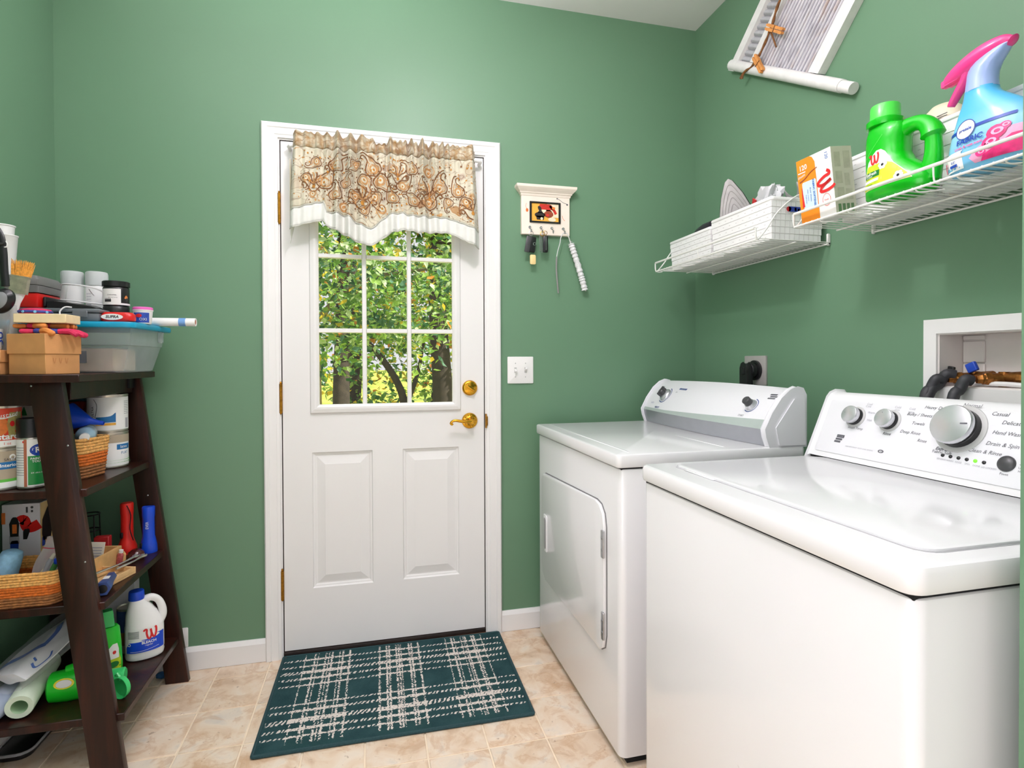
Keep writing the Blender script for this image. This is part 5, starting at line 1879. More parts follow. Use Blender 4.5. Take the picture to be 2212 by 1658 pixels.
def fan(cx, cz, s):
    for k in range(-3, 4):
        a = PI/2+k*.32
        put_stroke(0 if k % 2 else 1, [(cx, cz), (cx+s*.35*math.cos(a), cz+s*.35*math.sin(a)), (cx+s*.62*math.cos(a), cz+s*.62*math.sin(a)), (cx+s*.8*math.cos(a+.1), cz+s*.8*math.sin(a+.1))], [s*.05, s*.10], .002)
    for f in (-1, 1):
        put_stroke(0, [(cx, cz-s*.5), (cx+f*s*.2, cz-s*.35), (cx+f*s*.42, cz), (cx+f*s*.62, cz+s*.12), (cx+f*s*.70, cz-s*.06), (cx+f*s*.56, cz-s*.12)], s*.07, .002)
    put_disc(2, cx, cz-s*.12, s*.09, s*.12, .0022)
for fx, fz, fs_ in ((-.105, 1.815, .075), (.155, 1.855, .070), (.325, 1.800, .072), (-.285, 1.870, .060), (.03, 1.925, .055)):
    fan(fx, fz, fs_)
_grid = [(VX0+.05+(VX1-VX0-.1)*(i+.5*(j % 2))/8.5, 1.775+.060*j) for j in range(4) for i in range(9)]
for i in range(170):
    x, z = _rp.uniform(VX0, VX1), _rp.uniform(1.72, 2.0)
    if i < 34:
        x, z = _grid[i][0]+_rp.uniform(-.008, .008), _grid[i][1]+_rp.uniform(-.008, .008)
    paisley(x, z, _rp.choice((.045, .055, .062, .070)), _rp.uniform(-.9, .9)+(PI if _rp.random() < .35 else 0), _rp.choice((-1, 1))) if i < 34 else put_disc(_rp.choice((0, 1, 2, 2)), x, z, _rp.uniform(.0018, .004), _rp.uniform(.002, .005), .0026)
pb.build('paisley_print', t, kind='stuff')
def vhem(u, v):
    x = VX0+(VX1-VX0)*u
    z0_, z1_ = interp(band, x), interp(hem, x)
    z = z0_+(z1_-z0_)*v
    return Vector((vx(u, z)+0, vy(x, z)-.0006, z))
b = MB(M_HEM)
b.grid(vhem, 220, 6)
b.build('hem_band', t, solid=.0012)
for fn_, nm in ((0.0, 'piping'), (1.0, 'piping')):
    b = MB(M_PIPE)
    b.tube([vhem(i/110, fn_)+Vector((0, -.0012, 0)) for i in range(111)], .0024, 6)
    b.build(nm, t)
# folded-back left corner hanging lower
b = MB(M_HEM, M_VAL)
b.grid(lambda u, v: Vector((-.3785+.018*u*(1-v), -.060+.012*u, 1.72-.078*v+.01*u)), 4, 8)
b.use(1)
b.grid(lambda u, v: Vector((-.3800+.006*u, -.058+.010*u, 1.72+.25*v)), 3, 8)
b.build('side_return', t, solid=.0012)
t = thing('curtain_rod', 'white curtain rod across the top of the door', 'curtain rod', (-.008, -.045, 2.02))
b = MB(M_WHITE)
b.tube([(-.385, -.001, 2.026), (-.386, -.030, 2.026), (-.378, -.043, 2.026), (-.360, -.046, 2.026), (.352, -.046, 2.027), (.370, -.043, 2.027), (.377, -.030, 2.027), (.376, -.001, 2.027)], .0075, 10)
b.build('rod', t)
# ------------------------------------------------------------------ ladder bookcase against the left wall
def m_wood():
    m = bpy.data.materials.new('espresso_wood'); m.use_nodes = True
    t = NT(m)
    v = t.mapping(scale=(18, 18, 1.6))
    n = t.noise(2.2, 5, .6, vec=v, dist=.6)
    c = t.ramp(n, [(.28, srgb(26, 11, 8)), (.5, srgb(42, 20, 14)), (.68, srgb(62, 28, 18)), (.8, srgb(34, 16, 12))])
    t.base(c)
    t.bsdf.inputs['Roughness'].default_value = .34
    t.bsdf.inputs['Specular IOR Level'].default_value = .3
    t.bsdf.inputs['Coat Weight'].default_value = .08
    t.bump(n, .05, .001)
    return m
M_WOOD = m_wood()
S1, S2, S3, S4 = 1.150, .824, .497, .172
bc = thing('bookcase', 'dark espresso wooden ladder bookcase with four shelves against the left wall', 'bookcase', (-1.0, -.32, 0))
for z, xr_, ya, yb in ((S1, -.852, -.600, -.055), (S2, -.861, -.546, -.066), (S3, -.819, -.546, -.066), (S4, -.772, -.550, -.066)):
    b = MB(M_WOOD)
    b.rbox(-1.178, xr_, ya, yb, z-.022, z, .002, 1)
    b.build('shelf_board', bc)
MXZ = Matrix(((1, 0, 0, 0), (0, 0, 1, 0), (0, 1, 0, 0), (0, 0, 0, 1)))      # (x, z) polygon extruded along y
def leg(x_top, x_bot, wt, y0, y1):
    b = MB(M_WOOD)
    b.prism([(x_bot-wt-.006, .0), (x_bot, .0), (x_top, 1.1275), (x_top-wt, 1.1275)], y0, y1, .0015, MXZ)
    return b.build('leg', bc)
leg(-.914, -.7700, .078, -.5575, -.5335)
leg(-.8905, -.7415, .070, -.0905, -.0665)
for y0 in (-.5575, -.0905):
    b = MB(M_WOOD)
    b.rbox(-1.178, -1.118, y0, y0+.024, 0, 1.1275, .002, 1)
    b.build('leg', bc)
b = MB(M_WOOD)
b.rbox(-1.16, -.99, -.5335, -.5150, 1.062, 1.1275, .002, 1)
b.build('apron', bc)
b = MB(M_WOOD)
b.rbox(-.930, -.912, -.512, -.0905, 1.075, 1.1275, .002, 1)
b.build('apron', bc)
b = MB(M_BLACK)
b.box(-.945, -.912, -.0925, -.0906, 1.088, 1.127); b.box(-.9115, -.905, -.135, -.0925, 1.092, 1.127)
b.build('corner_bracket', bc, kind='stuff')
b = MB(M_STEEL)
for x, z in ((-.935, 1.118), (-.935, 1.097)):
    b.lathe([(.003, 0), (.002, .0012), (0, .0015)], 8, (x, -.0925, z), Mf)
for x, y, z in ((-.985, -.5577, 1.118), (-.900, -.5577, .95), (-.862, -.5577, .62), (-.868, -.0907, .70)):
    b.lathe([(.0028, 0), (.002, .0008), (0, .001)], 8, (x, y, z), Mf)
b.build('screw_heads', bc, kind='stuff')

# ---- materials for the clutter
M_CARD = mat('cardboard', (206, 148, 92), .75, vary=.07, vscale=25, bump=.05, bscale=120)
M_CARD2 = mat('cardboard_light', (222, 168, 112), .75, vary=.06, vscale=25)
M_BIN = m_clear('frosted_bin_plastic', (206, 212, 218), .24, .25)
M_TEAL = mat('teal_lid', (10, 152, 190), .35, vary=.04)
M_SMOKE = m_clear('smoky_grey_plastic', (112, 118, 122), .80, .25)
M_REDP = mat('red_plastic', (208, 22, 18), .35, vary=.05)
M_GRYT = mat('grey_toolbox_plastic', (108, 108, 106), .45, vary=.05)
M_FROST = m_clear('frosted_cap', (216, 220, 220), .80, .3)
M_WHTP = mat('white_plastic', (234, 234, 232), .4, vary=.02)
M_LBL = mat('jar_label_white', (226, 226, 224), .5, vary=.03)
M_TXT = mat('print_black', (40, 40, 44), .6, vary=0)
M_CREM = mat('cream_board', (232, 210, 166), .6, vary=.05, vscale=40)
M_BRIS = mat('orange_bristle', (232, 164, 66), .7, vary=.25, vscale=200)
M_GORG = mat('glove_orange', (216, 132, 62), .75, vary=.12, vscale=60, bump=.2)
M_GPNK = mat('glove_pink', (206, 36, 84), .7, vary=.2, vscale=70, bump=.2)
M_GBLU = mat('glove_blue', (52, 62, 140), .7, vary=.35, vscale=90, bump=.2)
M_STW = mat('straw_light', (226, 170, 96), .8, vary=.3, vscale=140, bump=.9, bscale=180)
M_STO = mat('straw_orange', (204, 104, 30), .8, vary=.3, vscale=140, bump=.9, bscale=180)
M_STB = mat('straw_brown', (150, 96, 52), .8, vary=.35, vscale=140, bump=.9, bscale=180)
M_LBLUE = mat('light_blue_cloth', (140, 186, 214), .85, vary=.12, vscale=80, bump=.4, bscale=200)
M_DBLUE = mat('royal_blue_plastic', (18, 70, 200), .35, vary=.05)
M_PINE = mat('pine_wood', (226, 178, 116), .6, vary=.12, vscale=30)
M_TIN = mat('tin_metal', (196, 192, 182), .3, metal=.85, vary=.08)
M_TAUPE = mat('label_taupe', (176, 162, 140), .5, vary=.05)
M_LGRN = mat('label_green', (96, 190, 70), .5, vary=.05)
M_LBLU2 = mat('label_blue', (30, 110, 170), .5, vary=.1)
M_TERRA = mat('label_terracotta', (182, 106, 78), .5, vary=.05)
M_SGRN = mat('label_spray_green', (20, 140, 62), .4, vary=.08)

# ---- top shelf ------------------------------------------------------------
def telescope_box(label, cx, cy, z, L, D, Hh, rz, group=None):
    t = thing('cardboard_box', label, 'box', (cx, cy, z), rotz=rz, world=False, group=group)
    b = MB(M_CARD)
    b.rbox(-L/2+.003, L/2-.003, -D/2+.003, D/2-.003, 0, Hh*.6, .001, 1)
    b.build('body', t)
    b = MB(M_CARD)
    b.rbox(-L/2, L/2, -D/2, D/2, Hh*.50, Hh, .001, 1)
    b.build('lid', t)
    return t
# nearest vertical edge at (-.940, -.580)
th = math.radians(22)
cxy = Vector((-.940, -.580))+Vector((-math.cos(th), math.sin(th)))*.061+Vector((math.sin(th), math.cos(th)))*.055
bx1 = telescope_box('brown two-piece cardboard box, cornerwise on the bookcase top shelf', cxy.x, cxy.y, S1+.0005, .122, .110, .112, -th)
b = MB(mat('cardboard_print', (188, 128, 76), .75, vary=0))
fcard = plane((.0583, 0, 0), (0, 1, 0), (0, 0, 1), .0006)
for k in range(3):
    b.dec_stroke(fcard, [(-.030+.018*k, .045), (-.026+.018*k, .030), (-.022+.018*k, .045)], .0022)
b.build('faded_print', bx1, kind='stuff')
telescope_box('smaller brown cardboard box at the left edge of the top shelf', -1.100, -.500, S1+.0005, .082, .098, .067, 0)
t = thing('storage_bin', 'clear plastic storage bin with teal lid on the bookcase top shelf', 'bin', (-.97, -.23, S1))
def bin_ring(z, x0, x1, y0, y1, r=.03):
    return [Vector((x, y, z)) for x, y in rrect(x0, x1, y0, y1, r, 5)]
b = MB(M_BIN)
b.loft([bin_ring(S1+.0006, -1.11, -.842, -.372, -.105), bin_ring(S1+.004, -1.115, -.836, -.378, -.100), bin_ring(S1+.085, -1.132, -.815, -.393, -.082), bin_ring(S1+.087, -1.134, -.812, -.396, -.079), bin_ring(S1+.142, -1.14, -.806, -.401, -.074)], caps=False)
b._add(bin_ring(S1+.0012, -1.11, -.842, -.372, -.105), [tuple(range(24))], False)
b.build('tub', t)
b = MB(M_TEAL)
pts = rrect(-1.152, -.788, -.412, -.062, .03, 5)
b.prism(pts, S1+.140, S1+.158, .004)
b.build('lid', t)
b = MB(M_BIN)
b.rbox(-.808, -.794, -.16, -.14, S1+.10, S1+.1395, .003, 1)
b.build('latch', t)
t = thing('box', 'beige box blurred inside the clear storage bin', 'box', (-.93, -.25, S1+.002))
b = MB(mat('beige_carton', (216, 190, 160), .7, vary=.06))
b.rbox(-1.0, -.875, -.33, -.16, S1+.0025, S1+.078, .004, 1)
b.build('carton', t)
b = MB(mat('dark_contents', (60, 66, 74), .6, vary=.1))
b.rbox(-1.0005, -.9495, -.3312, -.30, S1+.03, S1+.07, .002, 1)
b.build('dark_panel', t)
LZ = S1+.1585     # top of the bin lid
t = thing('organizer_case', 'smoky grey plastic organizer case lying on the teal bin lid', 'case', (-1.0, -.32, LZ))
b = MB(M_SMOKE)
b.rbox(-1.128, -.886, -.398, -.250, LZ, LZ+.026, .006, 2)
b.build('base', t)
b = MB(M_SMOKE)
b.rbox(-1.131, -.883, -.401, -.247, LZ+.0265, LZ+.039, .005, 2)
b.build('lid', t)
for x in (-1.05, -.935):
    b = MB(M_SMOKE)
    b.rbox(x-.02, x+.02, -.4045, -.4012, LZ+.012, LZ+.032, .0015, 1)
    b.build('latch', t)
CZ = LZ+.0395
t = thing('tool_case', 'red and grey plastic tool case on top of the smoky organizer', 'tool case', (-1.09, -.32, CZ))
b = MB(M_REDP)
b.rbox(-1.133, -1.048, -.392, -.258, CZ, CZ+.046, .006, 2)
b.build('body', t, 'red body')
b = MB(M_GRYT)
b.loft([[Vector((x, y, z)) for x, y in rrect(-1.135+e, -1.046-e, -.394+e, -.256-e, .006, 2)] for e, z in ((0, CZ+.0465), (0, CZ+.066), (.002, CZ+.068), (0, CZ+.070), (0, CZ+.086), (.008, CZ+.098))])
b.build('lid', t, 'grey lid')
b = MB(M_BLACK)
b.rbox(-1.046, -1.036, -.375, -.275, CZ+.004, CZ+.036, .006, 2)
b.build('handle', t)
t = thing('sunglasses_case', 'black flat wedge-shaped case lying on the organizer', 'case', (-.97, -.35, CZ), world=False, rot=(0, 0, 0))
b = MB(M_BLACK)
b.loft([[Vector((x, y, z)) for y, z in ((-.03, 0), (.03, 0), (.03, h), (.0, h+.004), (-.03, h))] for x, h in ((-.062, .020), (-.045, .022), (0, .016), (.055, .008), (.068, .003))])
b.build('shell', t)
t = thing('safety_goggles', 'clear plastic safety goggles on the black case', 'goggles', (-.975, -.345, CZ+.024), world=False, rot=(0, math.radians(6), math.radians(-10)))
b = MB(m_clear('goggle_lens', (222, 224, 226), .22, .08))
def gl(u, v):
    a = PI*(u-.5)*1.15
    h = .052*(1-.35*abs(2*u-1)**3)
    return Vector((.060*math.sin(a), .036-.046*math.cos(a), .000+h*v+.004*math.sin(PI*v)))
b.grid(gl, 24, 8)
b.build('lens', t, solid=.0018)
b = MB(m_clear('goggle_rim', (232, 232, 234), .65, .2))
b.tube([gl(i/24, 1)+Vector((0, 0, .001)) for i in range(25)], .0026, 6)
b.tube([gl(i/24, 0)+Vector((0, 0, .0026)) for i in range(25)], .0026, 6)
b.build('rim', t, kind='stuff')
b = MB(mat('dark_vent', (70, 60, 60), .5))
b.dec_stroke(lambda u, v: gl(u, v)+Vector((0, -.003, 0)), [(.70, .85), (.74, .6), (.78, .45)], .012)
b.build('vent', t)
def wipes(label, x, y):
    t = thing('canister', label, 'canister', (x, y, LZ), group='tall white canisters with frosted caps')
    b = MB(M_WHTP)
    b.lathe([(.029, 0), (.0305, .002), (.0305, .126), (.029, .130), (0, .130)], 28, (x, y, LZ))
    b.build('body', t)
    b = MB(M_FROST)
    b.lathe([(.0312, .1305), (.0318, .134), (.0318, .170), (.0305, .176), (.027, .178), (0, .178)], 28, (x, y, LZ))
    b.build('cap', t, 'frosted cap')
    return t
wipes('white canister with frosted cap, left of the pair behind the goggles', -1.045, -.200)
w2 = wipes('white canister with frosted cap, right of the pair beside the black jar', -.972, -.205)
b = MB(M_PRINTL)
fc = cylf(.0306, LZ, .0005, math.radians(-75), (-.972, -.205))
for k in range(6):
    b.dec_rect(fc, -.030, -.012, .055+.009*k, .059+.009*k, 3, 1)
b.build('label_print', w2, kind='stuff')
jx, jy = -.878, -.300
t = thing('jar', 'clear glass jar with black lid under the labelled black jar', 'jar', (jx, jy, LZ))
b = MB(m_clear('jar_glass', (206, 210, 206), .4, .1))
b.lathe([(.030, 0), (.033, .003), (.034, .03), (.031, .036), (.031, .038)], 28, (jx, jy, LZ), caps=False)
b.build('glass', t)
b = MB(M_BLACK)
b.lathe([(.036, .036), (.036, .052), (.034, .0545), (0, .0545)], 28, (jx, jy, LZ))
b.build('lid', t)
t = thing('jar', 'black jar with white label stacked on the black-lidded glass jar', 'jar', (jx, jy, LZ+.055))
b = MB(M_BLACK)
b.lathe([(.034, 0), (.036, .003), (.036, .058), (.033, .062), (0, .062)], 32, (jx, jy, LZ+.0552))
b.build('body', t)
b = MB(M_BLACK)
b.lathe([(.0378, .0625), (.038, .064), (.038, .078), (.036, .080), (0, .080)], 32, (jx, jy, LZ+.0552))
b.build('lid', t)
b = MB(M_LBL, M_TXT, M_GORG)
fj = cylf(.036, LZ+.0552, .0005, math.radians(-68), (jx, jy)); fj2 = cylf(.036, LZ+.0552, .001, math.radians(-68), (jx, jy))
b.dec_rect(fj, -.052, .012, .006, .054, 16, 2); b.dec_rect(fj2, -.052, .055, -.001+.004, .009, 20, 1)
b.use(1)
b.dec_text(fj2, 'CARAMEL', .006, -.012, .034); b.dec_rect(fj2, -.034, -.014, .012, .020, 4, 1); b.dec_text(fj2, 'NET WT 8 OZ', .004, -.010, .026)
for k in range(4):
    b.dec_rect(fj2, -.033+.005*k, -.031+.005*k, .013, .024, 1, 1)
b.use(2); b.dec_stroke(fj2, [(.024, .024), (.028, .032), (.032, .026)], .005)
b.build('label', t, kind='stuff')
t = thing('tape_measure', 'red tape measure with white lettered oval label on bin lid', 'tape measure', (-.845, -.372, LZ))
b = MB(M_REDP)
b.loft([[Vector((-.845+x*s, -.372+y*s, LZ+z)) for x, y in rrect(-.045, .048, -.022, .022, .02, 5)] for s, z in ((.86, .0002), (.98, .004), (1, .014), (.96, .024), (.80, .030))])
b.build('case', t)
b = MB(M_LBL, M_TXT)
ftm = plane((-.853, -.3945, LZ+.015), (1, 0, 0), (0, .0, 1), .0006)
b.dec_disc(ftm, 0, 0, .030, .0095, 22); b.use(1)
b.dec_text(plane((-.853, -.3945, LZ+.015), (1, 0, 0), (0, .0, 1), .0011), 'SUPRA', .012, 0, 0, shear=.2, bold=.03)
b.build('label', t, kind='stuff')
t = thing('tub', 'small white tub with pink lid and blue label on bin lid', 'tub', (-.805, -.292, LZ))
b = MB(M_WHTP)
b.lathe([(.023, 0), (.0245, .002), (.028, .042), (.0295, .043), (.0295, .0455), (0, .0455)], 28, (-.805, -.292, LZ))
b.build('body', t)
b = MB(mat('pink_lid', (232, 108, 190), .35, vary=.04))
b.lathe([(.0285, .046), (.0290, .048), (.0285, .053), (.026, .055), (0, .055)], 28, (-.805, -.292, LZ))
b.build('lid', t)
b = MB(mat('tub_label_blue', (40, 74, 168), .5, vary=.3, vscale=120), M_RED, M_LBL)
ft = cylf(lambda z: .0245+.0035*z/.042, LZ, .0006, math.radians(-70), (-.805, -.292)); ft2 = cylf(lambda z: .0245+.0035*z/.042, LZ, .0011, math.radians(-70), (-.805, -.292))
b.dec_rect(ft, -.030, .018, .004, .036, 12, 2); b.use(1); b.dec_disc(ft2, -.012, .026, .009, .006, 12); b.use(2); b.dec_text(ft2, 'OXI', .012, .0, .014)
b.build('label', t, kind='stuff')
t = thing('paper_roll', 'white paper roll with blue band sticking out right of the bin', 'roll', (-.80, -.185, LZ))
b = MB(mat('white_paper', (240, 239, 236), .6, vary=.02))
Mx90 = Matrix.Translation((-.915, -.185, LZ+.0148)) @ Matrix.Rotation(PI/2, 4, 'Y')
b.lathe([(.0095, 0), (.0142, 0), (.0142, .237), (.0095, .237), (.0095, .18)], 24, M=Mx90, caps=False)
b.build('tube', t)
b = MB(mat('band_blue', (112, 158, 214), .5, vary=.05))
b.lathe([(.0146, .185), (.0146, .207)], 24, M=Mx90, caps=False)
b.build('band', t)
b = MB(mat('core_brown', (176, 98, 72), .7, vary=.1))
b.lathe([(.0092, .17), (.0092, .2355), (.0, .2345)], 20, M=Mx90)
b.build('core', t)
# gloves on the cardboard box
GZ_ = S1+.1128
def glove(label, cx, cy, z, rz, mp_, mb_, mt_, droop=0.0, sc=1.0):
    t = thing('garden_glove', label, 'glove', (cx, cy, z), rotz=rz, world=False, group='garden gloves on the cardboard box')
    b = MB(mb_)
    b.rbox(-.042*sc, .026*sc, -.030*sc, .030*sc, .0005, .0145, .007, 2)
    b.build('palm', t)
    b = MB(mt_)
    b.rbox(-.074*sc, -.040*sc, -.027*sc, .027*sc, .0005, .013, .006, 2)
    b.build('cuff', t)
    for k, (yy, ln, c) in enumerate(((-.023, .036, 0), (-.0075, .046, 1), (.008, .047, 0), (.023, .038, 1))):
        b = MB((mp_, mt_)[c])
        yy *= sc; ln *= sc
        pts = smooth2([(.016*sc, yy, .0075), (.026*sc+ln*.4, yy*1.15, .0078), (.026*sc+ln*.75, yy*1.3, .0076-droop*.5), (.026*sc+ln, yy*1.4, .0072-droop)], 3)
        b.tube(pts, [.0072*sc]*(len(pts)-1)+[.004*sc], 8)
        b.build('finger', t)
    b = MB(M_GORG)
    pts = smooth2([(-.020*sc, -.026*sc, .0075), (-.004*sc, -.042*sc, .0072), (.014*sc, -.050*sc, .0065-droop*.8)], 3)
    b.tube(pts, [.0085*sc]*(len(pts)-1)+[.0045*sc], 8)
    b.build('thumb', t)
    return t
glove('pink and blue garden glove with orange thumb, drooping over the cardboard box', -.945, -.520, GZ_, math.radians(8), M_GPNK, M_GBLU, M_GPNK, .012)
glove('orange-tipped pink garden glove under the cream board', -.975, -.500, GZ_+.0152, math.radians(12), M_GORG, M_GPNK, M_GORG, 0, .94)
t = thing('wood_block', 'cream wooden board lying on the garden gloves', 'board', (-.97, -.505, GZ_+.031))
b = MB(M_CREM)
b.rbox(-1.030, -.905, -.548, -.468, GZ_+.0305, GZ_+.0555, .0015, 1)
b.build('board', t)
t = thing('pouch', 'pink and blue patterned pouch lying on the cream board', 'pouch', (-1.0, -.505, GZ_+.056))
b = MB(M_GPNK)
b.lathe([(0, .0002), (.034, .001), (.040, .007), (.036, .014), (.016, .018), (0, .0185)], 24, (-.998, -.506, GZ_+.0556), sx=1.0, sy=.85)
b.build('top', t)
b = MB(M_GBLU, mat('pouch_sky', (120, 180, 220), .7, vary=.2, vscale=80))
b.lathe([(.0385, .0035), (.0408, .007), (.0395, .0105)], 24, (-.998, -.506, GZ_+.0556), sx=1.0, sy=.85, caps=False)
b.use(1)
for a in (-1.9, -1.2, -.5):
    b.lathe([(.004, 0), (.003, .002), (0, .002)], 8, (-.998+.041*math.cos(a), -.506+.035*math.sin(a), GZ_+.0615), Matrix.Rotation(a+PI/2, 4, 'Z') @ Mf)
b.build('trim', t, kind='stuff')
M2 = S1+.0682
t = thing('mug', 'blue and white patterned mug on the smaller cardboard box', 'mug', (-1.103, -.522, M2))
b = MB(M_WHTP)
b.lathe([(.020, 0), (.0225, .002), (.025, .03), (.026, .058), (.0245, .058), (.022, .006), (0, .006)], 28, (-1.096, -.522, M2))
b.build('body', t)
b = MB(M_NAV)
fm = cylf(.0252, M2, .0012, math.radians(-60), (-1.096, -.522))
for k in range(3):
    b.dec_disc(fm, -.022+.022*k, .040-.012*(k % 2), .009, .010, 14, .55)
    b.dec_stroke(fm, [(-.03+.022*k, .018), (-.02+.022*k, .026), (-.012+.022*k, .014)], .004)
b.build('pattern', t, kind='stuff')
t = thing('plastic_cup', 'clear plastic cup holding the paint brush at the left edge', 'cup', (-1.083, -.478, M2))
b = MB(m_clear('clear_cup', (214, 210, 210), .35, .12))
b.lathe([(.018, 0), (.0185, .002), (.0225, .125), (.0235, .126), (.0225, .127)], 24, (-1.078, -.478, M2), caps=False)
b.build('cup', t)
t = thing('paint_brush', 'paint brush with orange bristles standing upright at the left edge', 'paint brush', (-1.083, -.476, M2+.006))
MBR = Matrix.Translation((-1.080, -.475, M2+.006)) @ Matrix.Rotation(math.radians(9), 4, 'Y')
b = MB(M_WHTP)
b.T = MBR
b.loft([[Vector((w*math.cos(a), .006*math.sin(a), z)) for a in [2*PI*k/12 for k in range(12)]] for w, z in ((.004, .001), (.007, .02), (.006, .08), (.010, .13), (.020, .165))])
b.build('handle', t)
b = MB(mat('ferrule', (200, 190, 168), .35, metal=.7, vary=.15, vscale=80))
b.T = MBR
b.loft([[Vector((w*c, d*s, z)) for c, s in ((-1, -1), (1, -1), (1, 1), (-1, 1))] for w, d, z in ((.0205, .0075, .158), (.0205, .0075, .205), (.0225, .008, .206), (.0225, .008, .209))], smooth=False)
b.build('ferrule', t)
b = MB(M_BRIS)
b.T = MBR
rnd = random.Random(8)
for k in range(64):
    x = -.020+.040*(k % 16)/15; y = -.006+.004*(k//16)
    p = Vector((x, y, .208)); q = Vector((x*1.28+rnd.uniform(-.0015, .0015), y*1.2, .252+rnd.uniform(-.006, .003)))
    b.tube([p, (p+q)/2, q], [.0016, .0016, .0006], 4)
b.build('bristles', t, kind='stuff')
t = thing('ear_defenders', 'black and grey ear defenders hanging at the left edge', 'ear defenders', (-1.075, -.545, M2+.06))
b = MB(M_BLACK)
b.tube(smooth2([(-1.047, -.546, 1.392), (-1.050, -.546, 1.44), (-1.052, -.546, 1.490), (-1.060, -.546, 1.535), (-1.085, -.546, 1.565), (-1.12, -.546, 1.575), (-1.155, -.546, 1.55)], 4), .0105, 10, flat=.5)
b.build('headband', t)
b = MB(M_BLACK, M_WHTP)
b.tube([(-1.085, -.5485, 1.507), (-1.058, -.5485, 1.506), (-1.046, -.5485, 1.507)], [.008, .008, .005], 10, flat=.8)
b.use(1)
b.tube([(-1.085, -.5485, 1.4965), (-1.055, -.5485, 1.4955), (-1.041, -.5485, 1.500), (-1.040, -.5485, 1.508), (-1.043, -.5485, 1.515)], .0018, 6)
b.build('buckle', t)
b = MB(M_BLACK, mat('ear_cup_grey', (128, 130, 132), .45, vary=.05))
b.T = Matrix.Translation((-1.058, -.545, 1.352)) @ Matrix.Rotation(math.radians(28), 4, 'Y')
b.lathe([(0, .012), (.022, .010), (.031, .0), (.031, -.010), (.022, -.020), (0, -.022)], 28, M=Mf, sx=.85, sy=1.18)
b.use(1)
b.lathe([(0, .0165), (.014, .0155), (.021, .011), (.0215, .009)], 28, M=Mf, sx=.85, sy=1.18)
b.build('ear_cup', t)
t = thing('paper_cup', 'stacked white paper cups at the far left above the tool case', 'cups', (-1.152, -.350, CZ+.099), group=None)
b = MB(M_WHTP)
b.lathe([(.021, 0), (.0215, .002), (.030, .118), (.0318, .120), (.0318, .123), (.0295, .123), (.0205, .004), (0, .004)], 28, (-1.152, -.350, CZ+.0985))
b.build('lower_cup', t)
b = MB(M_WHTP)
b.lathe([(.0195, .03), (.0285, .148), (.0308, .150), (.0308, .153), (.0285, .153), (.019, .034), (0, .034)], 28, (-1.158, -.350, CZ+.0985))
b.build('upper_cup', t)
t = thing('cord', 'short loop of white cord hanging before the organizer case', 'cord', (-.975, -.41, LZ))
b = MB(M_WHTP)
b.tube(smooth2([(-.960, -.395, CZ+.0025), (-.972, -.407, CZ+.002), (-.982, -.412, CZ-.010), (-.982, -.413, CZ-.022), (-.976, -.414, CZ-.036)], 4), .0022, 6)
b.build('loop', t)

# ---- second shelf -----------------------------------------------------------
def can(mbl, x, y, z, r, h, body=M_WHTP):
    mbl.lathe([(r*.97, 0), (r, .002), (r*1.015, .004), (r, .007), (r, h-.008), (r*1.02, h-.005), (r*1.02, h-.001), (r*.97, h), (r*.93, h-.004), (r*.9, h-.005), (0, h-.005)], 36, (x, y, z))
def paint_can(label, x, y, z, r, h, name='paint_can', cat='can'):
    t = thing(name, label, cat, (x, y, z))
    b = MB(M_TIN); can(b, x, y, z, r, h); b.build('tin', t)
    return t
def fcyl(x, y, z, r, ang, off=.0006):
    return cylf(r, z, off, math.radians(ang), (x, y))
VA = -62     # direction of the camera as seen from the bookcase
z = S2+.0004
t = paint_can('paint can with taupe, blue and green label under the orange can', -1.106, -.476, z, .0495, .118)
b = MB(M_TAUPE, M_LW, M_LBLU2, M_LGRN, M_TXT, M_TXT)
f1, f2_, f3_ = (fcyl(-1.106, -.476, z, .0495, VA, o) for o in (.0006, .0012, .0018))
b.dec_rect(f1, -.09, .09, .008, .110, 30, 3)
b.use(1); b.dec_rect(f2_, -.09, .09, .008, .024, 30, 1); b.use(3); b.dec_rect(f2_, -.09, .09, .024, .032, 30, 1)
b.use(1); b.dec_disc(f2_, .030, .092, .008, .0085, 16); b.use(0); b.dec_disc(f3_, .030, .092, .004, .004, 10)
b.use(2); b.dec_rect(f2_, -.02, .06, .060, .080, 12, 1); b.use(1); b.dec_text(f3_, 'Interior', .013, .022, .070, bold=.02)
b.use(4); b.dec_text(f3_, 'SATIN', .010, .024, .086)
b.build('label', t, kind='stuff')
z2 = z+.1184
t = paint_can('orange-red lettered food tin stacked on the taupe paint can', -1.106, -.476, z2, .0495, .126, 'tin_can')
M_RO = mat('label_orange_red', (218, 66, 36), .45, vary=.08)
b = MB(M_RO, M_LW, mat('label_olive', (168, 158, 96), .5, vary=.2, vscale=80), P_[5], M_RED)
f1, f2_, f3_ = (fcyl(-1.106, -.476, z2, .0495, VA, o) for o in (.0006, .0012, .0018))
b.dec_rect(f1, -.09, .09, .008, .112, 30, 3)
b.use(1); b.dec_rect(f2_, -.09, .09, .005, .022, 30, 1)
b.use(2); b.dec_poly(f2_, [(.030, .022, .06), (.070, .018, .06), (.100, .024, .06)], 6)
b.use(3); b.dec_disc(f2_, .002, .062, .020, .026, 16); b.use(4); b.dec_disc(f3_, .030, .068, .006, .008, 12); b.dec_disc(f3_, .046, .046, .009, .008, 12)
b.use(1); b.dec_text(f3_, 'custard', .024, .010, .032, bold=.03); b.dec_text(f3_, 'Mustard', .018, .014, .092, shear=.2, rot=.1); b.dec_stroke(f3_, [(-.03, .086), (.01, .084), (.04, .092)], .003)
b.use(0); b.dec_text(f3_, '1 oz', .010, .018, .013)
b.build('label', t, kind='stuff')
t = thing('spray_can', 'black-capped spray paint can with green label on the second shelf', 'spray can', (-1.024, -.480, z))
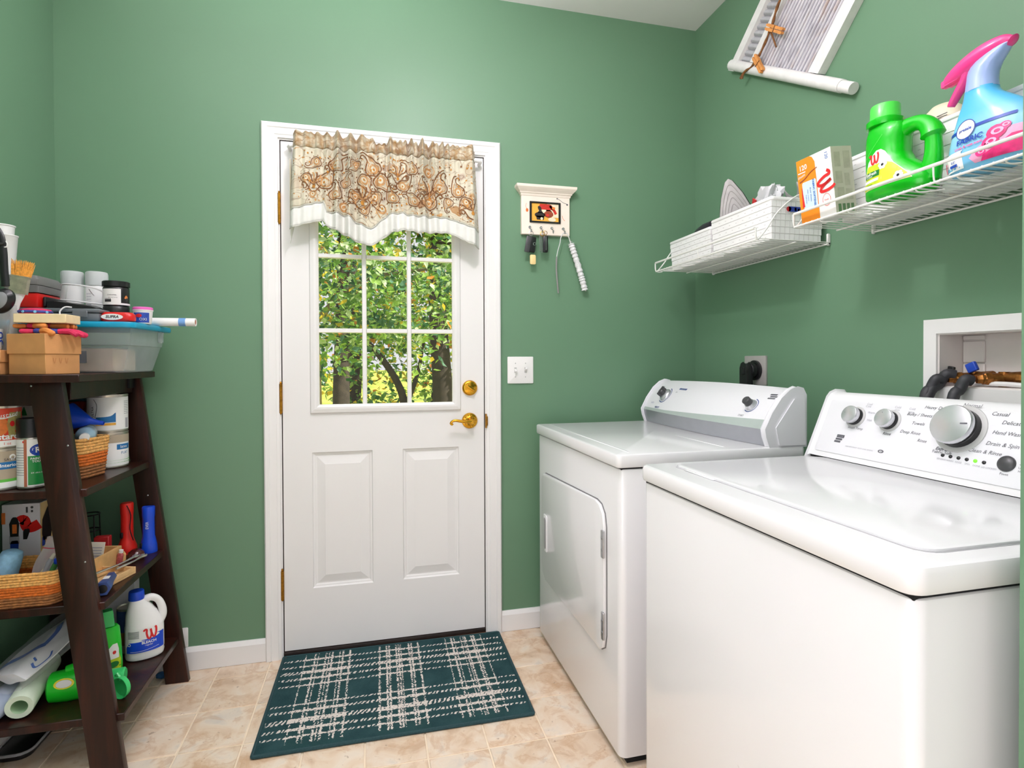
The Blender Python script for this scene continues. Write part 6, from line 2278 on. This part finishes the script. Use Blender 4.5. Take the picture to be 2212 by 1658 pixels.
sx_, sy_ = -1.024, -.480
b = MB(M_TIN)
b.lathe([(.030, 0), (.033, .002), (.034, .004), (.0335, .007), (.0335, .142), (.032, .147), (.028, .150), (0, .150)], 36, (sx_, sy_, z))
b.build('can', t)
b = MB(M_BLACK)
b.lathe([(.0338, .146), (.0342, .149), (.0342, .196), (.0325, .199), (.030, .1995), (.029, .197), (0, .197)], 36, (sx_, sy_, z))
b.build('cap', t)
b = MB(M_LW, M_SGRN, M_TERRA, M_PRINTL, M_NAV, M_RED)
f1, f2_, f3_ = (fcyl(sx_, sy_, z, .0335, VA, o) for o in (.0006, .0012, .0018))
b.dec_rect(f1, -.105, .105, .008, .141, 36, 3)
b.use(1); b.dec_rect(f2_, -.010, .095, .012, .094, 22, 2); b.use(2); b.dec_rect(f2_, -.019, -.012, .008, .141, 3, 2)
b.use(3)
for k in range(12): b.dec_rect(f2_, -.044, -.018, .040+.007*k, .042+.007*k, 5, 1)
b.use(5); b.dec_rect(f2_, -.022, -.018, .132, .137, 1, 1)
b.use(4); b.dec_disc(f2_, .020, .110, .026, .018, 20); b.use(0); b.dec_text(f3_, 'RO', .022, .021, .110, bold=.02)
b.dec_text(f3_, 'PAINTERS', .0085, .014, .086, bold=.02); b.dec_text(f3_, 'TOUCH', .0085, .014, .078, bold=.02); b.dec_text(f3_, '2X ultra cover', .006, .014, .046)
b.use(2); b.dec_rect(f2_, .038, .062, .044, .078, 5, 1)
b.build('label', t, kind='stuff')
t = thing('carton', 'grey and cream printed carton standing behind the spray can', 'box', (-1.095, -.30, z))
M_CTN = mat('carton_grey_white', (206, 200, 190), .55, vary=.06)
b = MB(M_CTN); b.rbox(-1.165, -1.042, -.345, -.255, z, z+.258, .0015, 1); b.build('carton', t)
b = MB(M_TXT, M_DKG, M_RED, M_NAV)
fp = plane((-1.10, -.345, z), (1, 0, 0), (0, 0, 1), .0006)
b.dec_text(fp, 'l ci', .030, .034, .243); b.use(1); b.dec_poly(fp, [(.196, -.020, -.004), (.212, -.016, -.008), (.222, -.013, -.011)], 2); b.use(2); b.dec_disc(fp, .046, .246, .007, .007, 12, .6); b.use(3); b.dec_rect(fp, -.030, .030, .176, .190, 2, 1)
b.build('print', t, kind='stuff')
t = thing('packet', 'red and teal packet at the back of the second shelf', 'packet', (-1.05, -.13, z))
b = MB(mat('packet_red', (150, 32, 30), .4, vary=.3, vscale=50), mat('packet_teal', (24, 84, 96), .4, vary=.1))
b.rbox(-1.085, -1.032, -.160, -.115, z, z+.225, .004, 1); b.use(1); b.rbox(-1.084, -1.033, -.159, -.116, z+.2252, z+.248, .004, 1)
b.build('packet', t)
lx, ly, lr = -.958, -.172, .0575
t = paint_can('lower white paint can with taupe and blue label behind straw basket', lx, ly, z, lr, .122)
b = MB(M_LW, M_TAUPE, M_LBLU2, M_LGRN)
f1, f2_, f3_ = (fcyl(lx, ly, z, lr, VA, o) for o in (.0006, .0012, .0018))
b.dec_rect(f1, -.11, .11, .008, .112, 36, 3); b.use(1); b.dec_rect(f2_, -.11, .11, .086, .112, 36, 1); b.use(2); b.dec_rect(f2_, .018, .070, .062, .080, 10, 1)
b.use(3); b.dec_poly(f2_, [(.018, -.11, .11), (.026, -.02, .11), (.032, .05, .11)], 20); b.use(0); b.dec_text(f3_, 'latex', .014, .042, .071); b.use(2); b.dec_text(f3_, 'FLAT', .012, .045, .050)
b.build('label', t, kind='stuff')
z3 = z+.1224
t = paint_can('upper white paint can with blue and gold stripe at the corner', lx, ly, z3, lr, .128)
b = MB(M_LW, M_LBLU2, P_[0], M_PRINTL, M_TXT)
f1, f2_, f3_ = (fcyl(lx, ly, z3, lr, VA, o) for o in (.0006, .0012, .0018))
b.dec_rect(f1, -.11, .11, .008, .118, 36, 3); b.use(1); b.dec_poly(f2_, [(.034, -.040, .016), (.052, -.040, .016), (.066, .016, .016)], 10); b.use(2); b.dec_rect(f2_, -.040, .016, .024, .032, 10, 1)
b.use(3)
for k in range(8): b.dec_rect(f2_, .044, .066, .060+.006*k, .062+.006*k, 4, 1)
b.dec_rect(f2_, .050, .066, .012, .046, 4, 1); b.use(4); b.dec_text(f3_, 'ULTRA', .012, -.050, .07, rot=PI/2)
b.dec_stroke(f3_, [(-.046, .112), (-.036, .09), (-.042, .05)], .0015)
b.build('label', t, kind='stuff')

def woven_basket(label, cx, cy, z, L, D, h, rz, rows, bands, r=.055, flare=.012):
    """coiled straw basket; bands: list of (rows, material)"""
    t = thing('straw_basket', label, 'basket', (cx, cy, z), rotz=rz, world=False)
    rr = h/rows/2
    row = 0
    rnd = random.Random(int(L*1000))
    for bi, (cnt, m, lab) in enumerate(bands):
        b = MB(m)
        for k in range(cnt):
            zc = rr*(1+.02)+row*2*rr*.99
            e = flare*(row/rows-1)
            ph = rnd.uniform(0, 6)
            pts = rrect(-L/2-e, L/2+e, -D/2-e, D/2+e, .028, 5)
            path = []
            for i in range(len(pts)):
                a, c = Vector(pts[i]), Vector(pts[(i+1) % len(pts)])
                seg = max(1, int((c-a).length/.006))
                for q in range(seg):
                    p = a+(c-a)*q/seg
                    path.append((p.x, p.y, zc+rr*.12*math.sin(len(path)*.21+ph)))
            m_ = len(path)
            b.tube(path, [rr*1.10*(1+.13*math.sin(i*1.9+ph)) for i in range(m_)], 7, closed=True)
            row += 1
        b.build('woven_band', t, lab)
    b = MB(bands[0][1])
    b.prism(rrect(-L/2+.014, L/2-.014, -D/2+.014, D/2-.014, .02, 4), .0015, .006)
    b.build('bottom', t)
    return t
BANDS = lambda n: [(n, M_STB, 'brown woven band'), (n, M_STO, 'orange woven band'), (n+1, M_STW, 'pale straw woven band')]
woven_basket('small striped straw basket on the second shelf before the paint cans', -.985, -.335, S2+.0004, .145, .135, .125, math.radians(-15), 13, [(4, M_STB, 'brown woven band'), (4, M_STO, 'orange woven band'), (5, M_STW, 'pale straw woven band')], flare=.010)
t = thing('squeeze_bottle', 'pale blue plastic bottle with white cap lying in small straw basket', 'bottle', (-.965, -.335, S2+.10))
M_PB = mat('pale_blue_plastic', (158, 190, 208), .3, vary=.04)
b = MB(M_PB)
Mb_ = axis_to((-.935, -.385, S2+.128), (-.985, -.25, S2+.128))
b.lathe([(.010, .004), (.012, .012), (.024, .028), (.027, .04), (.027, .125), (.022, .132), (0, .132)], 24, M=Mb_)
b.build('body', t)
b = MB(M_WHTP)
b.lathe([(.0125, -.012), (.0135, -.010), (.0135, .008), (0, .009)], 20, M=Mb_)
b.build('cap', t)
t = thing('funnel', 'bright blue plastic funnel on top of the small straw basket', 'funnel', (-.96, -.33, S2+.155))
b = MB(M_DBLUE)
Mfun = axis_to((-1.005, -.325, S2+.186), (-.905, -.325, S2+.163))
b.lathe([(.046, 0), (.046, .003), (.010, .065), (.006, .100), (.005, .100), (.008, .066), (.043, .004)], 32, M=Mfun, caps=False)
b.build('cone', t)

# ---- third shelf --------------------------------------------------------------
z = S3+.0004
woven_basket('long striped straw basket at the front of the third shelf', -1.045, -.452, z, .215, .170, .098, 0, 13, [(4, M_STB, 'brown woven band'), (4, M_STO, 'orange woven band'), (5, M_STW, 'pale straw woven band')], flare=.006)
t = thing('tool_box_carton', 'printed power tool carton with red swoosh behind the long basket', 'box', (-1.12, -.25, z))
M_CTW = mat('carton_cool_white', (222, 222, 228), .45, vary=.03)
M_TAN = mat('carton_tan_side', (206, 178, 124), .5, vary=.08, vscale=30)
b = MB(M_CTW); b.rbox(-1.178, -1.078, -.338, -.205, z, z+.250, .0015, 1); b.build('carton', t)
b = MB(M_TAN, M_BLACK, P_[5], M_NAV)
fsd2 = plane((-1.078, -.338, z), (0, 1, 0), (0, 0, 1), .0008)
b.dec_rect(fsd2, .001, .132, .001, .249, 2, 2)
fsd3 = plane((-1.078, -.338, z), (0, 1, 0), (0, 0, 1), .0014)
b.use(1); b.dec_poly(fsd3, [(.128, .015, .055), (.150, .008, .062), (.195, .010, .058), (.225, .035, .060), (.236, .045, .056)], 3); b.use(2); b.dec_poly(fsd3, [(.105, .030, .062), (.130, .030, .060)], 2); b.use(3); b.dec_rect(fsd3, .008, .024, .112, .140, 1, 1)
b.build('side_print', t, kind='stuff')
b = MB(M_REDP, M_BLACK, P_[5], M_PRINTL, M_DGREY, M_NAV)
fp, fp2, fp3 = (plane((-1.178, -.338, z), (1, 0, 0), (0, 0, 1), o) for o in (.0008, .0014, .002))
b.dec_stroke(fp, [(.046, .196), (.058, .200), (.066, .178), (.080, .176), (.099, .186)], .030)
b.use(1); b.dec_poly(fp2, [(.150, .022, .044), (.190, .020, .046), (.205, .026, .042), (.210, .030, .038)], 3); b.dec_poly(fp2, [(.140, .056, .066), (.165, .056, .074), (.172, .060, .072)], 2)
b.use(5); b.dec_poly(fp2, [(.080, .022, .042), (.130, .022, .044), (.138, .026, .042)], 2); b.use(3); b.dec_poly(fp2, [(.128, .020, .046), (.152, .020, .046)], 2)
b.use(2); b.dec_rect(fp3, .028, .040, .160, .188, 1, 1); b.dec_rect(fp, .000, .010, .190, .225, 1, 1)
b.use(4); b.dec_rect(fp2, .064, .069, .222, .240, 1, 1); b.dec_disc(fp2, .080, .238, .004, .004, 8); b.dec_disc(fp2, .080, .226, .003, .004, 8)
b.build('front_print', t, kind='stuff')
t = thing('cloth_roll', 'light blue cloth roll in the long straw basket', 'cloth', (-1.10, -.46, z+.01))
b = MB(M_LBLUE)
b.lathe([(.018, 0), (.030, .004), (.032, .02), (.032, .115), (.028, .128), (.016, .134), (0, .132)], 28, M=axis_to((-1.118, -.462, z+.012), (-1.085, -.455, z+.15)), sx=1.1, sy=.85)
b.build('roll', t)
t = thing('zip_bag', 'clear zip bag with pink seal and oddments in long basket', 'bag', (-1.02, -.46, z+.01))
b = MB(m_clear('zip_bag_film', (214, 212, 216), .45, .18))
def zb(u, v):
    return Vector((-1.060+.075*u+.045*v+.004*math.sin(9*v), -.470+.060*v*.6+.007*math.sin(7*u+3*v)+.010*math.sin(PI*u), z+.014+.155*v-.012*u*v))
b.grid(zb, 18, 20)
b.grid(lambda u, v: zb(u, v)+Vector((.002, .022*math.sin(PI*u)+.003, 0)), 18, 20)
b.build('film', t)
b = MB(M_GPNK)
b.tube([zb(u/10, .80)+Vector((0, -.002, 0)) for u in range(11)], .0013, 5)
b.build('zip_seal', t)
for k, (m_, p0, p1, r_) in enumerate(((mat('green_marker', (70, 140, 70), .5), (-1.005, -.452, z+.045), (-.985, -.442, z+.095), .008), (mat('ivory_stick', (222, 214, 190), .5), (-1.045, -.455, z+.020), (-1.000, -.440, z+.105), .006), (M_PRINTL, (-1.030, -.460, z+.02), (-1.005, -.445, z+.09), .007))):
    tt = thing('marker', ('green marker inside the clear zip bag', 'ivory stick inside the clear zip bag', 'grey pen inside the clear zip bag')[k], 'marker', p0)
    b = MB(m_); b.tube([p0, p1], [r_, r_*.9], 10); b.build('barrel', tt)
    b = MB(m_); d = (Vector(p1)-Vector(p0)).normalized()
    b.tube([Vector(p1)+d*.0005, Vector(p1)+d*.016], [r_*1.08, r_*.8], 10); b.build('cap', tt)
t = thing('spatula', 'blue handled scraper with red card in the long basket', 'tool', (-.97, -.44, z+.01))
b = MB(M_DBLUE)
b.rbox(-.985, -.947, -.462, -.450, z+.092, z+.110, .004, 2)
b.build('handle', t)
b = MB(M_REDP, M_TXT, M_LW)
b.T = Matrix.Translation((-.975, -.432, z+.095)) @ Matrix.Rotation(math.radians(-32), 4, 'Y')
b.rbox(-.030, .034, -.001, .001, -.012, .040, .0005, 1); b.use(1); b.rbox(-.032, .030, -.002, .0005, -.052, -.013, .0005, 1)
b.use(2); b.dec_text(plane((0, -.0025, -.030), (1, 0, 0), (0, 0, 1), .0003), 'STIX', .020, 0, 0, bold=.03)
b.build('blade_card', t)
# right of the leg
def torch(label, x, y, mt, r, h, head_r, head_h, extra):
    t = thing('flashlight', label, 'flashlight', (x, y, z), group='flashlights standing on the third shelf')
    b = MB(mt)
    b.lathe([(head_r, 0), (head_r*1.02, .004), (head_r*.98, head_h*.5), (r*1.15, head_h), (r, head_h*1.25), (r*.98, h*.75), (r*1.04, h*.80), (r*1.06, h-.004), (r*.95, h), (0, h)], 28, (x, y, z))
    b.build('body', t)
    b = MB(M_BLACK)
    extra(b)
    b.build('switch', t)
    return t
torch('red flashlight standing on its head near the back wall', -.935, -.090, mat('red_torch', (226, 40, 32), .4, vary=.04), .0195, .180, .031, .045,
      lambda b: (b.rbox(-.950, -.940, -.1155, -.104, z+.058, z+.078, .003, 2), b.tube(smooth2([(-.927, -.112, z+.175), (-.915, -.112, z+.14), (-.917, -.114, z+.09), (-.905, -.118, z+.05)], 4), .0016, 5)))
torch('blue flashlight standing on its head near the bookcase leg', -.863, -.100, M_DBLUE, .0195, .165, .027, .046,
      lambda b: b.rbox(-.886, -.876, -.122, -.112, z+.018, z+.038, .003, 2))
tb = [o for o in bpy.data.objects if o.name.startswith('flashlight') and o.get('label', '').startswith('blue')][0]
b = MB(M_LW)
b.dec_text(fcyl(-.863, -.100, z, .0195, -66, .0008), 'EVER', .012, -.006, .10, rot=PI/2)
b.build('lettering', tb)
t = thing('wire_stand', 'small black wire stand at the back of the third shelf', 'stand', (-1.04, -.12, z))
for k in range(4):
    b = MB(M_BLACK)
    a = PI/4+k*PI/2
    b.tube([(-1.035+.032*math.cos(a), -.125+.032*math.sin(a), z), (-1.035+.028*math.cos(a), -.125+.028*math.sin(a), z+.155)], .0022, 6); b.build('leg', t)
for zz in (.155, .10):
    b = MB(M_BLACK); b.tube([(-1.035+.0285*math.cos(a), -.125+.0285*math.sin(a), z+zz) for a in [2*PI*k/20 for k in range(20)]], .0024, 6, closed=True); b.build('ring', t)
t = thing('small_box', 'small dark red box behind the folded leaflet', 'box', (-.985, -.14, z))
b = MB(mat('dark_red_card', (176, 30, 36), .5, vary=.08)); b.rbox(-1.000, -.955, -.185, -.160, z, z+.088, .002, 1); b.build('carton', t)
t = thing('leaflet', 'white printed leaflet standing in the pine tray', 'leaflet', (-.96, -.28, z))
b = MB(mat('leaflet_paper', (222, 218, 206), .7, vary=.05))
b.T = Matrix.Translation((-.962, -.285, z+.0095)) @ Matrix.Rotation(math.radians(10), 4, 'Y') @ Matrix.Rotation(math.radians(14), 4, 'Z')
b.rbox(-.028, .022, -.001, .001, 0, .092, .0005, 1)
b.build('paper', t)
b = MB(M_PRINTL)
b.T = Matrix.Translation((-.962, -.285, z+.0095)) @ Matrix.Rotation(math.radians(10), 4, 'Y') @ Matrix.Rotation(math.radians(14), 4, 'Z')
for k in range(7): b.box(-.022, .016, -.0016, -.0012, .018+.009*k, .022+.009*k)
b.build('print', t, kind='stuff')
def tray(label, cx, cy, L, D, h, rz, mt):
    t = thing('wooden_tray', label, 'tray', (cx, cy, z), rotz=rz, world=False, group='wooden trays on the third shelf')
    b = MB(mt); b.rbox(-L/2, L/2, -D/2, D/2, 0, .007, .001, 1); b.build('base', t)
    for x0, x1, y0, y1 in ((-L/2, L/2, -D/2, -D/2+.007), (-L/2, L/2, D/2-.007, D/2), (-L/2, -L/2+.007, -D/2+.007, D/2-.007), (L/2-.007, L/2, -D/2+.007, D/2-.007)):
        b = MB(mt); b.rbox(x0, x1, y0, y1, .0072, h, .001, 1); b.build('side', t)
    return t
tray('tall pine wooden tray beside the red flashlight', -.965, -.255, .085, .135, .058, math.radians(-10), M_PINE)
tray('low pale wooden tray in front, holding metal tools', -.905, -.395, .115, .190, .022, math.radians(-16), mat('pale_wood', (218, 178, 124), .55, vary=.12, vscale=30))
for k, (pts, lab) in enumerate((([(-.925, -.395, .0262), (-.88, -.30, .0262), (-.862, -.235, .026)], 'silver pliers lying across the low wooden tray'), ([(-.870, -.345, .0262), (-.845, -.28, .0262), (-.838, -.235, .026)], 'short bright wrench lying beside the pliers'))):
    t = thing('hand_tool', lab, 'tool', (pts[0][0], pts[0][1], z+.026))
    P3 = smooth2([(x, y, z+q) for x, y, q in pts], 4)
    b = MB(M_TIN); b.tube(P3, [.0036+.0010*math.sin(i) for i in range(len(P3))], 8); b.build('shaft', t)
    b = MB(M_TIN); d = (P3[-1]-P3[-2]).normalized(); s = d.cross(Vector((0, 0, 1)))
    for sg in (-1, 1):
        b.tube(smooth2([P3[-1], P3[-1]+d*.012+s*sg*.008, P3[-1]+d*.026+s*sg*.003], 3), [.0038, .004, .004, .0038, .0034, .003, .002], 8)
    b.build('jaws', t)
t = thing('maroon_cap', 'dark maroon glossy plastic knob before the red flashlight', 'knob', (-.882, -.155, z))
b = MB(mat('maroon_plastic', (74, 26, 26), .2, vary=.1, coat=.3))
b.lathe([(.026, 0), (.028, .005), (.024, .022), (.012, .032), (0, .033)], 24, (-.880, -.165, z)); b.build('dome', t)
t = thing('wood_offcut', 'tan wooden offcut lying beside the maroon knob', 'offcut', (-.912, -.19, z))
b = MB(M_PINE); b.T = Matrix.Translation((-.920, -.180, z)) @ Matrix.Rotation(.5, 4, 'Z'); b.rbox(-.012, .012, -.018, .018, 0, .028, .002, 1); b.build('block', t)
t = thing('small_bottle', 'tiny red and white bottle leaning by the tall tray', 'bottle', (-.91, -.235, z))
b = MB(mat('tiny_bottle_pink', (190, 90, 90), .4, vary=.3, vscale=200)); b.lathe([(.008, 0), (.009, .003), (.009, .036), (.006, .042), (0, .042)], 14, M=axis_to((-.9105, -.222, z), (-.902, -.225, z+.05))); b.build('body', t)
b = MB(M_LW); b.lathe([(.0066, .0425), (.0066, .052), (0, .053)], 14, M=axis_to((-.9105, -.222, z), (-.902, -.225, z+.05))); b.build('cap', t)
t = thing('socket_wrench', 'navy blue hexagonal socket tool pointing out at the shelf front', 'tool', (-.848, -.44, z))
Ms = axis_to((-.842, -.505, z+.0225), (-.862, -.395, z+.0225))
b = MB(mat('navy_plastic', (54, 74, 128), .35, vary=.1))
b.lathe([(.012, .001), (.021, .0), (.0215, .004), (.0195, .03), (.016, .060), (.014, .110), (0, .110)], 6, M=Ms, caps=False)
b.build('hex_body', t)
b = MB(M_BLACK, M_LBL)
b.lathe([(.0125, .0005), (.0115, .03), (0, .03)], 20, M=Ms)
b.build('bore', t)
b = MB(M_LBL)
b.T = Ms
b.rbox(-.008, .008, .0165, .0180, .038, .062, .001, 1)
b.build('sticker', t)

# ---- bottom shelf ----------------------------------------------------------------
z = S4+.0004
M_BLEACH = mat('white_jug_plastic', (238, 238, 236), .35, vary=.01)
t = thing('bleach_jug', 'white bleach jug with blue cap on the bottom shelf', 'jug', (-.842, -.205, z), rotz=math.radians(20), world=False)
JB = Bottle([(0, .048, .036, 0), (.004, .055, .042, 0), (.014, .0575, .0445, 0), (.022, .056, .0435, 0), (.026, .0575, .0445, 0), (.110, .0570, .0440, 0), (.114, .0555, .043, 0), (.150, .046, .038, -.008), (.175, .035, .031, -.014), (.195, .0235, .024, -.020), (.202, .0205, .0205, -.022)], 2.3)
b = MB(M_BLEACH); b.loft(JB.rings(36)); b.build('body', t)
b = MB(M_BLEACH)
hp = smooth2([(-.004, 0, .192), (.020, 0, .197), (.040, 0, .184), (.051, 0, .158), (.053, 0, .130), (.044, 0, .108)], 5)
b.tube(hp, [.0105+.004*abs(i/len(hp)-.4) for i in range(len(hp))], 12, flat=1.1)
b.build('handle', t)
b = MB(M_DBLUE)
b.lathe([(.0235, .200), (.024, .202), (.0225, .226), (.021, .229), (0, .229)], 28, (-.022, 0, 0))
b.build('cap', t)
j1, j2, j3 = (JB.front(o) for o in (.0007, .0013, .0019))
b = MB(M_LW, M_DBLUE, M_RED, M_PRINTL, M_PRINTG)
b.dec_rect(j1, -.053, .053, .030, .108, 18, 3)
b.use(1); b.dec_poly(j2, [(.031, -.050, .053), (.050, -.050, .053), (.066, -.044, .053), (.071, -.010, .053), (.086, .030, .053)], 16)
b.use(2); script_w(b, j3, .016, .090, .036, .1, .16)
b.use(0); b.dec_text(j3, 'BLEACH', .0115, .012, .062, bold=.03); b.dec_text(j3, 'regular', .008, .012, .053); b.dec_disc(j3, -.043, .060, .0042, .0055, 10, .6); b.dec_stroke(j3, [(-.040, .036), (-.005, .036), (.04, .042)], .001)
b.use(4)
for k in range(6): b.dec_rect(j2, -.046, -.016, .080+.0042*k, .0818+.0042*k, 6, 1)
b.build('front_label', t, kind='stuff')
M_GRN2 = mat('green_bottle_plastic_two', (26, 196, 40), .3, vary=.03)
M_GRN3 = mat('mint_green_plastic', (60, 200, 110), .35, vary=.03)
t = thing('dish_soap_bottle', 'green bottle standing half hidden behind the near bookcase leg', 'bottle', (-.912, -.315, z), rotz=math.radians(28), world=False)
GB = Bottle([(0, .036, .022, 0), (.006, .042, .027, 0), (.03, .043, .028, 0), (.10, .040, .026, 0), (.150, .036, .024, 0), (.158, .030, .020, 0)], 2.4)
b = MB(M_GRN2); b.loft(GB.rings(30)); b.build('body', t)
b = MB(M_GRN3)
b.loft([[Vector((x, y, zz)) for x, y in rrect(-w, w, -.014, .014, .004, 2)] for zz, w in ((.159, .022), (.172, .021), (.205, .018), (.210, .016))])
b.build('cap', t)
k1, k2_ = GB.front(.0007), GB.front(.0013)
b = MB(M_LIME, M_LW, M_DKG, M_RED)
b.dec_poly(k1, [(.012, -.036, .036), (.050, -.038, .036), (.075, -.030, .030)], 12); b.use(1); b.dec_poly(k2_, [(.058, -.010, .030), (.085, -.004, .030), (.105, .014, .026)], 6); b.use(2); b.dec_disc(k2_, .016, .040, .014, .010, 14); b.use(3); b.dec_disc(k2_, .018, .078, .005, .006, 10)
b.build('label', t, kind='stuff')
t = thing('food_can', 'navy and bronze labelled can between green bottle and bleach jug', 'can', (-.912, -.150, z))
b = MB(M_TIN); can(b, -.912, -.150, z, .033, .155); b.build('tin', t)
b = MB(M_NAVY, M_TAUPE, mat('label_bronze', (150, 104, 66), .5, vary=.1), M_LW)
f1, f2_ = fcyl(-.912, -.150, z, .033, VA), fcyl(-.912, -.150, z, .033, VA, .0012)
b.dec_rect(f1, -.08, .08, .075, .148, 24, 2); b.use(1); b.dec_rect(f1, -.08, .08, .007, .030, 24, 1); b.use(2); b.dec_rect(f1, -.08, .08, .030, .075, 24, 1); b.use(3); b.dec_text(f2_, 'B', .03, .0, .110, bold=.03)
b.build('label', t, kind='stuff')
t = thing('white_box', 'plain pale grey box at the back of the bottom shelf', 'box', (-.99, -.10, z))
b = MB(mat('pale_grey_card', (206, 204, 210), .6, vary=.03)); b.rbox(-1.02, -.905, -.112, -.070, z, z+.225, .002, 1); b.build('carton', t)
# bottle lying on its side
t = thing('fallen_bottle', 'bright green bottle lying on its side on the bottom shelf', 'bottle', (-.97, -.430, z))
LB = Bottle([(0, .034, .026, 0), (.006, .042, .034, 0), (.05, .046, .038, 0), (.105, .043, .036, 0), (.125, .030, .028, 0), (.137, .020, .020, 0), (.150, .018, .018, 0)], 2.2)
MLB = Matrix.Translation((-1.016, -.428, z+.0395)) @ Matrix.Rotation(math.radians(6), 4, 'Z') @ Matrix.Rotation(PI/2, 4, 'Y')
b = MB(M_GRN2); b.T = MLB; b.loft(LB.rings(30)); b.build('body', t)
b = MB(M_GRN2); b.T = MLB
b.tube(smooth2([(-.014, 0, .125), (-.044, 0, .112), (-.053, 0, .080), (-.046, 0, .045)], 5), .0115, 10)
b.build('handle', t)
b = MB(M_LBL, M_YEL); b.T = MLB
lf = LB.front(.0008); b.dec_disc(lf, -.020, .048, .010, .020, 16); b.use(1); b.dec_disc(lf, -.020, .048, .0135, .026, 18, .78)
b.build('label', t, kind='stuff')
b = MB(M_GRN3); b.T = MLB
b.lathe([(.022, .151), (.024, .154), (.024, .190), (.020, .194), (0, .194)], 24); b.build('cap', t)
t = thing('measuring_scoop', 'mint green flat scoop lying beside the near bookcase leg', 'scoop', (-.812, -.470, z))
b = MB(M_GRN3)
b.T = Matrix.Translation((-.812, -.466, z+.0335)) @ Matrix.Rotation(math.radians(-24), 4, 'Z')
b.lathe([(.0, -.008), (.026, -.008), (.030, -.006), (.032, .008), (.0305, .009), (.027, -.003), (0, -.004)], 28, M=Mf, sx=.9, sy=1.02)
b.tube([(0, .002, .02), (-.018, .004, .036), (-.024, .004, .030)], [.006, .005, .004], 8)
b.build('cup', t)
# rolls and their film
M_WPAP = mat('white_tissue', (236, 236, 232), .8, vary=.03)
def roll(label, p0, p1, r, core, mcore, mt=M_WPAP):
    t = thing('paper_roll', label, 'roll', p0)
    L = (Vector(p1)-Vector(p0)).length
    A = axis_to(p0, p1)
    b = MB(mt); b.lathe([(core, .001), (r*.96, 0), (r, .004), (r, L-.004), (r*.96, L), (0, L)], 30, M=A, caps=False); b.build('wound_paper', t)
    b = MB(mcore); b.lathe([(core*1.0, .0005), (core*.96, .07), (0, .07)], 24, M=A, caps=False); b.build('core', t)
    return t
roll('white paper roll with pale green hollow end facing out', (-1.046, -.515, z+.0380), (-1.080, -.300, z+.060), .0345, .020, mat('pale_green_core', (176, 208, 168), .7, vary=.04), mat('pale_green_white', (222, 236, 214), .7, vary=.03))
roll('blue-grey wrapped paper roll at the left edge of the bottom shelf', (-1.118, -.538, z+.0355), (-1.108, -.330, z+.0355), .0345, .016, M_DGREY, mat('blue_grey_wrap', (172, 184, 206), .5, vary=.08))
t = thing('wrapped_package', 'white plastic-wrapped package with blue chevron on the bottom shelf', 'package', (-1.05, -.36, z+.05))
M_PKG = mat('white_wrap', (232, 233, 234), .35, vary=.04, vscale=12)
PK0, PK1 = Vector((-1.085, -.485, z+.110)), Vector((-1.000, -.220, z+.185))
pd = (PK1-PK0).normalized(); ps = pd.cross(Vector((0, 0, 1))).normalized(); pu = ps.cross(pd)
def pk(u, v, off=0.0):
    """u across the package, v along it"""
    w = .058*(.70+.3*math.sin(PI*min(1, .15+v*.9)))
    return PK0+pd*(.275*v)+ps*((u-.5)*2*w)+pu*(.014*math.cos((u-.5)*PI)+.003*math.sin(11*u+5*v)+off)
b = MB(M_PKG)
n_ = 14
b.loft([[pk(i/n_, q/18) for i in range(n_+1)]+[pk(1-i/n_, q/18)-pu*.030*math.sin(PI*(i/n_))-pu*.004 for i in range(n_+1)] for q in range(19)])
b.build('wrap', t)
b = MB(mat('chevron_blue', (24, 92, 186), .4, vary=.03), M_TXT)
fpk = lambda u, v: pk(u, v, .0022)
b.dec_stroke(fpk, [(.02, .10), (.50, .34), (.62, .42)], .085); b.dec_stroke(fpk, [(.60, .40), (.52, .60), (.35, .72)], .085)
b.dec_stroke(fpk, [(.78, .16), (.92, .14), (.95, .28), (.86, .36)], .026); b.dec_stroke(fpk, [(.70, .22), (.80, .20)], .022)
b.use(1); b.dec_rect(fpk, .35, .52, .88, .94, 3, 2); b.dec_rect(fpk, .58, .62, .89, .94, 1, 1); b.dec_rect(fpk, .66, .78, .91, .93, 2, 1)
b.build('print', t, kind='stuff')
b = MB(m_clear('thin_film', (232, 234, 238), .07, .12))
b.loft([[PK0+pd*(.31*v-.02)+ps*(1.28*.058*math.cos(a))*(.75+.25*math.sin(PI*v))+pu*(.030*math.sin(a)-.004+.004*math.sin(5*a+9*v)) for a in [2*PI*k/26 for k in range(26)]] for v in [q/14 for q in range(15)]], caps=False)
b.build('clear_film', t)
t = thing('floor_tray', 'black tray with clear edge on the floor under the bookcase', 'tray', (-1.09, -.36, 0))
b = MB(M_BLACK)
b.vbox(-1.168, -1.075, -.42, -.20, .001, .020, .03, .004, 4); b.build('tray', t)
b = MB(M_CLEAR)
b.tube([(x, y, .021) for x, y in rrect(-1.172, -1.071, -.424, -.196, .034, 4)], .004, 6, closed=True); b.build('edge', t)
t = thing('rag', 'small scrap of blue rag on the floor behind far bookcase leg', 'rag', (-.845, -.04, 0))
b = MB(mat('blue_rag', (40, 92, 140), .9, vary=.2, vscale=60)); crumple(b, (-.845, -.040, .0125), (.022, .012, .012), 6, 6, .25); b.build('cloth', t)
